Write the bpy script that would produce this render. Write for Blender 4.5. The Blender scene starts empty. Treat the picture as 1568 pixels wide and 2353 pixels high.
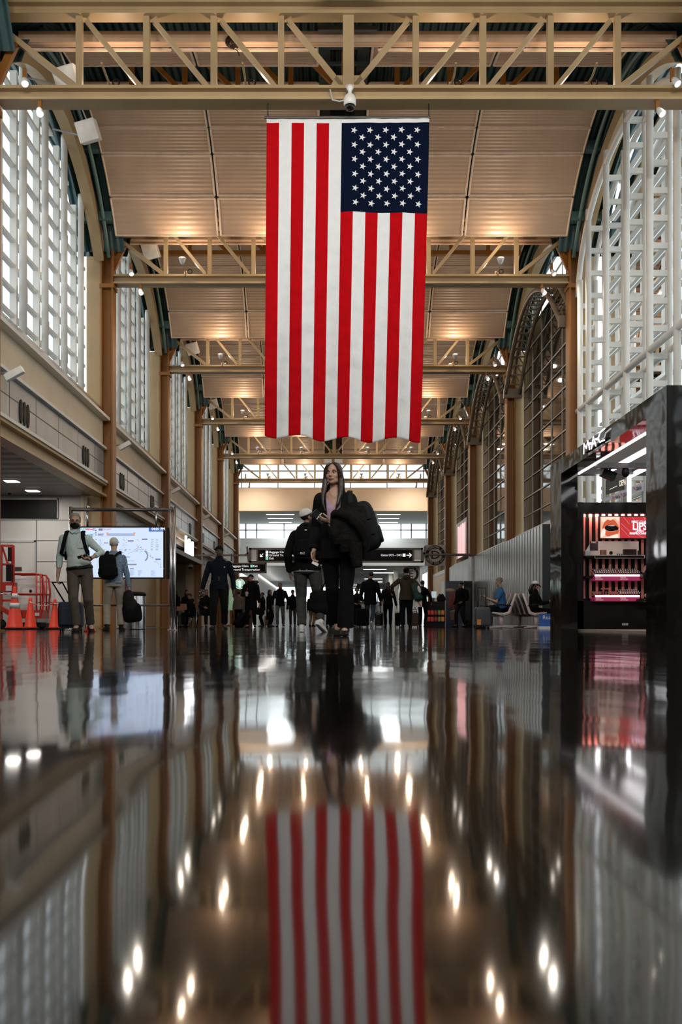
import bpy, bmesh, math, random
from mathutils import Vector, Matrix, noise
from mathutils.bvhtree import BVHTree
random.seed(7)
PI = math.pi
V = Vector
SC = bpy.context.scene
COL = SC.collection

# ------------------------------------------------------------------ camera, world, exposure
F, CX, CY, CAMH = 2288.0, 753.0, 1434.0, 0.12      # focal length in pixels, vanishing point, lens height
cam_d = bpy.data.cameras.new('camera')
cam = bpy.data.objects.new('camera', cam_d)
COL.objects.link(cam)
cam.location = (0, 0, CAMH)
cam.rotation_euler = (PI / 2, 0, 0)
cam_d.sensor_fit = 'VERTICAL'
cam_d.sensor_height = 36.0
cam_d.sensor_width = 24.0
cam_d.lens = F / 2353 * 36
cam_d.shift_x = (784 - CX) / 2353
cam_d.shift_y = (CY - 1176.5) / 2353
cam_d.clip_start = 0.02
cam_d.clip_end = 400
SC.camera = cam

SC.view_settings.view_transform = 'Standard'
SC.view_settings.look = 'None'
SC.view_settings.gamma = 1.0
SC.view_settings.exposure = 0.0
SC.view_settings.use_curve_mapping = False
SC.cycles.use_denoising = True
SC.cycles.adaptive_threshold = 0.02
SC.cycles.max_bounces = 8
SC.cycles.diffuse_bounces = 4
SC.cycles.glossy_bounces = 4
SC.cycles.transparent_max_bounces = 12
SC.cycles.sample_clamp_indirect = 6.0
SC.cycles.caustics_reflective = False
SC.cycles.caustics_refractive = False

SKY_COL = (0.86, 0.93, 0.95)
SKY_STRENGTH = 1.75
LAMP_W = 27.0             # truss uplights, watts each
GLOW_W = 20.0            # bare glow of each uplight bowl
SPOT_W = 80.0            # column spotlight pairs, each
DOWN_W = 16.0             # lobby downlights, each
FRONT_FILL_W = 900.0          # added unseen floods behind the camera, lighting people from the front
FLAG_FILL_W = 290.0          # added unseen floods above the camera, lighting the flag from the front
world = bpy.data.worlds.new('overcast_sky')
SC.world = world
world.use_nodes = True
wn = world.node_tree.nodes
wn['Background'].inputs[0].default_value = (*SKY_COL, 1)
wn['Background'].inputs[1].default_value = SKY_STRENGTH


# ------------------------------------------------------------------ helpers
def at(px, py, d):
    return V(((px - CX) * d / F, d, CAMH + (CY - py) * d / F))


def wx(px, d):
    return (px - CX) * d / F


def wz(py, d):
    return CAMH + (CY - py) * d / F


MATS = {}


def mat(name, col, rough=0.6, metal=0.0, var=0.08, scale=6.0, bump=0.0, bscale=40.0, emit=None, estr=1.0, spec=0.5, coat=0.0):
    if name in MATS:
        return MATS[name]
    m = bpy.data.materials.new(name)
    m.use_nodes = True
    nt = m.node_tree
    b = nt.nodes['Principled BSDF']
    b.inputs['Roughness'].default_value = rough
    b.inputs['Metallic'].default_value = metal
    b.inputs['Specular IOR Level'].default_value = spec
    b.inputs['Coat Weight'].default_value = coat
    b.inputs['Base Color'].default_value = (*col, 1)
    tc = nt.nodes.new('ShaderNodeTexCoord')
    if var > 0:
        nz = nt.nodes.new('ShaderNodeTexNoise')
        nz.inputs['Scale'].default_value = scale
        nz.inputs['Detail'].default_value = 3
        nt.links.new(tc.outputs['Object'], nz.inputs['Vector'])
        rp = nt.nodes.new('ShaderNodeValToRGB')
        rp.color_ramp.elements[0].position = 0.3
        rp.color_ramp.elements[1].position = 0.7
        rp.color_ramp.elements[0].color = (*[c * (1 - var) for c in col], 1)
        rp.color_ramp.elements[1].color = (*[min(1, c * (1 + var)) for c in col], 1)
        nt.links.new(nz.outputs['Fac'], rp.inputs['Fac'])
        nt.links.new(rp.outputs['Color'], b.inputs['Base Color'])
    if bump > 0:
        nb = nt.nodes.new('ShaderNodeTexNoise')
        nb.inputs['Scale'].default_value = bscale
        nb.inputs['Detail'].default_value = 2
        nt.links.new(tc.outputs['Object'], nb.inputs['Vector'])
        bp = nt.nodes.new('ShaderNodeBump')
        bp.inputs['Strength'].default_value = 1.0
        bp.inputs['Distance'].default_value = bump
        nt.links.new(nb.outputs['Fac'], bp.inputs['Height'])
        nt.links.new(bp.outputs['Normal'], b.inputs['Normal'])
    if emit is not None:
        b.inputs['Emission Color'].default_value = (*emit, 1)
        b.inputs['Emission Strength'].default_value = estr
    MATS[name] = m
    return m


def glass_mat(name, tint, gloss=0.10, rough=0.02):
    """thin architectural pane: mostly see-through, a little mirror"""
    m = bpy.data.materials.new(name)
    m.use_nodes = True
    nt = m.node_tree
    nt.nodes.remove(nt.nodes['Principled BSDF'])
    out = nt.nodes['Material Output']
    tr = nt.nodes.new('ShaderNodeBsdfTransparent')
    tr.inputs[0].default_value = (*tint, 1)
    gl = nt.nodes.new('ShaderNodeBsdfGlossy')
    gl.inputs['Roughness'].default_value = rough
    gl.inputs['Color'].default_value = (1, 1, 1, 1)
    fr = nt.nodes.new('ShaderNodeLayerWeight')
    fr.inputs['Blend'].default_value = gloss
    mx = nt.nodes.new('ShaderNodeMixShader')
    nt.links.new(fr.outputs['Fresnel'], mx.inputs[0])
    nt.links.new(tr.outputs[0], mx.inputs[1])
    nt.links.new(gl.outputs[0], mx.inputs[2])
    nt.links.new(mx.outputs[0], out.inputs[0])
    MATS[name] = m
    return m


def ribbed_mat(name, col, axis, period, depth, rough=0.5, metal=0.0, var=0.06):
    """sheet with straight ribs running across the given object axis"""
    m = mat(name, col, rough, metal, var, 1.5)
    nt = m.node_tree
    b = nt.nodes['Principled BSDF']
    tc = next(n for n in nt.nodes if n.type == 'TEX_COORD')
    sp = nt.nodes.new('ShaderNodeSeparateXYZ')
    nt.links.new(tc.outputs['Object'], sp.inputs[0])
    mu = nt.nodes.new('ShaderNodeMath'); mu.operation = 'MULTIPLY'; mu.inputs[1].default_value = 2 * PI / period
    nt.links.new(sp.outputs[axis], mu.inputs[0])
    sn = nt.nodes.new('ShaderNodeMath'); sn.operation = 'SINE'
    nt.links.new(mu.outputs[0], sn.inputs[0])
    bp = nt.nodes.new('ShaderNodeBump')
    bp.inputs['Strength'].default_value = 1.0
    bp.inputs['Distance'].default_value = depth
    nt.links.new(sn.outputs[0], bp.inputs['Height'])
    nt.links.new(bp.outputs['Normal'], b.inputs['Normal'])
    return m


def emit_mat(name, col, strength):
    return mat(name, (0.02, 0.02, 0.02), 0.4, 0, 0, emit=col, estr=strength)


class MB:
    """collects shapes into one bmesh, then links them as one mesh object"""

    def __init__(s):
        s.bm = bmesh.new()

    def face(s, pts):
        return s.bm.faces.new([s.bm.verts.new(p) for p in pts])

    def box(s, x0, y0, z0, x1, y1, z1):
        v = [s.bm.verts.new(p) for p in ((x0, y0, z0), (x1, y0, z0), (x1, y1, z0), (x0, y1, z0), (x0, y0, z1), (x1, y0, z1), (x1, y1, z1), (x0, y1, z1))]
        for f in ((3, 2, 1, 0), (4, 5, 6, 7), (0, 1, 5, 4), (1, 2, 6, 5), (2, 3, 7, 6), (3, 0, 4, 7)):
            s.bm.faces.new([v[i] for i in f])
        return s

    def cbox(s, c, size, rot=None):
        n = len(s.bm.verts)
        hx, hy, hz = size[0] / 2, size[1] / 2, size[2] / 2
        s.box(-hx, -hy, -hz, hx, hy, hz)
        s.bm.verts.ensure_lookup_table()
        M = Matrix.Translation(V(c)) @ (rot.to_4x4() if rot else Matrix.Identity(4))
        for v in s.bm.verts[n:]:
            v.co = M @ v.co
        return s

    def bar(s, p0, p1, w, h, up=(0, 0, 1)):
        """rectangular bar between two points; w across, h along up"""
        p0, p1, up = V(p0), V(p1), V(up)
        t = (p1 - p0).normalized()
        a = t.cross(up)
        if a.length < 1e-5:
            a = t.cross(V((0, 1, 0)))
        a.normalize()
        b = a.cross(t)
        v = []
        for p in (p0, p1):
            for (i, j) in ((-1, -1), (1, -1), (1, 1), (-1, 1)):
                v.append(s.bm.verts.new(p + a * (i * w / 2) + b * (j * h / 2)))
        for f in ((0, 1, 2, 3), (7, 6, 5, 4), (0, 4, 5, 1), (1, 5, 6, 2), (2, 6, 7, 3), (3, 7, 4, 0)):
            s.bm.faces.new([v[i] for i in f])
        return s

    def tube(s, pts, radii, seg=10, side=None, caps=True):
        """swept tube; a radius may be a number or (across, deep)"""
        pts = [V(p) for p in pts]
        if not isinstance(radii, (list,)):
            radii = [radii] * len(pts)
        rings = []
        ref = V(side) if side is not None else None
        prev = None
        for i, p in enumerate(pts):
            if i == 0:
                t = pts[1] - pts[0]
            elif i == len(pts) - 1:
                t = pts[-1] - pts[-2]
            else:
                t = (pts[i + 1] - p).normalized() + (p - pts[i - 1]).normalized()
            t.normalize()
            if ref is not None:
                a = ref - t * ref.dot(t)
            elif prev is None:
                q = V((0, 0, 1)) if abs(t.z) < 0.9 else V((1, 0, 0))
                a = q.cross(t)
            else:
                a = prev - t * prev.dot(t)
            if a.length < 1e-6:
                a = V((1, 0, 0))
            a.normalize()
            prev = a
            b = t.cross(a)
            r = radii[i]
            ra, rb = (r, r) if not isinstance(r, tuple) else r
            rings.append([s.bm.verts.new(p + a * (ra * math.cos(2 * PI * k / seg)) + b * (rb * math.sin(2 * PI * k / seg))) for k in range(seg)])
        for r0, r1 in zip(rings, rings[1:]):
            for k in range(seg):
                s.bm.faces.new((r0[k], r0[(k + 1) % seg], r1[(k + 1) % seg], r1[k]))
        if caps:
            s.bm.faces.new(list(reversed(rings[0])))
            s.bm.faces.new(rings[-1])
        return s

    def lathe(s, prof, c=(0, 0, 0), seg=20, axis=None):
        """profile of (radius, height) turned about z (or about axis) through c"""
        c = V(c)
        Q = V((0, 0, 1)).rotation_difference(V(axis)).to_matrix() if axis is not None else Matrix.Identity(3)
        rings = []
        for r, z in prof:
            rings.append([s.bm.verts.new(c + Q @ V((r * math.cos(2 * PI * k / seg), r * math.sin(2 * PI * k / seg), z))) for k in range(seg)])
        for r0, r1 in zip(rings, rings[1:]):
            for k in range(seg):
                s.bm.faces.new((r0[k], r0[(k + 1) % seg], r1[(k + 1) % seg], r1[k]))
        s.bm.faces.new(list(reversed(rings[0])))
        s.bm.faces.new(rings[-1])
        return s

    def ell(s, c, r, rot=None, seg=16, rings=10):
        c = V(c)
        if not isinstance(r, tuple):
            r = (r, r, r)
        M = rot if rot is not None else Matrix.Identity(3)
        prev = None
        top = s.bm.verts.new(c + M @ V((0, 0, r[2])))
        for i in range(1, rings):
            th = PI * i / rings
            ring = [s.bm.verts.new(c + M @ V((r[0] * math.sin(th) * math.cos(2 * PI * k / seg), r[1] * math.sin(th) * math.sin(2 * PI * k / seg), r[2] * math.cos(th)))) for k in range(seg)]
            for k in range(seg):
                if prev is None:
                    s.bm.faces.new((top, ring[k], ring[(k + 1) % seg]))
                else:
                    s.bm.faces.new((prev[k], ring[k], ring[(k + 1) % seg], prev[(k + 1) % seg]))
            prev = ring
        bot = s.bm.verts.new(c + M @ V((0, 0, -r[2])))
        for k in range(seg):
            s.bm.faces.new((bot, prev[(k + 1) % seg], prev[k]))
        return s

    def rbox(s, c, size, e=0.3, rot=None, seg=28, rings=16):
        """rounded box (superellipsoid)"""
        c = V(c)
        M = rot if rot is not None else Matrix.Identity(3)
        f = lambda w, m: math.copysign(abs(w) ** m, w)
        hx, hy, hz = size[0] / 2, size[1] / 2, size[2] / 2
        prev = None
        top = s.bm.verts.new(c + M @ V((0, 0, hz)))
        for i in range(1, rings):
            th = PI * i / rings - PI / 2
            cz, sz = f(math.cos(th), e), f(math.sin(th), e)
            ring = []
            for k in range(seg):
                ph = 2 * PI * k / seg
                ring.append(s.bm.verts.new(c + M @ V((hx * cz * f(math.cos(ph), e), hy * cz * f(math.sin(ph), e), -hz * sz))))
            for k in range(seg):
                if prev is None:
                    s.bm.faces.new((top, ring[k], ring[(k + 1) % seg]))
                else:
                    s.bm.faces.new((prev[k], ring[k], ring[(k + 1) % seg], prev[(k + 1) % seg]))
            prev = ring
        bot = s.bm.verts.new(c + M @ V((0, 0, -hz)))
        for k in range(seg):
            s.bm.faces.new((bot, prev[(k + 1) % seg], prev[k]))
        return s

    def prism(s, poly, o, u, v, depth):
        """extrude a 2-D polygon lying in the plane (o; u, v) by depth along u x v"""
        o, u, v = V(o), V(u), V(v)
        n = u.cross(v).normalized() * depth
        a = [s.bm.verts.new(o + u * p[0] + v * p[1]) for p in poly]
        b = [s.bm.verts.new(w.co + n) for w in a]
        s.bm.faces.new(list(reversed(a)))
        s.bm.faces.new(b)
        m = len(a)
        for k in range(m):
            s.bm.faces.new((a[k], a[(k + 1) % m], b[(k + 1) % m], b[k]))
        return s

    def build(s, name, m, parent=None, smooth=False, bevel=0.0, world=False):
        bm = s.bm
        bmesh.ops.recalc_face_normals(bm, faces=bm.faces[:])
        if bevel > 0:
            bmesh.ops.bevel(bm, geom=bm.edges[:], offset=bevel, segments=2, affect='EDGES', profile=0.6)
        if world and parent is not None:
            q = parent
            while q.parent is not None:
                q = q.parent
            L = V(q.location)
            for v in bm.verts:
                v.co -= L
        me = bpy.data.meshes.new(name)
        bm.to_mesh(me)
        bm.free()
        return link(name, me, m, parent, smooth)


def link(name, me, m, parent=None, smooth=False):
    for k in (m if isinstance(m, (list, tuple)) else [m]):
        me.materials.append(k)
    if smooth:
        me.polygons.foreach_set('use_smooth', [True] * len(me.polygons))
    o = bpy.data.objects.new(name, me)
    COL.objects.link(o)
    if parent is not None:
        o.parent = parent
    return o


def tag(o, label, cat, group=None, kind=None):
    o['label'] = label
    o['category'] = cat
    if group:
        o['group'] = group
    if kind:
        o['kind'] = kind
    return o


def thing(name, label, cat, loc=(0, 0, 0), rotz=0.0, group=None, kind=None):
    o = bpy.data.objects.new(name, None)
    o.empty_display_size = 0.1
    COL.objects.link(o)
    o.location = loc
    o.rotation_euler = (0, 0, rotz)
    return tag(o, label, cat, group, kind)


def single(mb, name, m, label, cat, base, smooth=False, bevel=0.0, group=None, kind=None):
    """a thing that is one mesh, its origin at base (world coordinates in)"""
    for v in mb.bm.verts:
        v.co -= V(base)
    o = mb.build(name, m, None, smooth, bevel)
    o.location = base
    return tag(o, label, cat, group, kind)


def dup(root, loc=None, rotz=None, label=None, group=None):
    r = root.copy()
    COL.objects.link(r)
    if loc is not None:
        r.location = loc
    if rotz is not None:
        r.rotation_euler = (0, 0, rotz)
    if label:
        r['label'] = label
    if group:
        r['group'] = group
    for ch in list(root.children):
        c = ch.copy(); COL.objects.link(c); c.parent = r
        for g in list(ch.children):
            e = g.copy(); COL.objects.link(e); e.parent = c
    return r


def text(body, size, m, o, u, v, parent=None, extrude=0.002, align='CENTER', name='lettering', sx=1.0, spacing=1.0, bold=0.0):
    """flat lettering: o = anchor, u = reading direction, v = up (world coordinates)"""
    cu = bpy.data.curves.new('txt', 'FONT')
    cu.body = body
    cu.size = size
    cu.extrude = extrude
    cu.align_x = align
    cu.align_y = 'CENTER'
    cu.resolution_u = 3
    cu.offset = bold
    cu.space_character = spacing
    t = bpy.data.objects.new('txt', cu)
    COL.objects.link(t)
    me = bpy.data.meshes.new_from_object(t.evaluated_get(bpy.context.evaluated_depsgraph_get()))
    bpy.data.objects.remove(t)
    bpy.data.curves.remove(cu)
    o, u, v = V(o), V(u).normalized(), V(v).normalized()
    n = u.cross(v)
    L = V((0, 0, 0))
    if parent is not None:
        q = parent
        while q.parent is not None:
            q = q.parent
        L = V(q.location)
    for w in me.vertices:
        w.co = o + u * (w.co.x * sx) + v * w.co.y + n * w.co.z - L
    return link(name, me, m, parent)


def remesh(mb, vox, smooth_it=4, amp=0.0, freq=9.0, keep=True):
    """merge the overlapping closed shapes of mb into one continuous skin (returns a mesh)"""
    bm = mb.bm
    bmesh.ops.recalc_face_normals(bm, faces=bm.faces[:])
    me = bpy.data.meshes.new('tmp')
    bm.to_mesh(me)
    bm.free()
    o = bpy.data.objects.new('tmp', me)
    COL.objects.link(o)
    r = o.modifiers.new('r', 'REMESH')
    r.mode = 'VOXEL'
    r.voxel_size = vox
    if smooth_it:
        sm = o.modifiers.new('s', 'SMOOTH')
        sm.factor = 0.5
        sm.iterations = smooth_it
    res = bpy.data.meshes.new_from_object(o.evaluated_get(bpy.context.evaluated_depsgraph_get()))
    bpy.data.objects.remove(o)
    bpy.data.meshes.remove(me)
    if amp > 0:
        res.update()
        nrm = [v.normal.copy() for v in res.vertices]
        off = random.random() * 50
        for v, n in zip(res.vertices, nrm):
            q = v.co * freq + V((off, 0, 0))
            v.co += n * amp * (noise.noise(q) + 0.5 * noise.noise(q * 2.3))
    return res


# ------------------------------------------------------------------ materials
STEEL = mat('yellow_painted_steel', (0.44, 0.315, 0.17), 0.42, 0, 0.06, 2.0)
STEEL_D = mat('ochre_painted_steel', (0.27, 0.10, 0.010), 0.45, 0, 0.06, 2.0)
PANEL = ribbed_mat('perforated_ceiling_panel', (0.52, 0.36, 0.25), 'Y', 0.085, 0.004, 0.42)
PANEL_EDGE = mat('panel_edge_trim', (0.74, 0.57, 0.43), 0.5)
TEAL = ribbed_mat('teal_roof_deck', (0.035, 0.085, 0.09), 'X', 0.16, 0.02, 0.5)
TEAL_P = mat('teal_painted_pipe', (0.12, 0.22, 0.21), 0.4)
DARK = mat('dark_void', (0.012, 0.014, 0.015), 0.8)
WHITE_ST = mat('white_painted_steel', (0.72, 0.72, 0.69), 0.4, 0, 0.03)
GREY_ST = mat('grey_window_frame', (0.30, 0.30, 0.29), 0.5)
PLASTER = mat('cream_fascia', (0.74, 0.61, 0.44), 0.55, 0, 0.05, 1.5)
GREY_P = mat('grey_metal_fascia', (0.40, 0.41, 0.42), 0.35, 0.35, 0.12, 1.2)
GREY_J = mat('fascia_joint', (0.16, 0.16, 0.16), 0.6)
COPPER = mat('copper_sill', (0.42, 0.24, 0.15), 0.16, 1.0, 0.1, 2.0, bump=0.01, bscale=1.2)
WHITE_W = mat('white_wall_panel', (0.66, 0.65, 0.62), 0.5, 0, 0.03, 1.0)
BLACK = mat('black_painted', (0.006, 0.006, 0.0065), 0.5, 0, 0, spec=0.2)
BLACK_G = mat('black_gloss_panel', (0.007, 0.007, 0.007), 0.06, 0, 0, bump=0.014, bscale=1.0)
CHROME = mat('brushed_steel', (0.62, 0.62, 0.63), 0.22, 1.0, 0.05, 3.0)
GREYPL = mat('light_grey_plastic', (0.55, 0.56, 0.56), 0.45)
WHITEPL = mat('white_plastic', (0.78, 0.78, 0.76), 0.4)
GLASS = glass_mat('window_glass', (0.95, 0.98, 0.99), 0.05)
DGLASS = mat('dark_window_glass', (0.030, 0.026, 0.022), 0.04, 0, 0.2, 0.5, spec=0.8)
MULL = mat('pale_mullion', (0.48, 0.45, 0.40), 0.45)
BROWN_T = mat('brown_painted_tube', (0.22, 0.17, 0.12), 0.4)
LAMP_E = emit_mat('lamp_glow', (1.0, 0.88, 0.76), 3.0)
LAMP_W_E = emit_mat('white_lamp_glow', (1.0, 0.93, 0.88), 9.0)
# ------------------------------------------------------------------ the hall: bays between trusses
XC = 0.341                     # hall centre line
BAY = 8.71


def T(k):
    return 16.29 + BAY * (k - 1)


def mid(k):
    return (T(k) + T(k + 1)) / 2


def zceil(off):
    return 11.5 - (4.9 - math.sqrt(max(0.0, 4.9 ** 2 - off * off)))


def zarch(off):
    return 10.95 - (5.5 - math.sqrt(max(0.0, 5.5 ** 2 - off * off)))


HW = BAY / 2
BAYS = range(-1, 6)


def struct(o, label, cat):
    return tag(o, label, cat, kind='structure')


# ---- floor: polished dark terrazzo, very slightly uneven close to the lens
def floor_slope(y):
    pts = [(-10, 0), (0.2, 0.000), (0.45, 0.0025), (0.62, 0.006), (0.75, 0.0085), (0.95, 0.0105), (1.03, 0.006), (1.1, 0.0), (1.3, 0.0005), (1.55, 0.005), (2.2, 0.0065), (3.0, 0.003), (4.5, 0), (200, 0)]
    for (a, sa), (b, sb) in zip(pts, pts[1:]):
        if a <= y <= b:
            return sa + (sb - sa) * (y - a) / (b - a)
    return 0.0


ys = [-8, -4, -2, -1, 0, 0.1] + [0.2 + 0.03 * i for i in range(110)] + [3.6, 3.8, 4.0, 4.3, 4.6, 5, 6, 8, 12, 20, 30, 45, 62, 75, 95, 125]
zs = [0.0] * len(ys)
for i in range(len(ys) - 2, -1, -1):
    n = 12
    h = (ys[i + 1] - ys[i]) / n
    zs[i] = zs[i + 1] - sum(floor_slope(ys[i] + (j + 0.5) * h) for j in range(n)) * h
fb = bmesh.new()
rows = [[fb.verts.new((x, y, z)) for x in (-16, 16)] for y, z in zip(ys, zs)]
for a, b in zip(rows, rows[1:]):
    fb.faces.new((a[0], a[1], b[1], b[0]))
fme = bpy.data.meshes.new('floor')
fb.to_mesh(fme)
fb.free()
fm = bpy.data.materials.new('polished_terrazzo')
fm.use_nodes = True
nt = fm.node_tree
b = nt.nodes['Principled BSDF']
b.inputs['Roughness'].default_value = 0.055
b.inputs['IOR'].default_value = 1.52
tc = nt.nodes.new('ShaderNodeTexCoord')
nz = nt.nodes.new('ShaderNodeTexNoise'); nz.inputs['Scale'].default_value = 55; nz.inputs['Detail'].default_value = 4
nt.links.new(tc.outputs['Object'], nz.inputs['Vector'])
rp = nt.nodes.new('ShaderNodeValToRGB')
rp.color_ramp.elements[0].color = (0.007, 0.0058, 0.0045, 1)
rp.color_ramp.elements[1].color = (0.016, 0.013, 0.010, 1)
nt.links.new(nz.outputs['Fac'], rp.inputs['Fac'])
nt.links.new(rp.outputs['Color'], b.inputs['Base Color'])
mp = nt.nodes.new('ShaderNodeMapping'); mp.inputs['Scale'].default_value = (1.1, 0.45, 1)
nt.links.new(tc.outputs['Object'], mp.inputs['Vector'])
n2 = nt.nodes.new('ShaderNodeTexNoise'); n2.inputs['Scale'].default_value = 2.2; n2.inputs['Detail'].default_value = 2.5
nt.links.new(mp.outputs['Vector'], n2.inputs['Vector'])
bp = nt.nodes.new('ShaderNodeBump'); bp.inputs['Strength'].default_value = 1.0; bp.inputs['Distance'].default_value = 0.0042
nt.links.new(n2.outputs['Fac'], bp.inputs['Height'])
nt.links.new(bp.outputs['Normal'], b.inputs['Normal'])
n3 = nt.nodes.new('ShaderNodeTexNoise'); n3.inputs['Scale'].default_value = 0.8; n3.inputs['Detail'].default_value = 3
nt.links.new(tc.outputs['Object'], n3.inputs['Vector'])
mr = nt.nodes.new('ShaderNodeMapRange'); mr.inputs['To Min'].default_value = 0.035; mr.inputs['To Max'].default_value = 0.09
nt.links.new(n3.outputs['Fac'], mr.inputs['Value'])
nt.links.new(mr.outputs['Result'], b.inputs['Roughness'])
floor = link('floor', fme, fm, None, True)
struct(floor, 'dark polished terrazzo concourse floor with mirror-like reflections', 'floor')

# ---- ceiling: vaulted bays of ribbed panels with an open slot along the middle
COLS = [(-5.55, -3.03), (-2.97, -0.53), (0.53, 2.97), (3.03, 5.55)]
ROWS = [(0.30, 0.92), (0.965, 1.59), (1.635, 2.24), (2.30, 3.14), (3.20, 3.82), (-1.6, -0.40), (-2.25, -1.63), (-3.0, -2.29), (-3.55, -3.04)]


def panel_mb(x0, x1, a, b, n=5):
    """curved panel with a thin rim; far-side faces get the trim look through its own small rim boxes"""
    mb, rim = MB(), MB()
    g = 0.03
    for (xa, xb, ya, yb, dz, th, tgt) in ((x0 + g, x1 - g, a, b, 0.0, 0.04, mb),):
        pr, prt = None, None
        for i in range(n + 1):
            o = ya + (yb - ya) * i / n
            z = zceil(o)
            lo = [tgt.bm.verts.new((x, o, z + dz)) for x in (xa, xb)]
            hi = [tgt.bm.verts.new((x, o, z + dz + th)) for x in (xa, xb)]
            if pr:
                tgt.bm.faces.new((pr[0], pr[1], lo[1], lo[0]))
                tgt.bm.faces.new((prt[0], hi[0], hi[1], prt[1]))
                tgt.bm.faces.new((pr[0], lo[0], hi[0], prt[0]))
                tgt.bm.faces.new((pr[1], prt[1], hi[1], lo[1]))
            else:
                tgt.bm.faces.new((lo[0], lo[1], hi[1], hi[0]))
            pr, prt = lo, hi
        tgt.bm.faces.new((pr[0], prt[0], prt[1], pr[1]))
    for x in (x0 + 0.01, x1 - 0.01):
        pts = [(x, a + (b - a) * i / n, zceil(a + (b - a) * i / n) - 0.005) for i in range(n + 1)]
        rim.tube(pts, 0.024, 4)
    for o in (a, b):
        rim.bar((x0, o, zceil(o) - 0.005), (x1, o, zceil(o) - 0.005), 0.035, 0.035)
    return mb, rim


c0 = bpy.data.objects.new('ceiling', None)
COL.objects.link(c0)
struct(c0, 'vaulted ceiling bay of ribbed beige panels', 'ceiling')
for (x0, x1) in COLS:
    for (a, b) in ROWS:
        mb, rim = panel_mb(XC + x0, XC + x1, a, b)
        p = mb.build('panel', PANEL, c0)
        rim.build('panel_trim', PANEL_EDGE, p)
mb = MB()                                                # soffit beam in front of the near edge
mb.box(XC - 5.6, -3.72, 10.02, XC + 5.6, -3.56, 10.2)
mb.build('edge_beam', PANEL, c0)
mb = MB()                                                # teal deck strips along both sides, following the vault
for s in (-1, 1):
    pr = None
    for i in range(25):
        o = -4.2 + 8.4 * i / 24
        z = zceil(o) + 0.28
        q = [mb.bm.verts.new((XC + s * x, o, z)) for x in (5.4, 6.6)]
        if pr:
            mb.bm.faces.new((pr[0], pr[1], q[1], q[0]))
        pr = q
mb.build('side_deck', TEAL, c0)
mb = MB()
for s in (-1, 1):
    for o in (-3.6, -2.2, 2.2, 3.6):
        z = zceil(o)
        mb.box(XC + s * 5.58, o - 0.11, z - 0.02, XC + s * 6.3, o + 0.11, z + 0.2)
mb.build('outrigger', mat('teal_bracket', (0.06, 0.13, 0.13), 0.5), c0)
mb = MB()                                                # service slot: ducts above the opening
mb.box(XC - 0.53, -4.0, 12.0, XC - 0.28, 4.0, 12.3)
mb.box(XC + 0.28, -4.0, 12.0, XC + 0.53, 4.0, 12.3)
for i in range(14):
    o = -3.9 + i * 0.6
    mb.box(XC - 0.5, o, min(11.9, zceil(o) + 0.55), XC + 0.5, o + 0.08, min(11.95, zceil(o) + 0.62))
mb.build('service_slot', mat('dark_duct', (0.05, 0.07, 0.07), 0.5), c0)
mb = MB()
for s in (-1, 1):
    pts = [(XC + s * 5.78, -4.1 + 8.2 * i / 24, zceil(-4.1 + 8.2 * i / 24) - 0.05) for i in range(25)]
    mb.tube(pts, 0.045, 8)
    pts = [(XC + s * 5.95, -4.1 + 8.2 * i / 24, zceil(-4.1 + 8.2 * i / 24) + 0.08) for i in range(25)]
    mb.tube(pts, 0.03, 8)
mb.tube([(XC - 5.6, -3.95, 10.75), (XC + 5.6, -3.95, 10.75)], 0.055, 8)
mb.build('conduit', TEAL_P, c0, True)
bays_ceiling = [c0]
c0.location = (0, mid(BAYS[0]), 0)
for k in BAYS[1:]:
    bays_ceiling.append(dup(c0, (0, mid(k), 0)))
for c_ in bays_ceiling[:2]:                              # the bay over the camera has no panels next to the nearest truss
    for p_ in list(c_.children):
        if p_.name.startswith('panel') and max(v.co.y for v in p_.data.vertices) > 3.0:
            for g_ in list(p_.children):
                bpy.data.objects.remove(g_)
            bpy.data.objects.remove(p_)
mb = MB()
mb.box(-7.2, T(-1), 12.6, 7.8, 63.2, 12.75)
struct(mb.build('ceiling', TEAL), 'dark teal corrugated roof deck above the vault panels', 'roof deck')

# ---- mid-bay trusses that poke through the vault crown
g0 = thing('ridge_truss', 'slim ochre truss at a vault crown', 'truss')
mb = MB(); mb.bar((XC - 5.35, 0, 11.05), (XC + 5.35, 0, 11.05), 0.16, 0.12); mb.build('bottom_chord', STEEL_D, g0)
mb = MB(); mb.bar((XC - 5.35, 0, 12.25), (XC + 5.35, 0, 12.25), 0.16, 0.12); mb.build('top_chord', STEEL_D, g0)
for n in range(-4, 5):
    mb = MB(); mb.bar((XC + n * 1.1, 0, 11.1), (XC + n * 1.1, 0, 12.2), 0.1, 0.1, (0, 1, 0)); mb.build('vertical', STEEL_D, g0)
for n in range(-4, 4):
    s = 1 if n < 0 else 0
    mb = MB(); mb.bar((XC + n * 1.1, 0, 12.2 if s else 11.1), (XC + (n + 1) * 1.1, 0, 11.1 if s else 12.2), 0.09, 0.09, (0, 1, 0)); mb.build('diagonal', STEEL_D, g0)
ORD = ['nearest', 'second', 'third', 'fourth', 'fifth', 'farthest']
g0.location = (0, mid(1), 0)
g0['label'] = 'slim ochre ridge truss at the crown of the nearest vault, seen through the front truss'
for i, k in enumerate((2, 3, 4, 5)):
    dup(g0, (0, mid(k), 0), label='slim ochre ridge truss at the crown of the %s vault from the camera' % ORD[i + 1])

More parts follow.
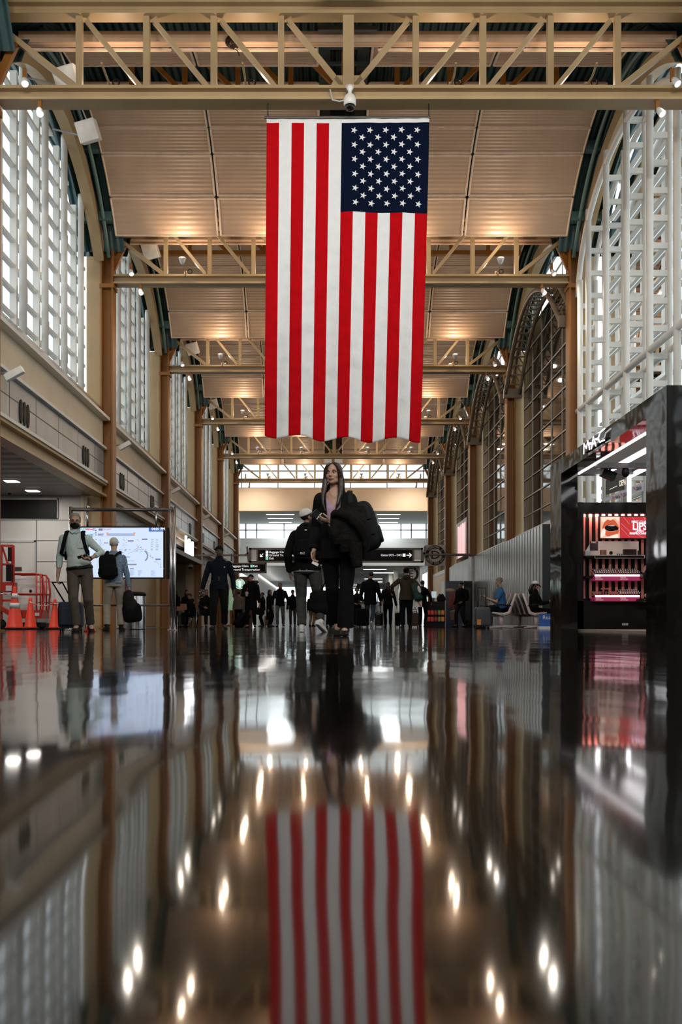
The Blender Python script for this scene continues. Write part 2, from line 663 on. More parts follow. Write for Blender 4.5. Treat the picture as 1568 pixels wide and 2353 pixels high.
# ---- main trusses
t0 = thing('roof_truss', '', 'truss')
mb = MB()
mb.box(XC - 5.7, -0.17, 8.80, XC + 5.7, 0.17, 8.85)
mb.box(XC - 5.7, -0.05, 8.66, XC + 5.7, 0.05, 8.80)
mb.box(XC - 5.7, -0.17, 8.62, XC + 5.7, 0.17, 8.66)
mb.build('bottom_chord', STEEL, t0)
mb = MB()
mb.box(XC - 5.7, -0.13, 10.04, XC + 5.7, 0.13, 10.08)
mb.box(XC - 5.7, -0.04, 10.08, XC + 5.7, 0.04, 10.2)
mb.box(XC - 5.7, -0.16, 10.2, XC + 5.7, 0.16, 10.25)
mb.box(XC - 5.9, -0.02, 10.25, XC + 5.9, 0.24, 10.42)
mb.build('top_chord', STEEL, t0)
for n in range(-4, 5):
    mb = MB()
    x = XC + n * 1.1
    if n == 0:
        mb.box(x - 0.09, -0.08, 8.85, x + 0.09, 0.08, 10.04)
    else:
        mb.box(x - 0.05, -0.06, 8.85, x + 0.05, 0.06, 10.04)
    mb.build('vertical', STEEL, t0)
for n in range(-4, 4):
    s = n < 0
    mb = MB()
    mb.bar((XC + n * 1.1 + (0.12 if s else 0.1), 0, 9.98 if s else 8.9), (XC + (n + 1) * 1.1 - (0.1 if s else 0.12), 0, 8.9 if s else 9.98), 0.07, 0.1, (0, 1, 0))
    mb.build('diagonal', STEEL, t0)
for s in (-1, 1):
    mb = MB()
    mb.bar((XC + s * 4.46, 0, 8.9), (XC + s * 5.75, 0, 9.92), 0.09, 0.1, (0, 1, 0))
    mb.build('end_diagonal', STEEL, t0)
    mb = MB()
    mb.prism([(-0.32, 0), (0.32, 0), (0.2, 0.22), (-0.2, 0.22)], (XC, -0.03 * s, 8.85), (1, 0, 0), (0, 0, 1), 0.02)
    mb.build('gusset_plate', STEEL, t0)
    mb = MB()
    mb.bar((XC + s * 5.45, 0, 9.62), (XC + s * 5.8, 0, 8.85), 0.12, 0.1, (0, 1, 0))
    mb.build('knee_brace', STEEL_D, t0)
TL = ['nearest yellow roof truss, the striped flag hanging from its bottom chord',
      'second yellow roof truss, crossing behind the upper part of the flag',
      'third yellow roof truss, crossing behind the middle of the flag',
      'fourth yellow roof truss, behind the lower part of the flag',
      'fifth yellow roof truss, just below the hem of the flag',
      'farthest yellow roof truss, in front of the bright end window']
trusses = [t0]
t0.location = (0, T(1), 0)
t0['label'] = TL[0]
for i in range(1, 6):
    trusses.append(dup(t0, (0, T(i + 1), 0), label=TL[i]))
for k in (-1, 0):
    dup(t0, (0, T(k), 0), label='yellow roof truss out of view, ' + ('above the camera' if k == 0 else 'behind the camera'))

# ---- columns
c1 = thing('steel_column', '', 'column')
mb = MB()
mb.box(0, -0.2, 0, 0.04, 0.2, 9.7)
mb.box(0.04, -0.03, 0, 0.27, 0.03, 9.7)
mb.box(0.27, -0.2, 0, 0.31, 0.2, 9.7)
mb.build('shaft', STEEL_D, c1)
mb = MB(); mb.box(0.32, -0.14, 0, 0.67, 0.32, 9.3); mb.build('pilaster', STEEL, c1)
mb = MB(); mb.box(-0.06, -0.26, 0, 0.33, 0.26, 0.03); mb.build('base_plate', STEEL_D, c1)
mb = MB(); mb.box(-0.03, -0.22, 8.5, 0.33, 0.22, 8.6); mb.build('cap_plate', STEEL_D, c1)
c1.location = (XC + 5.69, T(1), 0)
PL = {1: 'nearest', 2: 'second', 3: 'third', 4: 'fourth', 5: 'fifth', 6: 'farthest'}
c1['label'] = 'nearest yellow steel column on the right wall, out beside the shop portal'
for k in (0, 2, 3, 4, 5, 6):
    dup(c1, (XC + 5.69, T(k), 0), label='yellow steel column on the right wall under the %s roof truss' % PL.get(k, 'overhead'))
c2 = thing('steel_column', '', 'column')
for ch in list(c1.children):
    me = ch.data.copy()
    for v in me.vertices:
        v.co.x = -v.co.x
    me.flip_normals()
    o = bpy.data.objects.new(ch.name.split('.')[0], me); COL.objects.link(o); o.parent = c2
c2.location = (XC - 5.76, T(1), 0)
c2['label'] = 'nearest yellow steel column on the left wall, beside the open side lobby'
for k in (0, 2, 3, 4, 5, 6):
    dup(c2, (XC - 5.69, T(k), 0), label='yellow steel column on the left wall under the %s roof truss' % PL.get(k, 'overhead'))

# ---- wall arches (flat curved plates) and the dark spandrels above them
for s, side in ((-1, 'left'), (1, 'right')):
    first = None
    for k in BAYS:
        if first is None:
            mb = MB()
            pr = None
            n = 36
            for i in range(n + 1):
                o = -4.08 + 8.16 * i / n
                z0 = zarch(o)
                t = 0.34 * (1 + 0.5 * (abs(o) / 4.1) ** 2)
                q = [mb.bm.verts.new(p) for p in ((XC + s * 5.90, o, z0), (XC + s * 6.14, o, z0), (XC + s * 6.14, o, z0 + t), (XC + s * 5.90, o, z0 + t))]
                if pr:
                    for j in range(4):
                        mb.bm.faces.new((pr[j], pr[(j + 1) % 4], q[(j + 1) % 4], q[j]))
                else:
                    mb.bm.faces.new(q)
                pr = q
            mb.bm.faces.new(pr)
            first = mb.build('wall_arch', STEEL)
            first.location = (0, mid(k), 0)
            tag(first, 'yellow curved arch plate over a window bay', 'arch', kind='structure')
            sp = MB()
            pr = None
            for i in range(n + 1):
                o = -HW + BAY * i / n
                z0 = (zarch(o) if abs(o) < 4.08 else 9.2) + 0.2
                q = [sp.bm.verts.new((XC + s * 6.3, o, z)) for z in (z0, 12.6)]
                if pr:
                    sp.bm.faces.new((pr[0], pr[1], q[1], q[0]))
                pr = q
            spo = sp.build('wall_%s' % side, TEAL)
            spo.location = (0, mid(k), 0)
            struct(spo, 'dark teal spandrel above the %s window arches' % side, 'wall')
        else:
            for src in (first, spo):
                c = src.copy(); COL.objects.link(c); c.location = (0, mid(k), 0)

# ---- left fascia of each bay: beam, grey metal band with vents, cream band, ledge, copper sill
wl = bpy.data.objects.new('wall_left', None); COL.objects.link(wl)
struct(wl, 'left fascia of beam, grey metal band, cream band and copper sill', 'wall')
h = HW - 0.2
mb = MB(); mb.box(-5.75, -h, 3.3, -5.62, h, 3.62); mb.box(-5.8, -h, 3.28, -5.5, h, 3.34); mb.box(-5.8, -h, 3.56, -5.5, h, 3.62); mb.build('beam', STEEL, wl)
mb = MB(); mb.box(-5.62, -h, 3.62, -5.47, h, 3.68); mb.box(-5.62, -h, 4.46, -5.5, h, 4.52); mb.build('rail', WHITE_ST, wl)
mb = MB(); mb.box(-5.75, -h, 3.66, -5.58, h, 4.48); mb.build('metal_band', GREY_P, wl)
mb = MB()
mb.box(-5.584, -h, 4.10, -5.574, h, 4.115)
for i in range(5):
    y = -h + (i + 0.6) * 2 * h / 5.2
    mb.box(-5.584, y, 3.7, -5.576, y + 0.014, 4.46)
mb.build('joint', GREY_J, wl)
mb = MB(); mb.box(-5.8, -h, 4.5, -5.6, h, 5.2); mb.build('cream_band', PLASTER, wl)
mb = MB(); mb.box(-5.8, -h, 5.18, -5.42, h, 5.25); mb.build('ledge', WHITE_ST, wl)
mb = MB()
mb.prism([(0, 0), (-0.33, 0), (-0.33, 0.34), (-0.24, 0.34)], (-5.46, h, 5.25), (1, 0, 0), (0, 0, 1), 2 * h)
mb.build('sill', COPPER, wl)
for yc in (-2.35, 2.3):
    for j in (-1, 0, 1):
        mb = MB()
        mb.lathe([(0.02, 0.0), (0.095, 0.0), (0.095, 0.02), (0.02, 0.025)], (0, 0, 0), 20)
        for v in mb.bm.verts:
            x, y, z = v.co
            v.co = V((-5.58 + z, yc + j * 0.21 + y * 1.0, 3.98 + x * 2.3))
        mb.build('vent', BLACK, wl)
wl.location = (0, mid(BAYS[0]), 0)
for k in BAYS[1:]:
    dup(wl, (0, mid(k), 0))

# ---- left windows: tubes, fins, rails and panes
TUBES = (-3.0, -1.5, 0.0, 1.5, 3.0)


def left_window(n):
    w = bpy.data.objects.new('window_%d' % n, None); COL.objects.link(w)
    for o in TUBES:
        mb = MB(); mb.tube([(-5.86, o, 5.3), (-5.86, o, zarch(o) + 0.25)], 0.075, 12)
        mb.build('tube', WHITE_ST, w, True)
    mb = MB()
    for o in TUBES:
        mb.box(-6.1, o - 0.05, 5.5, -5.97, o + 0.05, zarch(o))
    for o in (-3.75, -2.25, -0.75, 0.75, 2.25, 3.75):
        mb.box(-6.1, o - 0.045, 5.5, -6.02, o + 0.045, zarch(o))
    z = 5.55
    while z < 10.9:
        # clip each rail to the arch
        lim = 4.05 if z < 9.3 else math.sqrt(max(0.01, 5.5 ** 2 - (z - 5.45) ** 2))
        lim = min(lim, 4.05)
        mb.box(-6.1, -lim, z - 0.035, -6.01, lim, z + 0.035)
        z += 0.48
    mb.build('frame', WHITE_ST, w)
    mb = MB()
    for o in (-3.75, -2.25, -0.75, 0.75, 2.25, 3.75):
        for e_ in (-0.062, 0.062):
            mb.box(-6.09, o + e_ - 0.02, 5.5, -6.05, o + e_ + 0.02, zarch(o))
    mb.build('gasket', mat('black_gasket', (0.03, 0.03, 0.03), 0.5), w)
    mb = MB()
    pts = [(-4.1 + 8.2 * i / 24, zarch(-4.1 + 8.2 * i / 24)) for i in range(25)]
    mb.face([(-6.08, -4.1, 5.4), (-6.08, 4.1, 5.4)] + [(-6.08, o, z) for o, z in reversed(pts)])
    mb.build('pane', GLASS, w)
    mb = MB()                                            # small motor boxes on the fins
    for o, zz in ((-2.9, 6.7), (-1.4, 6.4), (0.1, 6.2), (1.6, 6.0), (1.6, 8.6), (3.1, 7.9)):
        mb.box(-5.95, o + 0.08, zz, -5.86, o + 0.22, zz + 0.28)
    mb.build('actuator', GREYPL, w)
    return w


lw = left_window(1)
lw.location = (0, mid(BAYS[0]), 0)
struct(lw, 'tall arched left window with white tubes and rails', 'window')
nwin = 1
for k in BAYS[1:]:
    nwin += 1
    o = dup(lw, (0, mid(k), 0)); o.name = 'window_%d' % nwin


# ---- right lattice window (white tube ladders) of the nearer bays
def lattice_window(n):
    w = bpy.data.objects.new('window_%d' % n, None); COL.objects.link(w)
    for o in TUBES + (3.78, -3.78):
        zt = zarch(o) - (0.9 if abs(o) > 3.5 else 0.1)
        mb = MB(); mb.tube([(6.2, o, 0.0), (6.2, o, zt)], 0.07, 12); mb.build('front_tube', WHITE_ST, w, True)
        mb = MB(); mb.tube([(6.58, o, 0.0), (6.58, o, zt)], 0.06, 12); mb.build('back_tube', WHITE_ST, w, True)
        mb = MB()
        z = 0.5
        while z < zt - 0.1:
            mb.box(6.2, o - 0.035, z - 0.058, 6.58, o + 0.035, z + 0.058)
            z += 0.53
        mb.build('rung', WHITE_ST, w)
    for x, r, nm in ((6.2, 0.07, 'front_tube'), (6.58, 0.06, 'back_tube')):
        mb = MB(); mb.tube([(x, -4.0, 5.38), (x, 4.0, 5.38)], r, 12); mb.build('transom_tube', WHITE_ST, w, True)
        mb = MB()
        pts = [(x, 3.95 * math.cos(PI * i / 20), 8.2 + 2.35 * math.sin(PI * i / 20)) for i in range(21)]
        mb.tube(pts, r, 12); mb.build('arch_tube', WHITE_ST, w, True)
    mb = MB()
    for o in (-3.75, -2.25, -0.75, 0.75, 2.25, 3.75):
        mb.box(6.76, o - 0.03, 0.1, 6.84, o + 0.03, zarch(o))
    z = 0.3
    while z < 10.8:
        lim = 4.1 if z < 9.3 else math.sqrt(max(0.01, 5.5 ** 2 - (z - 5.45) ** 2))
        lim = min(lim, 4.1)
        mb.box(6.76, -lim, z - 0.03, 6.84, lim, z + 0.03)
        z += 0.53
    mb.build('frame', WHITE_ST, w)
    mb = MB()
    pts = [(-4.1 + 8.2 * i / 24, zarch(-4.1 + 8.2 * i / 24)) for i in range(25)]
    mb.face([(6.85, -4.1, 0.0), (6.85, 4.1, 0.0)] + [(6.85, o, z) for o, z in reversed(pts)])
    mb.build('pane', GLASS, w)
    return w


nwin += 1
rw = lattice_window(nwin)
rw.location = (0, mid(1), 0)
struct(rw, 'tall right window with a white tube lattice, above the shop portal', 'window')
for k in (0, -1):
    nwin += 1
    o = dup(rw, (0, mid(k), 0)); o.name = 'window_%d' % nwin


# ---- right bays beyond: dark glass with pale bars, brown tube arch truss in front
def dark_window(n):
    w = bpy.data.objects.new('window_%d' % n, None); COL.objects.link(w)
    pts = [(-4.1 + 8.2 * i / 24, zarch(-4.1 + 8.2 * i / 24)) for i in range(25)]
    mb = MB()
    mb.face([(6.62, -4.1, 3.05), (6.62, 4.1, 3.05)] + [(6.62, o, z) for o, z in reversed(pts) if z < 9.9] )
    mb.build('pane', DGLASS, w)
    mb = MB()
    mb.face([(6.62, o, z) for o, z in pts if z >= 9.85])
    mb.build('top_pane', GLASS, w)
    mb = MB()
    for i in range(7):
        o = -4.1 + i * 1.365
        mb.box(6.59, o - 0.014, 3.05, 6.62, o + 0.014, zarch(max(-4, min(4, o))))
    z = 3.1
    j = 0
    while z < 10.7:
        lim = min(4.1, 4.1 if z < 9.3 else math.sqrt(max(0.01, 5.5 ** 2 - (z - 5.45) ** 2)))
        t = 0.02 if j % 2 == 0 else 0.012
        mb.box(6.585, -lim, z - t, 6.62, lim, z + t)
        z += 0.60
        j += 1
    mb.build('frame', MULL, w)
    mb = MB(); mb.box(6.3, -4.15, 2.85, 6.66, 4.15, 3.07); mb.build('sill', WHITE_ST, w)
    return w


def arch_truss():
    t = thing('arch_truss', '', 'truss')
    zt = lambda o: 9.75 - 1.9 * (abs(o) / 3.9) ** 2.0

    def curve(x, dz):
        return [(x, -3.95 + 7.9 * i / 28, zt(-3.95 + 7.9 * i / 28) + dz) for i in range(29)]
    for x, dz in ((5.95, 0.0), (6.42, 0.0), (6.18, 0.36)):
        mb = MB(); mb.tube(curve(x, dz), 0.065, 10); mb.build('chord', BROWN_T, t, True)
    for i in range(1, 28):
        o = -3.95 + 7.9 * i / 28
        a, b, c = (5.95, o, zt(o)), (6.42, o, zt(o)), (6.18, o, zt(o) + 0.36)
        mb = MB()
        mb.bar(a, b, 0.07, 0.03)
        mb.tube([a, c], 0.022, 6); mb.tube([b, c], 0.022, 6)
        mb.build('web_bar', BROWN_T, t)
    for o in (-3.95, 3.95):
        mb = MB(); mb.cbox((6.2, o, zt(o) + 0.03), (0.62, 0.12, 0.3)); mb.build('end_plate', BROWN_T, t)
    return t


nwin += 1
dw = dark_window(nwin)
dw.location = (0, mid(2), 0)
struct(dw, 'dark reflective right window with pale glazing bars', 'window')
for k in (3, 4, 5):
    nwin += 1
    o = dup(dw, (0, mid(k), 0)); o.name = 'window_%d' % nwin
at0 = arch_truss()
at0.location = (0, mid(2), 0)
at0['label'] = 'nearest brown tubular arch truss against the dark right glazing, above the shop'
for i, k in enumerate((3, 4, 5)):
    dup(at0, (0, mid(k), 0), label='%s brown tubular arch truss along the right glazing' % ['second', 'third', 'farthest'][i])

# right lower wall panels below the dark windows
mb = MB()
for k in (2, 3, 4, 5):
    mb.box(6.3, T(k) + 0.35, 0, 6.45, T(k + 1) - 0.25, 2.86)
struct(mb.build('wall_right', PLASTER), 'cream wall panels under the right windows', 'wall')

# ---- side lobby on the left of the near bays
LOBY = 24.75
mb = MB(); mb.box(-11, -6, 3.3, -5.76, LOBY, 3.4)
lc = mb.build('ceiling', ribbed_mat('grey_plank_ceiling', (0.20, 0.19, 0.18), 'Y', 0.6, 0.01, 0.5)); struct(lc, 'grey plank ceiling of the left side lobby', 'ceiling')
mb = MB(); mb.box(-11.2, -6, 0, -11, LOBY, 3.4); struct(mb.build('wall_left', WHITE_W), 'far wall of the left side lobby', 'wall')
mb = MB(); mb.box(-11.2, LOBY, 0, -6.0, LOBY + 0.15, 3.35)
bw = mb.build('wall_left', WHITE_W); struct(bw, 'white panelled back wall of the left side lobby', 'wall')
mb = MB()
X0, X1 = wx(84, LOBY), -6.0
for yy in (1195, 1242, 1290, 1337, 1384, 1432):
    z = wz(yy, LOBY)
    mb.box(-11 if yy < 1200 else X0, LOBY - 0.006, z - 0.008, X1, LOBY + 0.01, z + 0.008)
for px in (84, 160):
    mb.box(wx(px, LOBY) - 0.012, LOBY - 0.006, 0, wx(px, LOBY) + 0.012, LOBY + 0.01, wz(1195, LOBY))
struct(mb.build('trim_1', GREY_J), 'dark joints between the white wall panels of the lobby', 'trim')
mb = MB(); mb.box(X0 + 0.02, LOBY - 0.03, 0, X1, LOBY, 0.13); struct(mb.build('baseboard_back', mat('bronze_base', (0.08, 0.06, 0.045), 0.4)), 'dark baseboard under the lobby back wall', 'baseboard')
dr = bpy.data.objects.new('door_1', None); COL.objects.link(dr); struct(dr, 'white door in the lobby back wall behind the red lift', 'door')
mb = MB(); mb.box(wx(-30, LOBY), LOBY - 0.03, 0.02, wx(79, LOBY), LOBY, wz(1246, LOBY)); mb.build('door_leaf', WHITE_W, dr)
mb = MB()
mb.box(wx(79, LOBY), LOBY - 0.05, 0.0, wx(83, LOBY), LOBY, wz(1242, LOBY)); mb.box(wx(-34, LOBY), LOBY - 0.05, wz(1246, LOBY), wx(83, LOBY), LOBY, wz(1242, LOBY))
mb.build('frame', GREYPL, dr)
mb = MB(); mb.ell((wx(72, LOBY), LOBY - 0.06, wz(1358, LOBY)), 0.035); mb.build('knob', BLACK, dr, True)
mb = MB(); mb.box(wx(32, LOBY), LOBY - 0.04, wz(1312, LOBY), wx(51, LOBY), LOBY - 0.03, wz(1303, LOBY)); mb.build('door_plate', mat('brown_plate', (0.05, 0.03, 0.025), 0.5), dr)
mb = MB(); mb.box(wx(33, LOBY), LOBY - 0.036, wz(1331, LOBY), wx(54, LOBY), LOBY - 0.03, wz(1324, LOBY)); mb.build('notice', WHITEPL, dr)
mb = MB(); mb.box(-9.5, LOBY - 0.06, wz(1191, LOBY), wx(132, LOBY), LOBY - 0.001, wz(1149, LOBY))
ds = mb.build('display_board', BLACK); tag(ds, 'long black unlit board high on the lobby back wall', 'sign board')
mb = MB(); mb.box(-9.52, LOBY - 0.05, wz(1149, LOBY), wx(134, LOBY), LOBY - 0.001, wz(1145, LOBY)); mb.box(wx(132, LOBY), LOBY - 0.05, wz(1191, LOBY), wx(134, LOBY), LOBY - 0.001, wz(1145, LOBY)); mb.build('rim', GREYPL, ds)
mb = MB(); mb.tube([(wx(191, 24.4), 24.4, 0), (wx(191, 24.4), 24.4, 3.3)], 0.05, 12)
tag(mb.build('downpipe', PLASTER, None, True), 'cream round pipe against the lobby wall beside the column', 'pipe')
dl_ = []
for i, (px, py) in enumerate(((27, 1105), (75, 1127))):
    d = (3.3 - CAMH) * F / (CY - py)
    dl_.append((wx(px, d), d, 'square white recessed light in the lobby ceiling, %s of the two in view' % ('nearer' if i == 0 else 'farther')))
for j, (x, d) in enumerate(((-7.0, 20.4), (-7.0, 18.6), (-9.0, 22.0), (-9.0, 19.0))):  # extra unseen lights, added to brighten the lobby and lower hall
    dl_.append((x, d, 'added unseen square lobby light for brightness, number %s from the back wall' % ('third', 'fourth', 'fifth', 'sixth')[j]))
for i, (x, d, lab) in enumerate(dl_):
    l = thing('downlight', lab, 'ceiling light', (x, d, 3.3), group='lobby downlights')
    mb = MB(); mb.box(-0.16, -0.16, -0.012, 0.16, 0.16, 0.0); mb.build('frame', WHITEPL, l)
    mb = MB(); mb.box(-0.14, -0.14, -0.02, 0.14, 0.14, -0.012); mb.build('diffuser', LAMP_W_E, l)
    ad_ = bpy.data.lights.new('downlight_beam', 'AREA'); ad_.energy = DOWN_W; ad_.color = (1.0, 0.93, 0.85); ad_.size = 0.28
    ao = bpy.data.objects.new('downlight_beam', ad_); COL.objects.link(ao); ao.parent = l; ao.location = (0, 0, -0.03)
l = thing('smoke_detector', 'small dark dome on the lobby ceiling near the display board', 'detector', (wx(22, 24), 24, 3.3))
mb = MB(); mb.lathe([(0.07, -0.02), (0.07, 0), (0.02, 0)], (0, 0, 0)); mb.build('base', GREYPL, l)
mb = MB(); mb.ell((0, 0, -0.02), (0.05, 0.05, 0.045)); mb.build('dome', BLACK, l, True)

# ---- left lower walls beyond the lobby
mb = MB(); mb.box(-5.95, T(2) + 0.35, 0, -5.78, T(3) - 0.2, 3.3)
w = mb.build('wall_left', WHITE_W); struct(w, 'white panelled left wall with a painted slogan', 'wall')
mb = MB(); mb.box(-5.785, T(2) + 0.35, 0.9, -5.77, T(3) - 0.2, 0.915); mb.box(-5.785, T(2) + 0.35, 2.5, -5.77, T(3) - 0.2, 2.515); mb.build('joint', GREY_J, w)
FADE = mat('faded_green_paint', (0.36, 0.42, 0.40), 0.5)
text('Your Career Journey?', 0.42, FADE, (-5.775, 29.0, 2.78), (0, 1, 0), (0, 0, 1), w)
text('W', 1.5, mat('grey_paint', (0.33, 0.34, 0.33), 0.5), (-5.772, 27.4, 1.25), (0, 1, 0), (0, 0, 1), w, sx=1.4)
mb = MB(); mb.box(-5.78, 28.4, 0.05, -5.75, 29.2, 1.7); p = mb.build('panel', mat('maroon_panel', (0.11, 0.02, 0.03), 0.4), w)
mb = MB(); mb.box(-5.78, 29.2, 0.05, -5.75, T(3) - 0.3, 1.9); mb.build('panel', STEEL, w)
# shop recess of the next bay
mb = MB()
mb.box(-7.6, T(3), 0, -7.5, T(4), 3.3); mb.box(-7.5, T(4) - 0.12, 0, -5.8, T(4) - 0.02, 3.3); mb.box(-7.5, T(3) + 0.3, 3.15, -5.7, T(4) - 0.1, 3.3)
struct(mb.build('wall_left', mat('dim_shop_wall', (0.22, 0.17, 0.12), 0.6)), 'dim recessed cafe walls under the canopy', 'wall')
mb = MB(); mb.box(-5.95, T(4) + 0.3, 0, -5.78, T(5) - 0.2, 3.3); mb.box(-5.95, T(5) + 0.3, 0, -5.78, T(6) + 3.4, 3.3)
w = mb.build('wall_left', WHITE_W); struct(w, 'white panelled left wall beyond the cafe', 'wall')
mb = MB()
for z in (0.8, 1.5, 2.2, 2.9):
    mb.box(-5.785, T(4) + 0.3, z, -5.772, T(6), z + 0.012)
for i in range(9):
    mb.box(-5.785, T(4) + 0.8 + i * 1.6, 0, -5.772, T(4) + 0.812 + i * 1.6, 3.3)
mb.build('joint', GREY_J, w)

# ---- end of the hall: clerestory, fascia, lower corridor beyond
EY = 63.0
ew = bpy.data.objects.new('wall_end', None); COL.objects.link(ew); struct(ew, 'pale peach end fascia under the bright end window', 'wall')
mb = MB(); mb.box(-7.2, EY, wz(1174, EY), 7.8, EY + 0.3, wz(1121, EY)); mb.build('fascia', mat('peach_fascia', (0.86, 0.70, 0.53), 0.55, 0, 0.04, 0.5), ew)
mb = MB(); mb.box(-7.2, EY, wz(1067, EY), 7.8, EY + 0.3, 12.7); mb.box(-7.2, T(6) + 0.2, wz(1067, EY) + 0.05, 7.8, EY + 0.1, wz(1067, EY) + 0.2); mb.build('soffit', PANEL, ew)
mb = MB(); mb.box(-7.2, EY - 2, 0, -5.9, EY + 0.3, 12.6); mb.box(6.4, EY - 2, 0, 7.8, EY + 0.3, 12.6); mb.build('pier', STEEL, ew)
nwin += 1
w = bpy.data.objects.new('window_%d' % nwin, None); COL.objects.link(w); struct(w, 'bright band window across the end of the hall', 'window')
mb = MB(); mb.face([(-6.2, EY + 0.15, wz(1122, EY)), (6.8, EY + 0.15, wz(1122, EY)), (6.8, EY + 0.15, wz(1066, EY)), (-6.2, EY + 0.15, wz(1066, EY))]); mb.build('pane', GLASS, w)
mb = MB()
for px in (555, 639, 723, 806, 890, 974):
    mb.box(wx(px, EY) - 0.03, EY + 0.08, wz(1122, EY), wx(px, EY) + 0.03, EY + 0.15, wz(1066, EY))
mb.box(-6.2, EY + 0.08, wz(1083, EY), 6.8, EY + 0.15, wz(1080.5, EY)); mb.box(-6.2, EY + 0.05, wz(1122, EY), 6.8, EY + 0.2, wz(1120, EY))
mb.build('frame', mat('grey_blue_frame', (0.30, 0.33, 0.36), 0.5), w)
LY = 71.0
ZL = wz(1174, EY)
WHITE_C = mat('white_soffit', (0.68, 0.70, 0.69), 0.6, 0, 0.03)
mb = MB(); mb.box(-9, EY + 0.3, ZL, 9.5, LY + 0.3, ZL + 0.15); struct(mb.build('ceiling', WHITE_C), 'white lower ceiling beyond the peach fascia', 'ceiling')
LIN = emit_mat('linear_light_glow', (0.95, 1.0, 1.0), 6.0)
for px0, px1, nm in ((613, 676, 'left'), (867, 920, 'right')):
    for j, py in enumerate((1182, 1191, 1200)):
        d = (ZL - CAMH) * F / (CY - py)
        f = EY / d
        xa, xb = wx(px0 + j * 3, d), wx(px1 - j * 3, d)
        mb = MB(); mb.box(xa, d - 0.07, ZL - 0.03, xb, d + 0.07, ZL - 0.001)
        lo_ = mb.build('linear_light', LIN)
        la_ = bpy.data.lights.new('linear_beam', 'AREA'); la_.shape = 'RECTANGLE'; la_.size = xb - xa; la_.size_y = 0.14; la_.energy = 50; la_.color = (0.94, 1.0, 1.0)
        lz_ = bpy.data.objects.new('linear_beam', la_); COL.objects.link(lz_); lz_.parent = lo_; lz_.location = ((xa + xb) / 2, d, ZL - 0.04)
        tag(lo_, '%s linear light of the %s set on the far white ceiling' % (['nearest', 'middle', 'farthest'][j], nm), 'ceiling light', 'linear lights on the far ceiling')
# upper window band of the corridor and walls around it
nwin += 1
w = bpy.data.objects.new('window_%d' % nwin, None); COL.objects.link(w); struct(w, 'second bright window band under the far white ceiling', 'window')
mb = MB(); mb.face([(-9, LY + 0.15, wz(1237, LY)), (9.5, LY + 0.15, wz(1237, LY)), (9.5, LY + 0.15, ZL), (-9, LY + 0.15, ZL)]); mb.build('pane', GLASS, w)
mb = MB()
for px in (565, 590, 653, 753, 855, 922, 946, 980):
    mb.box(wx(px, LY) - 0.04, LY + 0.06, wz(1237, LY), wx(px, LY) + 0.04, LY + 0.15, ZL)
mb.box(-9, LY + 0.06, wz(1219, LY), 9.5, LY + 0.15, wz(1216.5, LY))
mb.build('frame', mat('grey_blue_frame', (0.30, 0.33, 0.36), 0.5), w)
WL2 = mat('white_fascia', (0.70, 0.70, 0.68), 0.55, 0, 0.03)
ZB = wz(1300, LY)
mb = MB(); mb.box(-9, LY, ZB, 9.5, LY + 0.3, wz(1237, LY)); mb.box(-9.3, EY, 0, -9, LY, 8.5); mb.box(9.5, EY, 0, 9.8, LY, 8.5)
struct(mb.build('wall_end', WL2), 'white fascia of the corridor opening beyond the hall', 'wall')
mb = MB()
mb.box(wx(543, EY), EY + 0.3, 0, wx(549, EY), EY + 0.6, ZL); mb.box(wx(986, EY), EY + 0.3, 0, wx(992, EY), EY + 0.6, ZL)
mb.box(-9, LY - 0.5, 5.5, -6.2, LY, wz(1237, LY))
struct(mb.build('trim_2', WL2), 'white corner posts of the corridor opening', 'trim')
# corridor with low ceiling
CYE = 112.0
mb = MB(); mb.box(-7, LY + 0.3, ZB, 8, CYE, ZB + 0.1); struct(mb.build('ceiling', WHITE_C), 'white low ceiling of the far corridor', 'ceiling')
for j, (px0, px1, py) in enumerate(((836, 888, 1308), (850, 905, 1316), (838, 880, 1330), (868, 882, 1337))):
    d = (ZB - CAMH) * F / (CY - py)
    mb = MB(); mb.box(wx(px0, d), d - 0.15, ZB - 0.03, wx(px1, d), d + 0.15, ZB - 0.001)
    lo_ = mb.build('linear_light', LIN)
    la_ = bpy.data.lights.new('linear_beam', 'AREA'); la_.shape = 'RECTANGLE'; la_.size = 2.0; la_.size_y = 0.3; la_.energy = 45; la_.color = (0.96, 1.0, 1.0)
    lz_ = bpy.data.objects.new('linear_beam', la_); COL.objects.link(lz_); lz_.parent = lo_; lz_.location = (wx((px0 + px1) / 2, d), d, ZB - 0.04)
    tag(lo_, '%s strip light on the low far corridor ceiling' % ['nearest', 'second', 'third', 'farthest'][j], 'ceiling light', 'corridor strip lights')
lwx = -4.96
mb = MB(); mb.box(lwx - 0.2, LY + 0.3, 0, lwx, 96, 3.67)
cw = mb.build('wall_left', mat('bright_white_wall', (0.8, 0.79, 0.76), 0.5, 0, 0.02)); struct(cw, 'white receding corridor wall with a lit cornice', 'wall')
mb = MB(); mb.box(lwx, LY + 0.3, 3.62, lwx + 0.06, 96, 3.67); mb.build('cove_light', LAMP_W_E, cw)
mb = MB(); mb.box(6.62, LY + 0.3, 0, 6.8, CYE, ZB)
struct(mb.build('wall_right', WL2), 'white corridor wall on the right', 'wall')
for j, px in enumerate((883, 898, 910)):
    d = (90, 82, 76)[j]
    mb = MB(); mb.box(wx(px, d) - 0.16, d - 0.16, 0, wx(px, d) + 0.16, d + 0.16, ZB)
    tag(mb.build('corridor_column', mat('cream_column', (0.62, 0.57, 0.48), 0.5)), 'square cream column in the far corridor, %s of three' % ['farthest', 'middle', 'nearest'][j], 'column', 'corridor columns')
nwin += 1
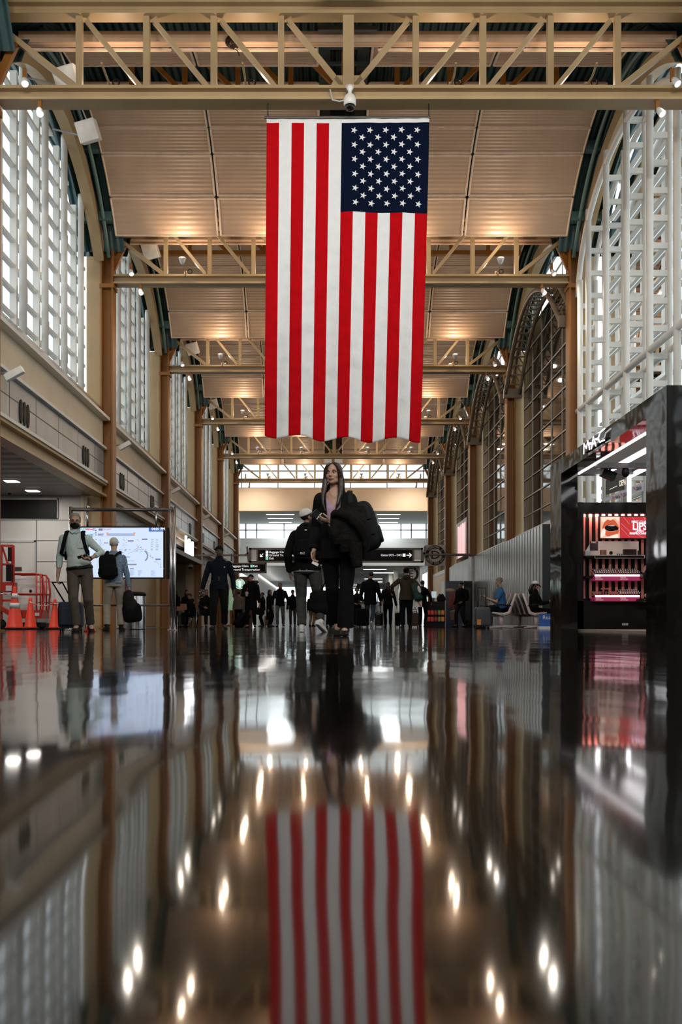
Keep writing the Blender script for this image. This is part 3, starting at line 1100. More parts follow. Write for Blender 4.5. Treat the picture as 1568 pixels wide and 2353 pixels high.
w = bpy.data.objects.new('window_%d' % nwin, None); COL.objects.link(w); struct(w, 'bright glazing at the far end of the corridor', 'window')
mb = MB(); mb.face([(-7, CYE, 2.5), (8, CYE, 2.5), (8, CYE, ZB), (-7, CYE, ZB)]); mb.build('pane', GLASS, w)
mb = MB()
for i in range(9):
    mb.box(-7 + i * 1.8, CYE - 0.1, 0, -6.9 + i * 1.8, CYE, ZB)
mb.box(-7, CYE - 0.1, 2.5, 8, CYE, 2.65)
mb.build('frame', GREYPL, w)
mb = MB(); mb.box(-7, CYE - 0.05, 0, 8, CYE + 0.1, 2.5); struct(mb.build('wall_end', WL2), 'pale wall closing the far corridor below its glazing', 'wall')
# lower header with gate numbers
hd = thing('overhead_sign', 'dark header sign reading gate numbers across the far corridor', 'sign', (0, 82, 0))
ZH0, ZH1 = wz(1353.5, 82), wz(1341, 82)
mb = MB(); mb.box(wx(786, 82), 81.9, ZH0, wx(916, 82), 82.1, ZH1); mb.build('panel', mat('dark_sign', (0.012, 0.011, 0.01), 0.5, spec=0.15), hd, world=True)
SIGN_T = emit_mat('sign_lettering', (1.0, 0.98, 0.95), 1.0)
text('6 - E59', 0.24, SIGN_T, (wx(811, 82), 81.88, wz(1344.5, 82)), (1, 0, 0), (0, 0, 1), hd)
text('n Club', 0.24, SIGN_T, (wx(810, 82), 81.88, wz(1350, 82)), (1, 0, 0), (0, 0, 1), hd)
for px in (795, 910):
    mb = MB(); mb.box(wx(px, 82) - 0.04, 81.95, ZH1, wx(px, 82) + 0.04, 82.05, ZB); mb.build('hanger', GREY_ST, hd, world=True)
# enclosure behind the camera
mb = MB(); mb.box(-11.2, -6.2, 0, 7.8, -6, 3.2); mb.box(-11.2, -6.2, 11, 7.8, -6, 12.7); mb.box(-11.2, -6.2, 3.2, -5.6, -6, 11); mb.box(6.3, -6.2, 3.2, 7.8, -6, 11)
struct(mb.build('wall_back', PLASTER), 'wall closing the hall behind the camera', 'wall')
mb = MB(); mb.box(-7.2, -6.2, 11.5, 7.8, T(-1), 12.75)
struct(mb.build('ceiling', PANEL), 'ceiling over the hall behind the camera', 'ceiling')
mb = MB(); mb.box(-11.2, -6, 3.3, -5.75, T(-1), 12.6)
struct(mb.build('wall_left', PLASTER), 'left wall behind the camera', 'wall')
mb = MB(); mb.box(6.3, -6, 0, 7, T(-1), 12.6)
struct(mb.build('wall_right', PLASTER), 'right wall behind the camera', 'wall')

mb = MB(); mb.box(6.9, T(-1), 0, 7.0, T(1) - 0.3, 3.4)  # added to cut low daylight from the near right windows
struct(mb.build('wall_right', PLASTER), 'added unseen lower right wall blocking low light from the near windows', 'wall')

nwin += 1  # unseen window added so sky lights the flag and people from the front
w = bpy.data.objects.new('window_%d' % nwin, None); COL.objects.link(w); struct(w, 'added unseen end window behind the camera, letting in front light', 'window')
mb = MB(); mb.face([(-5.6, -6.1, 3.2), (6.3, -6.1, 3.2), (6.3, -6.1, 11), (-5.6, -6.1, 11)]); mb.build('pane', GLASS, w)
mb = MB()
for i in range(8):
    mb.box(-5.6 + i * 1.7 - 0.04, -6.15, 3.2, -5.6 + i * 1.7 + 0.04, -6.05, 11)
for z in (5.0, 7.0, 9.0):
    mb.box(-5.6, -6.15, z - 0.04, 6.3, -6.05, z + 0.04)
mb.build('frame', WHITE_ST, w)
# ------------------------------------------------------------------ lamps on the trusses
def uplight(short):
    l = thing('uplight', '', 'lamp')
    mb = MB()
    mb.box(-0.16, -0.05, 0, 0.16, 0.05, 0.03)
    mb.box(-0.04, -0.04, 0.03, 0.04, 0.04, 0.12)
    for s in (-1, 1):
        mb.tube([(0, 0, 0.08), (0.01, s * 0.3, 0.06), (0.0, s * 0.62, 0.1)], 0.018, 8)
    mb.build('bracket', STEEL, l)
    mb = MB()
    mb.tube([(0.11 + 0.055 * math.cos(2 * PI * i / 14), -0.06, 0.10 + 0.055 * math.sin(2 * PI * i / 14)) for i in range(15)], 0.012, 6)
    mb.build('cable_loop', BLACK, l, True)
    for s in ((1,) if short else (-1, 1)):
        y, z = s * 0.62, 0.08
        mb = MB(); mb.lathe([(0.035, 0), (0.06, 0.05), (0.095, 0.15), (0.09, 0.155), (0.03, 0.05)], (0, y, z), 16); mb.build('lamp_head', WHITEPL, l, True)
        mb = MB(); mb.lathe([(0.01, 0.10), (0.085, 0.145), (0.06, 0.165), (0.01, 0.175)], (0, y, z), 16); mb.build('lens', LAMP_E, l, True)
        ld = bpy.data.lights.new('uplight_beam', 'SPOT')
        ld.energy = LAMP_W
        ld.color = (1.0, 0.70, 0.45)
        ld.spot_size = math.radians(150)
        ld.spot_blend = 0.9
        ld.shadow_soft_size = 0.09
        lo = bpy.data.objects.new('uplight_beam', ld)
        COL.objects.link(lo)
        lo.parent = l
        lo.location = (0, y, z + 0.24)
        lo.rotation_euler = (PI, 0, 0)
        pd = bpy.data.lights.new('uplight_glow', 'POINT')
        pd.energy = GLOW_W
        pd.color = (1.0, 0.78, 0.56)
        pd.shadow_soft_size = 0.03
        po = bpy.data.objects.new('uplight_glow', pd)
        COL.objects.link(po)
        po.parent = l
        po.location = (0, y * 1.15, z + 0.30)
    return l


POSN = ['leftmost', 'second from the left', 'third from the left', 'rightmost']
protoA, protoB = None, None
for k in range(0, 7):
    for j, x in enumerate((-3.9, -1.68, 1.68, 3.9)):
        lab = 'white uplight on the %s roof truss, %s of its four' % (PL.get(k, 'overhead'), POSN[j])
        loc = (XC + x, T(k), 8.85)
        if k == 1:
            if protoA is None:
                protoA = uplight(True); protoA.location = loc; protoA['label'] = lab
            else:
                dup(protoA, loc, label=lab)
        else:
            if protoB is None:
                protoB = uplight(False); protoB.location = loc; protoB['label'] = lab
            else:
                dup(protoB, loc, label=lab)

sp = thing('spotlight', '', 'lamp')
mb = MB(); mb.box(-0.03, -0.03, -0.04, 0.03, 0.03, 0.16); mb.tube([(0, 0, 0), (0.0, -0.07, -0.06)], 0.018, 6); mb.build('bracket', STEEL_D, sp)
mb = MB(); mb.lathe([(0.03, 0.0), (0.05, 0.05), (0.062, 0.18), (0.058, 0.185), (0.04, 0.1)], (0, -0.04, -0.02), 14, axis=(0.25, -0.55, -0.8)); mb.build('lamp_head', WHITEPL, sp, True)
mb = MB(); mb.lathe([(0.055, 0.165), (0.04, 0.182), (0.01, 0.186)], (0, -0.04, -0.02), 14, axis=(0.25, -0.55, -0.8)); mb.build('lens', LAMP_E, sp, True)
sd_ = bpy.data.lights.new('spot_beam', 'SPOT'); sd_.energy = SPOT_W; sd_.color = (1.0, 0.88, 0.74); sd_.spot_size = math.radians(110); sd_.spot_blend = 0.8; sd_.shadow_soft_size = 0.06
so_ = bpy.data.objects.new('spot_beam', sd_); COL.objects.link(so_); so_.parent = sp
so_.location = (0.05, -0.16, -0.19); so_.rotation_euler = (-0.45, 0, 0)
first = True
for k in range(1, 7):
    for s, side in ((-1, 'left'), (1, 'right')):
        for q, (x, z, dy) in enumerate(((5.25, 8.96, -0.15), (5.02, 8.50, -0.1))):
            lab = '%s spotlight of the pair at the %s end of the %s truss' % (('upper', 'lower')[q], side, PL[k])
            loc = (XC + s * x, T(k) + dy, z)
            if first:
                sp.location = loc; sp['label'] = lab; first = False
            else:
                e_ = dup(sp, loc, label=lab)
                if k == 6:                              # the last pairs are turned onto the end fascia
                    e_.rotation_euler = (0, 0, PI)
                    for ch_ in e_.children:
                        if ch_.type == 'LIGHT':
                            ch_.data = ch_.data.copy(); ch_.data.energy = 420.0; ch_.rotation_euler = (-0.95, 0, 0)

# added unseen fill lamps above the camera, lighting the flag and truss fronts
f0 = None
for q, x in enumerate((-4.6, -1.6, 1.6, 4.6)):
    lab = 'added unseen fill lamp on the truss above the camera, %s of four' % POSN[q]
    if f0 is None:
        f0 = thing('added_fill_lamp', lab, 'lamp', (XC + x, T(0) + 0.25, 8.45))
        mb = MB(); mb.lathe([(0.06, 0.0), (0.1, 0.1), (0.15, 0.25), (0.14, 0.255), (0.05, 0.12)], (0, 0, 0), 16, axis=(0, 1, -0.15)); mb.build('lamp_head', WHITEPL, f0, True)
        mb = MB(); mb.lathe([(0.13, 0.22), (0.1, 0.235), (0.01, 0.24)], (0, 0, 0), 16, axis=(0, 1, -0.15)); mb.build('lens', LAMP_E, f0, True)
        mb = MB(); mb.tube([(0, 0, 0), (0, -0.2, 0.1), (0, -0.25, 0.2)], 0.02, 8); mb.build('bracket', STEEL, f0)
        ld = bpy.data.lights.new('added_fill_beam', 'SPOT')
        ld.energy = FLAG_FILL_W; ld.color = (1.0, 0.94, 0.86); ld.spot_size = math.radians(95); ld.spot_blend = 0.7; ld.shadow_soft_size = 0.15
        lo = bpy.data.objects.new('added_fill_beam', ld); COL.objects.link(lo); lo.parent = f0
        lo.location = (0, 0.3, -0.03); lo.rotation_euler = (PI / 2 + 0.05, 0, 0)
    else:
        dup(f0, (XC + x, T(0) + 0.25, 8.45), label=lab)

for q, x in enumerate((-4.6, -1.6, 1.6, 4.6)):  # further added fill lamps, aimed lower to light people from the front
    g_ = dup(f0, (XC + x, T(-1) + 0.25, 8.45), label='added unseen fill lamp on the truss behind the camera, %s of four' % POSN[q])
    for ch_ in g_.children:
        if ch_.type == 'LIGHT':
            if q == 0:
                front_ = ch_.data.copy(); front_.energy = FRONT_FILL_W; front_.spot_size = math.radians(80)
            ch_.data = front_
            ch_.rotation_euler = (PI / 2 - 0.42, 0, 0)

# speakers hung under the left side of the vault
spk = thing('speaker', '', 'loudspeaker')
mb = MB(); mb.cbox((0, 0, 0), (0.40, 0.34, 0.40), Matrix.Rotation(0.35, 3, 'X') @ Matrix.Rotation(-0.25, 3, 'Y')); mb.build('case', WHITEPL, spk, bevel=0.02)
mb = MB(); mb.tube([(0, 0.1, 0.15), (-0.25, 0.15, 0.75)], 0.02, 6); mb.tube([(-0.2, 0.05, -0.05), (-0.75, 0.1, 0.1)], 0.018, 6); mb.build('hanger', GREY_ST, spk)
for i, (px, py, d, lab) in enumerate(((203, 302, 20.2, 'large white box speaker below the nearest vault, left of the ceiling panels'),
                                     (347, 577, 26.4, 'white box speaker behind the left end of the second truss'),
                                     (443, 801, 35.0, 'white box speaker behind the left end of the third truss'),
                                     (490, 928, 43.8, 'small white box speaker behind the left end of the fourth truss'),
                                     (156, 184, 17.2, 'white box speaker at the left end of the nearest truss'))):
    if i == 0:
        spk.location = at(px, py, d); spk['label'] = lab
    else:
        dup(spk, at(px, py, d), label=lab)

# floodlights / cameras on arms along the left fascia
fl = thing('floodlight', '', 'lamp')
mb = MB(); mb.cbox((0.16, 0, 0), (0.34, 0.13, 0.12), Matrix.Rotation(-0.5, 3, 'Y')); mb.build('case', WHITEPL, fl, bevel=0.015)
mb = MB(); mb.tube([(0.05, 0, 0.02), (-0.1, 0, 0.0), (-0.12, 0, -0.15)], 0.022, 8); mb.build('arm', GREY_ST, fl)
for k in range(1, 6):
    loc = (-5.46, T(k) + (1.0 if k > 1 else 0.55), 4.78 if k > 1 else 4.35)
    lab = 'white box floodlight on the left fascia just past the %s column' % PL[k]
    if k == 1:
        fl.location = loc; fl['label'] = lab
    else:
        dup(fl, loc, label=lab)

# dome camera under the nearest truss
dc = thing('dome_camera', 'white dome camera on the middle of the nearest truss, above the flag', 'security camera', (0.36, 16.02, 8.36))
mb = MB(); mb.lathe([(0.03, 0.42), (0.05, 0.42), (0.05, 0.36), (0.03, 0.34), (0.03, 0.30), (0.075, 0.26), (0.10, 0.20), (0.10, 0.12), (0.085, 0.10)], (0, 0, 0), 20); mb.build('housing', WHITEPL, dc, True)
mb = MB(); mb.lathe([(0.085, 0.12), (0.082, 0.07), (0.06, 0.03), (0.02, 0.015)], (0, 0, 0), 20); mb.build('dome', BLACK_G, dc, True)
mb = MB(); mb.box(-0.06, 0.0, 0.38, 0.06, 0.2, 0.44); mb.tube([(-0.05, 0, 0.2), (-0.16, 0, 0.17), (-0.28, 0.05, 0.22), (-0.32, 0.15, 0.45)], 0.012, 6); mb.build('cable', GREYPL, dc)

# stray balloon caught by the ceiling edge
bl = thing('balloon', 'dark crumpled foil balloon caught under the ceiling edge, left of centre', 'balloon', at(533, 96, 16.9))
mb = MB(); mb.ell((0, 0, 0), (0.11, 0.06, 0.13), seg=12); mb.ell((0.06, -0.01, -0.05), (0.06, 0.05, 0.08), seg=10)
me = remesh(mb, 0.012, 2, 0.02, 14); link('foil', me, mat('dark_foil', (0.05, 0.035, 0.02), 0.2, 0.6, 0.6, 25), bl, True)
mb = MB(); mb.tube([(0.04, 0, -0.1), (0.1, 0, -0.16), (0.13, 0, -0.24)], 0.008, 5); mb.tube([(0, 0.02, 0.1), (0.0, 0.1, 0.16)], 0.006, 5); mb.build('ribbon', BLACK, bl)

# ------------------------------------------------------------------ the flag
FY = 16.25
flag = thing('flag', 'huge hanging flag with red and white stripes and white stars on navy', 'flag', at(799, 271, FY))
RED = mat('flag_red', (0.46, 0.002, 0.006), 0.85, 0, 0.08, 8, bump=0.02, bscale=4.5)
WHT = mat('flag_white', (0.76, 0.78, 0.80), 0.85, 0, 0.02, 8, bump=0.02, bscale=4.5)
NAVY = mat('flag_navy', (0.002, 0.006, 0.022), 0.9, 0, 0.06, 8, bump=0.02, bscale=4.5)
for m_ in (RED, WHT, NAVY):
    m_.node_tree.nodes['Principled BSDF'].inputs['Specular IOR Level'].default_value = 0.08


def cloth(u, v):
    """u across 0..1, v down 0..1 (0 at the rod)"""
    xl = 613 + (608 - 613) * v
    xr = 987 + (967 - 987) * v ** 1.2
    px = xl + (xr - xl) * u
    py = 272 + (1000 + 12 * min(1, u * 1.6) - 272) * v
    py += v * 5 * math.sin(u * 21.0)
    y = 0.05 * v * math.sin(u * 17 + v * 2) + 0.018 * math.sin(u * 41 + v * 6) * v + 0.03 * math.sin(v * 7 + u * 5) * (0.3 + v)
    y += 0.012 * noise.noise(V((u * 16 + v * 6, v * 30, 0))) + 0.022 * noise.noise(V((u * 7 + v * 9, v * 14, 3))) * (0.4 + v)
    if u > 0.93:
        y += 0.25 * (u - 0.93) * v * 3
    p = at(px, py, FY)
    return V((p.x, p.y + y, p.z))


NX, NZ = 13 * 8, 150
bm = bmesh.new()
grid = [[bm.verts.new(cloth(i / NX, j / NZ) - flag.location) for i in range(NX + 1)] for j in range(NZ + 1)]
CANT = 0.295
jc = round(CANT * NZ)
for j in range(NZ):
    for i in range(NX):
        f = bm.faces.new((grid[j][i], grid[j + 1][i], grid[j + 1][i + 1], grid[j][i + 1]))
        st = i // 8
        f.material_index = 1 if j < 2 else (2 if (st >= 6 and j < jc) else st % 2)
        f.smooth = True
fme = bpy.data.meshes.new('cloth')
bm.to_mesh(fme); bm.free()
fo = link('cloth', fme, [RED, WHT, NAVY], flag)
so = fo.modifiers.new('thickness', 'SOLIDIFY'); so.thickness = 0.004
cu_ = (6 / 13, 1.0)
for r in range(11):
    n = 5 if r % 2 == 0 else 4
    for c in range(n):
        px = 814 + 36.2 * (c + (0 if n == 5 else 0.5)) + 0.3 * r
        py = 300 + 16.8 * r
        v = (py - 272) / 737
        u = (px - (613 - 5 * v)) / ((987 - 20 * v ** 1.2) - (613 - 5 * v))
        ctr = cloth(u, v)
        mb = MB()
        pts = [(0.058 * (1 if q % 2 == 0 else 0.40) * math.cos(PI * q / 5), 0.058 * (1 if q % 2 == 0 else 0.40) * math.sin(PI * q / 5)) for q in range(10)]
        mb.prism(pts, ctr - flag.location + V((0, -0.012, 0)), (1, 0, 0), (0, 0, 1), 0.004)
        mb.build('star', WHT, flag)
mb = MB()
a, b = at(608, 270, FY), at(990, 270, FY)
mb.tube([a - flag.location, b - flag.location], 0.022, 10)
mb.build('rod', mat('dark_rod', (0.08, 0.07, 0.06), 0.4), flag)
for px in (616, 986):
    a = at(px, 270, FY)
    mb = MB(); mb.tube([a - flag.location, V((a.x, FY + 0.02, 8.64)) - flag.location], 0.008, 6); mb.build('wire', BLACK, flag)

# ------------------------------------------------------------------ shop portal on the right
PX = 3.85
mac = thing('shop_portal', 'tall glossy black shop portal frame with a lit name on its lintel', 'shop front', (PX, 11.3, 0))
mb = MB(); mb.box(0, 0, 0, 0.27, 0.73, 2.83); mb.build('post', BLACK_G, mac)
mb = MB(); mb.box(0, 5.1, 0, 0.27, 5.9, 2.83); mb.build('post', BLACK_G, mac)
mb = MB(); mb.box(0, 0.73, 2.6, 0.27, 5.1, 2.83); mb.build('lintel', BLACK_G, mac)
mb = MB()
mb.box(0.27, 5.3, 2.62, 2.4, 5.5, 2.75); mb.box(0.27, 0.2, 2.62, 2.4, 0.4, 2.75); mb.box(0.72, 0.3, 2.66, 0.82, 5.6, 2.84); mb.box(1.24, 0.3, 2.66, 1.34, 5.6, 2.84)
mb.box(0.3, 4.0, 2.52, 1.3, 4.12, 2.6); mb.build('ceiling_rail', mat('charcoal_rail', (0.05, 0.05, 0.055), 0.4), mac)
LED = emit_mat('shop_led', (1.0, 0.95, 0.97), 4.0)
for x0, x1, drop in ((0.275, 0.305, False), (0.735, 0.785, True), (1.255, 1.305, True)):
    mb = MB(); mb.box(x0, 0.75, 2.585 if not drop else 2.60, x1, 5.62 if drop else 5.1, 2.62 if not drop else 2.655)
    if drop:
        mb.box(x0, 5.62, 2.2, x1 + 0.01, 5.66, 2.655)
    mb.build('light_strip', LED, mac)
mb = MB(); mb.cbox((0.55, 4.3, 2.46), (0.22, 0.16, 0.12), Matrix.Rotation(0.4, 3, 'Y')); mb.tube([(0.55, 4.3, 2.5), (0.55, 4.1, 2.56)], 0.02, 6); mb.ell((0.75, 4.06, 2.46), (0.06, 0.06, 0.08)); mb.build('ceiling_speaker', BLACK, mac)
SIGNW = emit_mat('shop_sign_glow', (1.0, 0.92, 1.0), 1.6)
# letters of the lit sign, drawn as strokes on the lintel face (reading direction runs toward the camera)
lt = [[(0, 0), (0.02, 0.95), (0.28, 0.35), (0.42, 0.95), (0.62, 0.05)], [(0.78, 0.0), (0.98, 0.95), (1.22, 0.0)], [(0.84, 0.36), (1.16, 0.36)], [(2.05, 0.98), (1.62, 0.92), (1.42, 0.52), (1.58, 0.12), (2.02, 0.04)]]
LS, LY0 = 0.55, 14.8 - 11.3
for w_ in lt:
    mb = MB()
    for p, q in zip(w_, w_[1:]):
        mb.bar((-0.04, LY0 - p[0] * LS, 2.645 + p[1] * 0.165), (-0.04, LY0 - q[0] * LS, 2.645 + q[1] * 0.165), 0.017, 0.012, (1, 0, 0))
    mb.build('sign_letter', SIGNW, mac)
for yy in (0.70, 1.32):
    mb = MB(); mb.box(-0.06, LY0 - yy * LS - 0.014, 2.72, -0.03, LY0 - yy * LS + 0.014, 2.748); mb.build('sign_dot', SIGNW, mac)
mb = MB()
mb.box(-0.03, LY0 - 2.1 * LS, 2.66, 0.0, LY0, 2.68); mb.build('sign_rail', BLACK, mac)
# low platform mat inside
mb = MB(); mb.box(PX + 0.3, 11.5, 0, 6.1, 17.3, 0.03)
tag(mb.build('floor_mat', mat('pale_shop_floor', (0.34, 0.29, 0.24), 0.6)), 'pale low floor platform inside the black shop portal', 'floor mat')

# cabinet wall facing the camera inside the portal
CD = 17.3
cab = thing('display_cabinet', 'tall black cosmetics display cabinet with pink-lit slats inside the portal', 'display cabinet', (4.33, CD, 0.03))


def cx(px, d=CD):
    return wx(px, d) - 4.33


def cz(py, d=CD):
    return wz(py, d) - 0.03


mb = MB(); mb.box(0, 0.12, 0, 1.75, 0.7, cz(1155)); mb.box(0, -0.05, 0, 1.75, 0.12, cz(1381)); mb.box(0, -0.02, cz(1180), 1.75, 0.12, cz(1155)); mb.box(0, -0.05, 0, cx(1340), 0.12, cz(1155))
mb.build('carcass', mat('black_cabinet', (0.006, 0.005, 0.0045), 0.4, spec=0.2), cab)
SLAT = mat('pink_lit_slat', (0.60, 0.24, 0.20), 0.4)
SLE = emit_mat('slat_lamp', (1.0, 0.32, 0.24), 3.5)
for i in range(11):
    x = cx(1341 + 15 * i)
    mb = MB(); mb.box(x, 0.04, cz(1375), x + 0.045, 0.07, cz(1184)); mb.build('slat', SLAT, cab)
    mb = MB(); mb.box(x - 0.002, 0.03, cz(1188), x + 0.048, 0.075, cz(1181)); mb.build('slat_lamp', SLE, cab)
PINKL = emit_mat('tray_light', (1.0, 0.62, 0.66), 2.2)
MAG = mat('magenta_label', (0.45, 0.05, 0.16), 0.4, emit=(0.5, 0.03, 0.14), estr=0.25)
PINKT = mat('pink_tray', (0.72, 0.28, 0.26), 0.4)
for (y0, y1, xa, xb, xc) in ((1312, 1323, 1360, 1417, 1466), (1359, 1370, 1361, 1417, 1462)):
    mb = MB(); mb.prism([(0, 0), (0.30, 0), (0.30, 0.085), (0.26, 0.085)], (cx(xa), -0.2, cz(y1)), (0, 1, 0), (0, 0, 1), cx(xb) - cx(xa) - 0.005); mb.build('tray', PINKT, cab)
    mb = MB(); mb.prism([(0, 0), (0.30, 0), (0.30, 0.085), (0.26, 0.085)], (cx(xb), -0.2, cz(y1)), (0, 1, 0), (0, 0, 1), cx(xc) - cx(xb)); mb.build('tray', PINKT, cab)
    mb = MB(); mb.box(cx(xa), -0.215, cz(y1) - 0.02, cx(xc), -0.2, cz(y1) + 0.012); mb.build('tray_light', PINKL, cab)
    mb = MB(); mb.box(cx(xa), -0.21, cz(y1) - 0.09, cx(xc), 0.1, cz(y1) - 0.02); mb.build('label_strip', MAG, cab)
    for xx, w_ in ((xa + 1, 'MATTE LIPSTICKS'), (xb + 1, 'MATTE LIPSTICKS')):
        text(w_.replace(' ', '\n'), 0.03, mat('label_white', (0.8, 0.75, 0.75), 0.5, emit=(1, 0.9, 0.9), estr=0.3), (4.33 + cx(xx), CD - 0.213, 0.03 + cz(y1) - 0.055), (1, 0, 0), (0, 0, 1), cab, align='LEFT', extrude=0.001)
# upper shelf
mb = MB(); mb.box(cx(1341), -0.18, cz(1284), 1.75, 0.12, cz(1278)); mb.build('shelf', BLACK, cab)
mb = MB()
for z in (cz(1284.3), cz(1277.8)):
    mb.box(cx(1361), -0.19, z - 0.004, cx(1474), -0.18, z + 0.004)
for x in (cx(1361), cx(1474)):
    mb.box(x - 0.004, -0.19, cz(1284.3), x + 0.004, -0.18, cz(1277.8))
mb.build('shelf_rim', mat('pale_rim', (0.6, 0.55, 0.52), 0.4), cab)
for px in (1358, 1388):
    mb = MB(); mb.box(cx(1341), -0.16, cz(1330) - 0.0, cx(1358), 0.1, cz(1324)); mb.build('bracket_shelf', BLACK, cab)
    break
mb = MB(); mb.box(cx(1428), -0.06, cz(1437), cx(1442), -0.05, cz(1432)); mb.build('outlet', GREYPL, cab)

cl_ = bpy.data.lights.new('cabinet_light', 'AREA'); cl_.shape = 'RECTANGLE'; cl_.size = 1.3; cl_.size_y = 0.05; cl_.energy = 16; cl_.color = (1.0, 0.42, 0.38)
cz_ = bpy.data.objects.new('cabinet_light', cl_); COL.objects.link(cz_); cz_.parent = cab; cz_.location = (0.85, -0.04, cz(1181)); cz_.rotation_euler = (0.25, 0, 0)

# screen with the lips picture
scr = thing('advert_screen', 'lit advert screen with orange lips and a red panel reading LIPS', 'screen', (4.33 + cx(1376), CD - 0.12, wz(1238, CD)))
wS, hS = cx(1500) - cx(1376), cz(1189) - cz(1238)
mb = MB(); mb.box(-0.015, 0, -0.015, wS + 0.015, 0.1, hS + 0.015); mb.build('case', BLACK, scr)
xm = cx(1420) - cx(1376)
mb = MB(); mb.box(0, -0.004, 0, xm, 0, hS); mb.build('picture', emit_mat('skin_glow', (1.0, 0.50, 0.34), 0.95), scr)
mb = MB(); mb.box(xm, -0.004, 0, wS, 0, hS); mb.build('red_panel', emit_mat('red_glow', (0.62, 0.03, 0.035), 0.9), scr)


def ellpoly(c, rx, rz, n=24, a0=0, a1=2 * PI):
    return [(c[0] + rx * math.cos(a0 + (a1 - a0) * i / n), c[1] + rz * math.sin(a0 + (a1 - a0) * i / n)) for i in range(n)]


def flat(poly, y, m, parent, nm, th=0.003):
    mb = MB(); mb.prism(poly, (0, y, 0), (1, 0, 0), (0, 0, 1), th); return mb.build(nm, m, parent)


def rounded(poly, n=4):
    out = []
    m = len(poly)
    for i in range(m):
        p0, p1, p2, p3 = (V((*poly[(i + k) % m], 0)) for k in (-1, 0, 1, 2))
        for j in range(n):
            t = j / n
            q = 0.5 * (2 * p1 + (p2 - p0) * t + (2 * p0 - 5 * p1 + 4 * p2 - p3) * t * t + (3 * p1 - p0 - 3 * p2 + p3) * t ** 3)
            out.append((q.x, q.y))
    return out


LIPC = emit_mat('lip_glow', (0.72, 0.10, 0.035), 0.9)
flat([(0.02, 0.30), (0.05, 0.27), (0.25, 0.34), (0.32, 0.29), (0.33, 0.37), (0.0, 0.37)], -0.005, emit_mat('skin_highlight_glow', (1.0, 0.75, 0.6), 1.0), scr, 'picture_highlight')
flat(rounded([(0.03, 0.16), (0.06, 0.26), (0.12, 0.32), (0.17, 0.305), (0.22, 0.32), (0.28, 0.26), (0.325, 0.16), (0.25, 0.2), (0.12, 0.21)]), -0.007, LIPC, scr, 'upper_lip')
flat(rounded([(0.06, 0.14), (0.14, 0.12), (0.24, 0.12), (0.32, 0.15), (0.29, 0.06), (0.2, 0.03), (0.1, 0.04)]), -0.007, LIPC, scr, 'lower_lip')
flat(rounded([(0.07, 0.17), (0.12, 0.225), (0.25, 0.22), (0.31, 0.16), (0.24, 0.125), (0.13, 0.125)]), -0.009, BLACK, scr, 'mouth_opening')
flat(rounded([(0.12, 0.215), (0.2, 0.225), (0.25, 0.215), (0.2, 0.205)]), -0.011, emit_mat('tooth_glow', (0.9, 0.7, 0.62), 0.7), scr, 'teeth')
flat(rounded([(0.0, 0.02), (0.07, 0.05), (0.085, 0.14), (0.06, 0.16), (0.02, 0.12)]), -0.012, emit_mat('finger_glow', (1.0, 0.82, 0.72), 1.0), scr, 'fingertip')
flat(rounded([(0.08, 0.004), (0.28, 0.006), (0.3, 0.03), (0.28, 0.07), (0.15, 0.03)]), -0.012, emit_mat('finger_glow', (1.0, 0.82, 0.72), 1.0), scr, 'fingertip')
for i, (x0, z0, x1, z1) in enumerate(((0.36, 0.25, 0.52, 0.1), (0.40, 0.36, 0.5, 0.24), (0.55, 0.36, 0.72, 0.12), (0.74, 0.36, 0.92, 0.2), (0.35, 0.18, 0.5, 0.02), (0.6, 0.08, 0.75, 0.0))):
    mb = MB(); mb.bar((x0, -0.006, z0), (x1, -0.006, z1), 0.003, 0.012 if i % 2 else 0.007, (0, 1, 0)); mb.build('gloss_streak', emit_mat('streak_glow', (1.0, 0.5, 0.42), 0.7), scr)
LW = emit_mat('screen_lettering', (1.0, 0.86, 1.0), 1.6)
ox = scr.location.x + cx(1465.5) - cx(1376)
for s_, z_, sz in (('FIRST-CLASS', cz(1201), 0.058), ('LIPS', cz(1212), 0.175), ('LÈVRES', cz(1222), 0.05), ('IRRÉPROCHABLES', cz(1227.5), 0.05)):
    text(s_, sz, LW, (ox, CD - 0.13, z_ + 0.03), (1, 0, 0), (0, 0, 1), scr, extrude=0.003, sx=0.88 if s_ != 'LIPS' else 0.84, bold=0.003 if s_ == 'LIPS' else 0.0)

# poster board and goods on the upper shelf
pb = thing('poster_board', 'pale pink makeup poster board standing on the upper shelf', 'poster', (4.33 + cx(1354), CD - 0.06, wz(1277.8, CD)))
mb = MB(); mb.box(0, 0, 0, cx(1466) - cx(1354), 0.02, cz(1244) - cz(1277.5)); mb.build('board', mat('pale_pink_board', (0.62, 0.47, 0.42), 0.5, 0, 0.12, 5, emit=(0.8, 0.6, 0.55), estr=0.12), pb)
mb = MB(); mb.box(0, -0.003, 0.09, 0.14, 0, cz(1244) - cz(1277.5)); mb.build('text_panel', mat('dark_plum', (0.05, 0.025, 0.025), 0.5), pb)
text('MAC', 0.045, mat('label_white', (0.8, 0.75, 0.75)), (pb.location.x + 0.07, CD - 0.064, wz(1247, CD)), (1, 0, 0), (0, 0, 1), pb)
mb = MB(); mb.box(0.17, -0.04, 0.0, 0.28, -0.01, 0.1); mb.build('lip_card', mat('brown_lip_card', (0.28, 0.10, 0.06), 0.5, 0, 0.5, 30), pb)
mb = MB(); mb.lathe([(0.03, 0), (0.03, 0.01)], (0.36, -0.02, 0.05), 14, axis=(0, -1, 0)); mb.build('badge', BLACK, pb)
lp0 = None


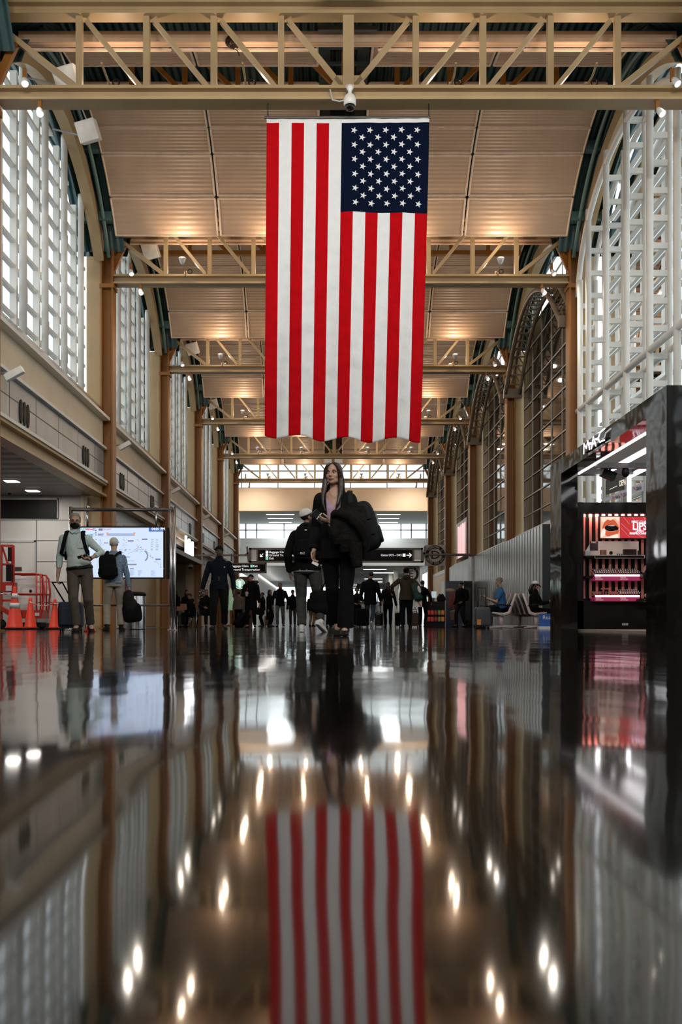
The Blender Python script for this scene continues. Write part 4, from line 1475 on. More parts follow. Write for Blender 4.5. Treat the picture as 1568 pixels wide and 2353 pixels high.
def lipstick(loc, m_bullet, label, group):
    global lp0
    if lp0 is None:
        lp0 = thing('lipstick', label, 'lipstick', loc, group=group)
        mb = MB(); mb.lathe([(0.009, 0), (0.009, 0.022)], (0, 0, 0), 8); mb.build('base', BLACK, lp0)
        mb = MB(); mb.lathe([(0.010, 0.022), (0.010, 0.045), (0.004, 0.05)], (0, 0, 0), 8); mb.build('cap', m_bullet, lp0, True)
        return lp0
    return dup(lp0, loc, label=label, group=group)


SILV = mat('silver_cap', (0.75, 0.70, 0.70), 0.25, 0.7, 0)
for (y1, xa, n, where) in ((1323, 1364, 13, 'upper tray, left half'), (1323, 1419, 12, 'upper tray, right half'), (1370, 1420, 12, 'lower tray, right half')):
    for r in range(3):
        for c in range(n):
            lipstick((4.33 + cx(xa + 4.05 * c), CD - 0.15 + 0.085 * r, wz(y1, CD) + 0.016 + 0.03 * r), SILV, 'silver-capped lipstick standing in the rows of the %s' % where, 'lipsticks in the ' + where)
for c in range(3):
    lipstick((4.33 + cx(1415 + 5 * c), CD - 0.12, wz(1278, CD)), SILV, 'silver-capped lipstick on the upper shelf before the pink poster', 'lipsticks before the poster')
DKB = mat('dark_makeup_box', (0.045, 0.012, 0.015), 0.4)
for c in range(9):
    mb = MB(); mb.box(-0.014, -0.02, 0, 0.014, 0.02, 0.11)
    o = mb.build('makeup_tube', DKB); o.location = (4.33 + cx(1431 + 3.3 * c), CD - 0.085, wz(1277.8, CD)); tag(o, 'dark upright makeup tube in the row on the upper shelf', 'makeup', 'dark makeup tubes on the upper shelf')
o = single(MB().box(4.33 + cx(1462), CD - 0.15, wz(1277.8, CD), 4.33 + cx(1468), CD - 0.09, wz(1266, CD)), 'perfume_bottle', BLACK_G, 'small black bottle at the right end of the pink poster', 'bottle', (4.33 + cx(1465), CD - 0.12, wz(1277.8, CD)))
tis = thing('tissue_box', 'white tissue puff from a box at the left end of the upper shelf', 'tissue box', (4.33 + cx(1347), CD - 0.1, wz(1278, CD)))
mb = MB(); mb.box(-0.05, -0.05, 0, 0.05, 0.05, 0.08); mb.build('box', GREYPL, tis)
mb = MB(); mb.prism([(-0.03, 0), (0.04, 0), (0.035, 0.12), (0.0, 0.05)], (0, 0.02, 0.08), (1, 0, 0), (0, 0, 1), 0.03); mb.build('tissue', WHITEPL, tis)
BR = mat('copper_brush', (0.5, 0.22, 0.12), 0.3, 0.3)
for c in range(3):
    b_ = thing('makeup_brush', 'dark-handled makeup brush standing in the lower tray', 'brush', (4.33 + cx(1380 + 6 * c), CD - 0.12, wz(1370, CD) + 0.03), group='makeup brushes in the lower tray')
    mb = MB(); mb.tube([(0, 0, 0), (0, 0, 0.085)], 0.009, 8); mb.build('handle', BLACK, b_)
    mb = MB(); mb.ell((0, 0, 0.095), (0.03, 0.02, 0.014)); mb.build('tip', BR, b_, True)
for c, px in enumerate((1366, 1371, 1377, 1398, 1404, 1410)):
    mb = MB(); mb.lathe([(0.007, 0), (0.012, 0.006), (0.008, 0.016)], (0, 0, 0), 8)
    o = mb.build('tray_plug', BLACK); o.location = (4.33 + cx(px), CD - 0.16, wz(1370, CD) + 0.014); tag(o, 'small black cap in an empty place of the lower left tray', 'makeup', 'black caps in the lower left tray')
tst = thing('tester_stand', 'black tester stand with products at the right end of the upper tray', 'display stand', (4.33 + cx(1478), CD - 0.3, wz(1331, CD)))
mb = MB(); mb.prism([(0, 0), (0.2, 0), (0.2, 0.12), (0.0, 0.05)], (-0.12, -0.1, 0), (0, 1, 0), (0, 0, 1), 0.26); mb.build('stand', BLACK, tst)
mb = MB(); mb.bar((-0.08, 0.05, 0.1), (-0.02, 0.05, 0.22), 0.02, 0.04); mb.build('palette', mat('pink_palette', (0.6, 0.3, 0.3)), tst)
mb = MB(); mb.box(0.0, 0.02, 0.1, 0.12, 0.1, 0.14); mb.build('tester', GREYPL, tst)
ts2 = thing('tester_stand', 'black tester stand with a gold edge below the lower tray', 'display stand', (4.33 + cx(1475), CD - 0.3, wz(1384, CD)))
mb = MB(); mb.box(-0.16, -0.03, 0, 0.12, 0.15, 0.05); mb.build('stand', BLACK, ts2)
mb = MB(); mb.box(-0.07, -0.035, 0.0, 0.05, -0.03, 0.006); mb.box(-0.07, -0.035, 0.04, 0.05, -0.03, 0.046); mb.build('gold_edge', mat('gold_edge', (0.5, 0.3, 0.08), 0.3, 0.6), ts2)
mb = MB(); mb.ell((0.02, 0.06, 0.11), (0.05, 0.03, 0.04)); mb.ell((0.07, 0.06, 0.11), (0.04, 0.03, 0.04)); mb.build('powder_puff', mat('beige_puff', (0.55, 0.35, 0.25)), ts2, True)

# signs seen high behind the cabinet
sg = thing('departures_sign', 'dark sign with the letters DEPA seen through the portal above the cabinet', 'sign', (5.55, 19.6, 0))
a, b = (wx(1395, 19.6), wx(1436, 19.6))
mb = MB(); mb.prism([(0, wz(1136, 19.6)), (b - a, wz(1124, 19.6)), (b - a, wz(1087, 19.6)), (0, wz(1103, 19.6))], (a, 19.6, 0), (1, 0, 0), (0, 0, 1), -0.06); mb.build('panel', mat('dark_green_grey', (0.035, 0.035, 0.033), 0.5), sg, world=True)
text('DEPA', 0.155, mat('sign_cream', (0.8, 0.74, 0.6), 0.5, emit=(0.9, 0.82, 0.65), estr=0.5), (wx(1431, 19.6), 19.59, wz(1110, 19.6)), (1, 0, 0.3), (0, 0, 1), sg, sx=0.36, bold=0.004)
mb = MB(); mb.bar((wx(1401, 19.6), 19.58, wz(1125, 19.6)), (wx(1418, 19.6), 19.58, wz(1117, 19.6)), 0.01, 0.012); mb.build('small_print', mat('sign_cream', (0.8, 0.74, 0.6)), sg, world=True)
mb = MB(); mb.box(a, 19.62, 0, a + 0.06, 19.68, wz(1100, 19.6)); mb.box(b, 19.62, 0, b + 0.06, 19.68, wz(1090, 19.6)); mb.build('post', GREY_ST, sg, world=True)
cu2 = thing('advert_ledge', 'pale lavender advert strip with repeated dark name behind the cabinet', 'sign', (5.0, 19.0, 0))
pts = [(wx(1386, 19.0), wz(1153, 19.0)), (wx(1480, 19.0), wz(1128, 19.0)), (wx(1480, 19.0), wz(1107, 19.0)), (wx(1386, 19.0), wz(1147, 19.0))]
mb = MB(); mb.prism([(p[0] - 5.0, p[1]) for p in pts], (5.0, 19.0, 0), (1, 0, 0), (0, 0, 1), -0.05); mb.build('strip', mat('lavender', (0.42, 0.40, 0.47), 0.5), cu2, world=True)
for px, py in ((1419, 1143), (1438, 1136), (1468, 1122)):
    text('ClickUp', 0.11, BLACK, (wx(px, 19.0), 18.985, wz(py, 19.0)), (1, 0, 0.33), (0, 0, 1), cu2, sx=0.30)
    mb = MB(); mb.bar((wx(px - 9, 19), 18.99, wz(py + 3, 19)), (wx(px - 10, 19), 18.99, wz(py - 3, 19)), 0.01, 0.02); mb.build('logo', mat('magenta_logo', (0.5, 0.08, 0.15)), cu2, world=True)
mb = MB(); mb.box(wx(1386, 19), 19.06, 0, wx(1389, 19), 19.12, wz(1150, 19)); mb.box(wx(1480, 19), 19.06, 0, wx(1483, 19), 19.12, wz(1115, 19)); mb.build('post', GREY_ST, cu2, world=True)

# ------------------------------------------------------------------ hoarding along the right
HX = 5.95
HD0, HD1 = 27.5, 48.6
HH = 2.87
hm = ribbed_mat('grey_hoarding', (0.34, 0.33, 0.31), 'Y', 0.42, 0.012, 0.30, 0.55, 0.25)
hb = thing('hoarding', 'long grey satin construction hoarding along the right side', 'hoarding', (HX, HD0, 0))
L_ = HD1 - HD0
n_p = 17
for i in range(n_p):
    y0 = L_ * i / n_p
    mb = MB(); mb.box(0, y0 + 0.004, 0.1, 0.05, y0 + L_ / n_p - 0.004, HH); mb.build('panel', hm, hb)
mb = MB(); mb.box(-0.01, -0.02, 0, 0.06, L_, 0.1); mb.build('kick_rail', BLACK, hb)
mb = MB(); mb.box(-0.015, -0.03, 0.0, 0.3, 0.0, HH + 0.01); mb.build('end_panel', mat('navy_panel', (0.008, 0.016, 0.03), 0.4), hb)
y = HX * F / (1085.5 - CX) - HD0
mb = MB(); mb.box(-0.09, y - 0.45, 0, 0, y + 0.45, HH); mb.build('post_cover', mat('pale_post', (0.52, 0.54, 0.56), 0.5), hb)
mb = MB(); mb.box(-0.012, 0.6, 0.02, 0, 9.0, 0.09); mb.build('base_strip', WHITE_ST, hb)

bs = thing('floor_sign', 'small blue floor sign reading Rea half hidden by the portal post', 'sign', (wx(1240, 25.2), 25.2, 0))
mb = MB(); mb.box(0, 0, 0.06, 0.5, 0.06, wz(1410, 25.2)); mb.build('panel', mat('royal_blue', (0.01, 0.05, 0.18), 0.4, emit=(0.01, 0.05, 0.2), estr=0.3), bs)
mb = MB(); mb.box(-0.02, -0.1, 0, 0.5, 0.16, 0.06); mb.build('base', WHITEPL, bs)
text('Rea', 0.14, WHITEPL, (wx(1247, 25.2), 25.19, wz(1419, 25.2)), (1, 0, 0), (0, 0, 1), bs, align='LEFT')

# ------------------------------------------------------------------ bench seating
SEATW = mat('pale_seat_frame', (0.62, 0.52, 0.54), 0.35)
SEATB = mat('black_seat_pad', (0.015, 0.014, 0.015), 0.5)


def bench(loc, flip, n, label):
    s = -1 if flip else 1          # s = 1 seats face -X
    b = thing('airport_bench', label, 'bench', loc)
    for i in range(n):
        y = i * 0.62
        mb = MB(); mb.tube([(-s * 0.22, y + 0.28, 0.43), (0.0, y + 0.28, 0.39), (s * 0.18, y + 0.28, 0.42)], [(0.27, 0.03)] * 3, 12, side=(0, 1, 0)); mb.build('seat', SEATB, b, True)
        mb = MB(); mb.tube([(s * 0.18, y + 0.28, 0.43), (s * 0.25, y + 0.28, 0.66), (s * 0.36, y + 0.28, 0.92)], [(0.27, 0.03)] * 3, 12, side=(0, 1, 0)); mb.build('backrest', SEATB, b, True)
    for i in range(n + 1):
        y = i * 0.62 - 0.03
        mb = MB()
        mb.tube([(s * 0.37, y, 0.93), (s * 0.27, y, 0.66), (s * 0.19, y, 0.42), (s * 0.05, y, 0.37), (-s * 0.26, y, 0.42)], [(0.02, 0.032), (0.02, 0.035), (0.02, 0.045), (0.02, 0.045), (0.02, 0.02)], 8, side=(0, 1, 0))
        mb.build('side_frame', SEATW, b, True)
        mb = MB(); mb.tube([(s * 0.24, y, 0.60), (s * 0.0, y, 0.63), (-s * 0.14, y, 0.62)], [(0.03, 0.018)] * 3, 8, side=(0, 1, 0)); mb.build('armrest', BLACK, b, True)
    for i in (0, n):
        y = i * 0.62 - 0.03 + (0.1 if i == 0 else -0.1)
        mb = MB(); mb.tube([(0, y, 0.36), (0, y, 0.06)], [(0.035, 0.06), (0.03, 0.05)], 10); mb.build('leg', SEATW, b, True)
        mb = MB(); mb.tube([(-0.32, y, 0.025), (0, y, 0.055), (0.32, y, 0.025)], [(0.03, 0.02), (0.04, 0.03), (0.03, 0.02)], 10, side=(0, 1, 0)); mb.build('foot', SEATW, b, True)
    mb = MB(); mb.tube([(0, -0.05, 0.36), (0, n * 0.62, 0.36)], 0.04, 10); mb.build('beam', GREY_ST, b, True)
    return b


bench((wx(1152, 26.3), 26.2, 0), False, 3, 'airport bench facing the hall with a man in blue sitting on its near seat')
bench((wx(1232, 26.3), 26.2, 0), True, 4, 'airport bench turned away from the hall, carrying a woman in a white cap')

# ------------------------------------------------------------------ signs across the hall
SD = 40.0
WOOD = mat('bronze_sign_frame', (0.10, 0.055, 0.035), 0.35)
SIGNB = mat('black_sign_face', (0.007, 0.006, 0.006), 0.5, spec=0.12)
os_ = thing('overhead_sign', 'wide black overhead sign to baggage claim and gates D35 to D45', 'sign', (wx(773, SD), SD, 0))


def sbox(mb, x0, y0, x1, y1, d, ya, yb):
    mb.box(wx(x0, d), ya, wz(y1, d), wx(x1, d), yb, wz(y0, d))
    return mb


sbox(MB(), 592, 1264, 950, 1289, SD, SD - 0.06, SD + 0.06).build('face', SIGNB, os_, world=True)
sbox(MB(), 578, 1263, 592, 1286, SD, SD - 0.05, SD + 0.05).build('end_panel', WHITEPL, os_, world=True)
sbox(MB(), 950, 1263, 968, 1286, SD, SD - 0.05, SD + 0.05).build('end_panel', WHITEPL, os_, world=True)
mb = MB()
for q in ((573, 1259, 972, 1263.5), (573, 1289, 972, 1293), (573, 1259, 578, 1293), (590, 1263, 594, 1290), (948, 1263, 952, 1290), (967.5, 1259, 972, 1293)):
    sbox(mb, *q, SD, SD - 0.08, SD + 0.08)
mb.build('frame', WOOD, os_, world=True)
sbox(MB(), 830, 1266, 831, 1289, SD, SD - 0.07, SD - 0.06).build('joint', WOOD, os_, world=True)
for s_, y_ in (('Baggage Claim', 1269), ('Ground Transportation', 1276.2), ('Exit', 1283.3)):
    text(s_, 0.122, SIGN_T, (wx(619, SD), SD - 0.065, wz(y_, SD)), (1, 0, 0), (0, 0, 1), os_, align='LEFT', extrude=0.004)
    mb = MB(); mb.box(wx(611, SD), SD - 0.07, wz(y_ + 3.2, SD), wx(617, SD), SD - 0.06, wz(y_ - 3.2, SD)); mb.build('icon', SIGN_T if y_ < 1280 else emit_mat('green_icon', (0.3, 0.8, 0.6), 0.8), os_, world=True)
text('Gates D35 - D45', 0.120, SIGN_T, (wx(923.5, SD), SD - 0.065, wz(1276, SD)), (1, 0, 0), (0, 0, 1), os_, align='RIGHT', extrude=0.004)
mb = MB(); mb.box(wx(925.5, SD), SD - 0.07, wz(1279.5, SD), wx(932, SD), SD - 0.06, wz(1272.5, SD)); mb.build('icon', SIGN_T, os_, world=True)


def arrow(px, py, ang, d, parent, size):
    mb = MB()
    c = at(px, py, d) - V((0, 0.065, 0))
    R = Matrix.Rotation(ang, 3, 'Y')
    for p, q in (((-size, 0), (size, 0)), ((0.1 * size, size * 0.85), (size, 0)), ((0.1 * size, -size * 0.85), (size, 0))):
        mb.bar(c + R @ V((p[0], 0, p[1])), c + R @ V((q[0], 0, q[1])), 0.03, 0.008, (0, 1, 0))
    mb.build('arrow', SIGN_T, parent, world=True)


arrow(602, 1276, PI * 0.75, SD, os_, 0.085)
arrow(940, 1276, 0, SD, os_, 0.10)
for s_, x0, x1 in ((-1, 461, 577), (1, 969, 1084)):
    pb_ = thing('sign_bar', 'bronze horizontal arm holding the wide overhead sign from the %s' % ('left wall' if s_ < 0 else 'right side'), 'sign arm', (wx((x0 + x1) / 2, SD), SD, wz(1276, SD)))
    if s_ < 0:
        a, b_ = V((-5.4, SD, wz(1276, SD))), V((wx(571, SD), SD, wz(1276, SD)))
    else:
        a, b_ = V((wx(972, SD), SD, wz(1274, SD))), V((HX, SD, wz(1274, SD)))
    mb = MB(); mb.bar(a, b_, 0.07, 0.07); mb.build('bar', WOOD, pb_, world=True)
    xe = 571 if s_ < 0 else 973
    mb = MB(); mb.bar(at(xe - s_ * 1, 1292, SD), at(xe + s_ * 4 - (4 if s_ < 0 else -0), 1256, SD) if s_ > 0 else at(xe - 3, 1256, SD), 0.08, 0.08, (0, 1, 0))
    mb.bar(at(xe - s_ * (-8), 1276, SD), at(xe, 1270, SD), 0.06, 0.08, (0, 1, 0)); mb.build('end_bracket', WOOD, pb_, world=True)

S2 = 50.0
o2 = thing('overhead_sign', 'smaller black overhead sign to baggage claim and exit at the left', 'sign', (wx(572, S2), S2, 0))
sbox(MB(), 520, 1297, 609.5, 1314, S2, S2 - 0.06, S2 + 0.06).build('face', SIGNB, o2, world=True)
mb = MB()
for q in ((516, 1293.5, 613, 1297), (516, 1314, 613, 1317), (516, 1294, 520, 1317), (609.5, 1294, 613, 1317)):
    sbox(mb, *q, S2, S2 - 0.08, S2 + 0.08)
mb.build('frame', WOOD, o2, world=True)
mb = MB(); mb.bar((-5.75, S2, wz(1305, S2)), (wx(517, S2), S2, wz(1305, S2)), 0.07, 0.07); mb.build('bar', WOOD, o2, world=True)
text('Baggage Claim', 0.150, SIGN_T, (wx(532, S2), S2 - 0.065, wz(1301, S2)), (1, 0, 0), (0, 0, 1), o2, align='LEFT', extrude=0.004)
text('Exit', 0.150, SIGN_T, (wx(582, S2), S2 - 0.065, wz(1301, S2)), (1, 0, 0), (0, 0, 1), o2, align='LEFT', extrude=0.004)
text('Ground Transportation', 0.150, SIGN_T, (wx(532, S2), S2 - 0.065, wz(1309, S2)), (1, 0, 0), (0, 0, 1), o2, align='LEFT', extrude=0.004)
mb = MB(); sbox(mb, 576, 1298, 581, 1304, S2, S2 - 0.07, S2 - 0.06); mb.build('icon', emit_mat('green_icon', (0.3, 0.8, 0.6), 0.8), o2, world=True)


def terminal_sign(cxp, cyp, d, half, letter, ring, label, hang):
    t = thing('terminal_sign', label, 'sign', at(cxp, cyp, d))
    mb = MB(); mb.box(-half, 0, -half, half, 0.08, half); mb.build('plate', mat('pale_sign_plate', (0.50, 0.42, 0.40), 0.5), t)
    mb = MB()
    R0, R1 = half * 0.97, half * 0.66
    n = 48
    v0 = [[mb.bm.verts.new((r * math.cos(2 * PI * i / n), y, r * math.sin(2 * PI * i / n))) for i in range(n)] for r in (R0, R1) for y in (-0.012, 0.0)]
    for i in range(n):
        j = (i + 1) % n
        mb.bm.faces.new((v0[0][i], v0[0][j], v0[2][j], v0[2][i])); mb.bm.faces.new((v0[0][i], v0[1][i], v0[1][j], v0[0][j])); mb.bm.faces.new((v0[2][i], v0[2][j], v0[3][j], v0[3][i]))
    mb.build('ring', BLACK, t)
    c = t.location
    text(letter, half * 1.15, BLACK, c + V((0, -0.015, -0.0)), (1, 0, 0), (0, 0, 1), t, extrude=0.006, sx=1.1)
    rm = (R0 + R1) / 2
    for word, a0, dirn in ring:
        for i, ch in enumerate(word):
            if ch == ' ':
                continue
            ang = a0 - dirn * i * 0.2
            p = c + V((rm * math.cos(ang), -0.018, rm * math.sin(ang)))
            u = V((math.sin(ang), 0, -math.cos(ang))) * dirn
            w_ = V((math.cos(ang), 0, math.sin(ang))) * dirn
            text(ch, half * 0.27, mat('pale_letter', (0.7, 0.64, 0.6), 0.5), p, u, w_, t, extrude=0.003)
    mb = MB()
    mb.bar((half, 0.04, 0), (hang - c.x, 0.04, 0), 0.05, 0.06)
    mb.build('side_arm', GREY_ST, t)
    return t


terminal_sign(1000.5, 1276, 40.05, 0.415, 'D', [('TERMINAL 2', PI / 2 + 0.9, 1), ('GATES D35-D45', -PI / 2 - 1.2, -1)], 'square terminal sign with a black ring and large letter D', 6.35)
terminal_sign(945, 1319, 72.0, 0.57, 'E', [('TERMINAL 2', PI / 2 + 0.9, 1)], 'round-lettered terminal sign with letter E, farther down the hall', 6.63)

# pink-red lit advert on the right wall
ad = thing('lit_advert', 'tall lit pink and red advert on the right wall above the vending area', 'advert', (6.05, 45, 0))
mb = MB(); mb.box(0, -1.7, wz(1281, 45), 0.30, 1.8, wz(1197, 45)); mb.build('case', mat('copper_brown', (0.25, 0.12, 0.07), 0.4), ad)
random.seed(3)
for i in range(16):
    y0 = -1.35 + i * 0.16
    mb = MB(); mb.box(-0.006, y0, wz(1280, 45), 0, y0 + 0.16, wz(1204 + random.random() * 5, 45))
    mb.build('picture_strip', emit_mat(('pink_glow', 'red_picture_glow', 'coral_glow')[i % 3], ((1.0, 0.62, 0.64), (0.95, 0.2, 0.2), (1.0, 0.42, 0.4))[i % 3], 1.1), ad)

# ------------------------------------------------------------------ vending machines and snack kiosk
VD = 40.0
vm = thing('vending_machine', 'dark blue vending machine with a red picture, man standing in front', 'vending machine', (wx(1044, VD), VD, 0))
hw = (wx(1066, VD) - wx(1026, VD)) / 2
mb = MB(); mb.box(-hw, 0, 0.0, hw, 0.8, wz(1335, VD)); mb.build('body', mat('vending_blue', (0.006, 0.02, 0.05), 0.35), vm)
mb = MB(); mb.box(-hw + 0.12, -0.012, 0.75, hw - 0.15, 0, 1.42); mb.build('picture', mat('vending_red', (0.16, 0.02, 0.01), 0.4, 0, 0.5, 8), vm)
mb = MB(); mb.lathe([(0.13, 0), (0.13, 0.01)], (0.08, -0.013, 1.12), 20, axis=(0, -1, 0)); mb.build('clock', mat('red_disc', (0.35, 0.02, 0.015), 0.4), vm)
mb = MB(); mb.ell((-0.15, -0.0, 1.48), (0.2, 0.03, 0.08)); mb.build('foam_picture', mat('foam', (0.45, 0.36, 0.28), 0.5), vm, True)
mb = MB(); mb.box(-hw - 0.06, -0.01, 0.05, -hw, 0.8, 1.85); mb.build('side_trim', WHITEPL, vm)
mb = MB(); mb.box(hw - 0.13, -0.015, 0.9, hw - 0.03, 0, 1.3); mb.build('keypad', BLACK, vm)
vm2 = thing('vending_machine', 'black vending machine beside the blue one, against the hoarding', 'vending machine', (wx(1074, VD) + 0.02, VD + 0.05, 0))
mb = MB(); mb.box(-0.13, 0, 0.0, 0.2, 0.75, wz(1335, VD)); mb.build('body', BLACK_G, vm2)
mb = MB(); mb.box(-0.1, -0.012, 0.3, 0.12, 0, 1.6); mb.build('window', mat('vending_window', (0.03, 0.03, 0.035), 0.1), vm2)
KD = 37.0
kk = thing('snack_kiosk', 'black snack kiosk counter with two rows of bagged snacks', 'kiosk', (wx(1002, KD), KD, 0))
kx0, kx1 = wx(980, KD) - kk.location.x, wx(1023, KD) - kk.location.x
mb = MB(); mb.box(kx0, 0, 0, kx1, 0.7, wz(1382, KD)); mb.build('counter', mat('kiosk_black', (0.007, 0.006, 0.006), 0.5, spec=0.2), kk)
mb = MB()
for py in (1414, 1429):
    mb.box(kx0, -0.1, wz(py, KD), kx1, 0, wz(py - 1, KD))
mb.build('shelf', BLACK, kk)
mb = MB(); mb.cbox((wx(999, KD) - kk.location.x, 0.2, wz(1366, KD)), (0.18, 0.04, 0.24), Matrix.Rotation(0.25, 3, 'Z')); mb.build('monitor', emit_mat('kiosk_screen', (0.5, 0.6, 0.62), 0.8), kk)
mb = MB(); mb.box(wx(999, KD) - kk.location.x - 0.02, 0.2, wz(1383, KD), wx(999, KD) - kk.location.x + 0.02, 0.25, wz(1372, KD)); mb.build('monitor_stand', BLACK, kk)
mb = MB()
for i in range(5):
    mb.ell((wx(1010 + 3 * i, KD) - kk.location.x, 0.3, wz(1376 - (i % 2) * 5, KD)), (0.07, 0.07, 0.12), seg=10)
mb.build('coffee_flasks', BLACK, kk, True)
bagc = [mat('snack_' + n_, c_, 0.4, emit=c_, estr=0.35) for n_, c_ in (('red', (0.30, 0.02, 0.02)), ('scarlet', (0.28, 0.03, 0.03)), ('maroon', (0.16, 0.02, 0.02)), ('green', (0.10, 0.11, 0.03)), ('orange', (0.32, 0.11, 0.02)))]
cn = ['red', 'scarlet', 'maroon', 'olive green', 'orange']
for r, py in enumerate((1413, 1428)):
    for c in range(5):
        mb = MB(); mb.rbox((0, 0, 0.085), (0.115, 0.05, 0.165), 0.5, seg=12, rings=8); mb.box(-0.05, -0.002, 0.0, 0.05, 0.002, 0.02); mb.box(-0.05, -0.002, 0.155, 0.05, 0.002, 0.175)
        o = mb.build('snack_bag', bagc[c], None, True); o.location = (wx(985.5 + 8 * c, KD), KD - 0.06, wz(py, KD)); tag(o, '%s snack bag on the %s shelf of the kiosk' % (cn[c], ('upper', 'lower')[r]), 'snack bag')

# ------------------------------------------------------------------ map screen in its steel frame
MD = 19.0
fr = thing('screen_frame', 'brushed steel tube frame carrying the big map screen', 'frame', (wx(280, MD), MD, 0))
ztop = wz(1164, MD)
mb = MB(); mb.tube([(wx(163, MD), MD, 0), (wx(163, MD), MD, ztop)], 0.036, 14); mb.build('post', CHROME, fr, True, world=True)
for px in (393, 401):
    mb = MB(); mb.tube([(wx(px, MD), MD, 0), (wx(px, MD), MD, ztop)], 0.032, 14); mb.build('post', CHROME, fr, True, world=True)
for py, r in ((1171, 0.036), (1391, 0.018)):
    mb = MB(); mb.tube([(wx(163, MD), MD, wz(py, MD)), (wx(397, MD), MD, wz(py, MD))], r, 12); mb.build('crossbar', mat('dark_steel_tube', (0.16, 0.15, 0.14), 0.3, 0.8), fr, True, world=True)
for px in (201, 359):
    mb = MB(); mb.tube([(wx(px, MD), MD, wz(1171, MD)), (wx(px, MD), MD, wz(1212, MD))], 0.018, 8); mb.ell((wx(px, MD), MD, wz(1166, MD)), (0.05, 0.04, 0.03)); mb.build('hanger', CHROME, fr, True, world=True)
for px in (163, 397):
    mb = MB(); mb.lathe([(0.11, 0), (0.11, 0.01), (0.05, 0.015)], (wx(px, MD), MD, 0), 20); mb.build('foot', CHROME, fr, True, world=True)
for px, pa, pb2 in ((386, 1211, 1329),):
    mb = MB(); mb.box(wx(380, MD), MD + 0.1, wz(pb2, MD), wx(390, MD), MD + 0.3, wz(pa, MD)); mb.build('rear_screen', BLACK, fr, world=True)
tv = thing('map_screen', 'large lit terminal map screen hanging in the steel frame', 'screen', (wx(183, MD), MD - 0.04, wz(1330, MD)))
tw, th_ = wx(378, MD) - wx(183, MD), wz(1210, MD) - wz(1330, MD)
mb = MB(); mb.box(0, 0, 0, tw, 0.1, th_); mb.build('case', BLACK, tv)


def tq(px, py):
    return ((px - 183) / 195 * tw, (1330 - py) / 120 * th_)


def trect(x0, y0, x1, y1, m, nm, dy=0.006):
    a, b = tq(x0, y1), tq(x1, y0)
    mb = MB(); mb.box(a[0], -dy, a[1], b[0], 0, b[1]); mb.build(nm, m, tv)


SCW = emit_mat('screen_white', (0.66, 0.78, 1.0), 1.0)
trect(186, 1213, 376, 1327, SCW, 'picture', 0.004)
SB = emit_mat('screen_blue', (0.05, 0.18, 0.62), 0.9)
SLB = emit_mat('screen_pale_blue', (0.32, 0.5, 0.86), 0.9)
SP = emit_mat('screen_purple', (0.22, 0.2, 0.55), 0.8)
SO = emit_mat('screen_orange', (0.95, 0.4, 0.25), 0.9)
SM = emit_mat('screen_magenta', (0.75, 0.15, 0.35), 0.9)
SG = emit_mat('screen_grey', (0.3, 0.34, 0.42), 0.8)
SCY = emit_mat('screen_cyan', (0.25, 0.66, 0.8), 0.9)
trect(343, 1213, 376, 1222, SB, 'header_bar')
text('04:01 PM', 0.075, emit_mat('screen_lettering', (1, 1, 1), 1.5), (wx(365, MD), MD - 0.052, wz(1216.3, MD)), (1, 0, 0), (0, 0, 1), tv, sx=0.9)
text('REAGAN', 0.05, SM, (wx(246, MD), MD - 0.05, wz(1217, MD)), (1, 0, 0), (0, 0, 1), tv, sx=0.9)
trect(228, 1215, 237, 1220, SP, 'logo')
random.seed(11)
for i in range(26):                                     # photo strip at the left end
    x, y = 187 + random.random() * 34, 1213 + random.random() * 26
    trect(x, y, min(223, x + 4 + random.random() * 8), y + 2.0, random.choice([SB, SM, SG, SCY, emit_mat('screen_black', (0.03, 0.04, 0.06), 1), emit_mat('screen_red', (0.8, 0.03, 0.05), 0.9)]), 'photo_patch', 0.006 + 0.0004 * i)
for x0, y0, x1, y1, m_ in ((247, 1229, 311, 1231, SG), (248, 1226, 310, 1228.5, SLB), (246, 1224, 250, 1230, SO), (308, 1224, 312, 1230, SO), (226, 1227, 240, 1229, SP), (226, 1231, 238, 1232.5, SP), (265, 1245, 275, 1248, SP), (295, 1242, 308, 1245, SP), (327, 1238, 340, 1241, SP), (358, 1284, 370, 1287, SP), (240, 1247, 250, 1249, SP),
                        (232, 1237, 240, 1262, SCW), (283, 1296, 315, 1299, SG), (250, 1296, 283, 1299, SLB), (255, 1279, 300, 1281.5, SLB), (270, 1289, 310, 1290, SLB), (300, 1306, 309, 1308, SG)):
    trect(x0, y0, x1, y1, m_, 'map_mark')
for cx0, y0, y1, n in ((234, 1237, 1262, 16), (287, 1235, 1266, 20), (317, 1238, 1268, 20)):
    for i in range(n):
        x, y = cx0 + random.uniform(-4.5, 4.5), random.uniform(y0, y1)
        trect(x, y, x + random.uniform(1, 3), y + 1.3, random.choice([SLB, SCY, SM, SLB, SO]), 'map_mark')
for i in range(34):
    x, y = random.uniform(226, 330), random.uniform(1262, 1272)
    trect(x, y, x + random.uniform(1.5, 4), y + 1.4, random.choice([SLB, SCY, SG, SM]), 'map_mark')
for i in range(26):
    a = i / 25
    x, y = 322 + 52 * a + random.uniform(-3, 3), 1258 + 48 * a ** 1.2 + random.uniform(-3, 3)
    trect(x, y, x + 2, y + 1.4, random.choice([SLB, SCY, SM, SG]), 'map_mark')
mb = MB()
c = tq(330, 1278)
pts = [(c[0] + 0.085 * math.cos(a), -0.007, c[1] + 0.10 * math.sin(a)) for a in [1.2 - 2.3 * i / 14 for i in range(15)]]
mb.tube(pts, 0.014, 6); mb.build('map_curve', SG, tv)
for i in range(7):
    for x in (350, 361):
        trect(x - 2, 1239 + i * 4, x + 2 + random.uniform(0, 3), 1240.2 + i * 4, SLB if i % 2 else SG, 'map_list')
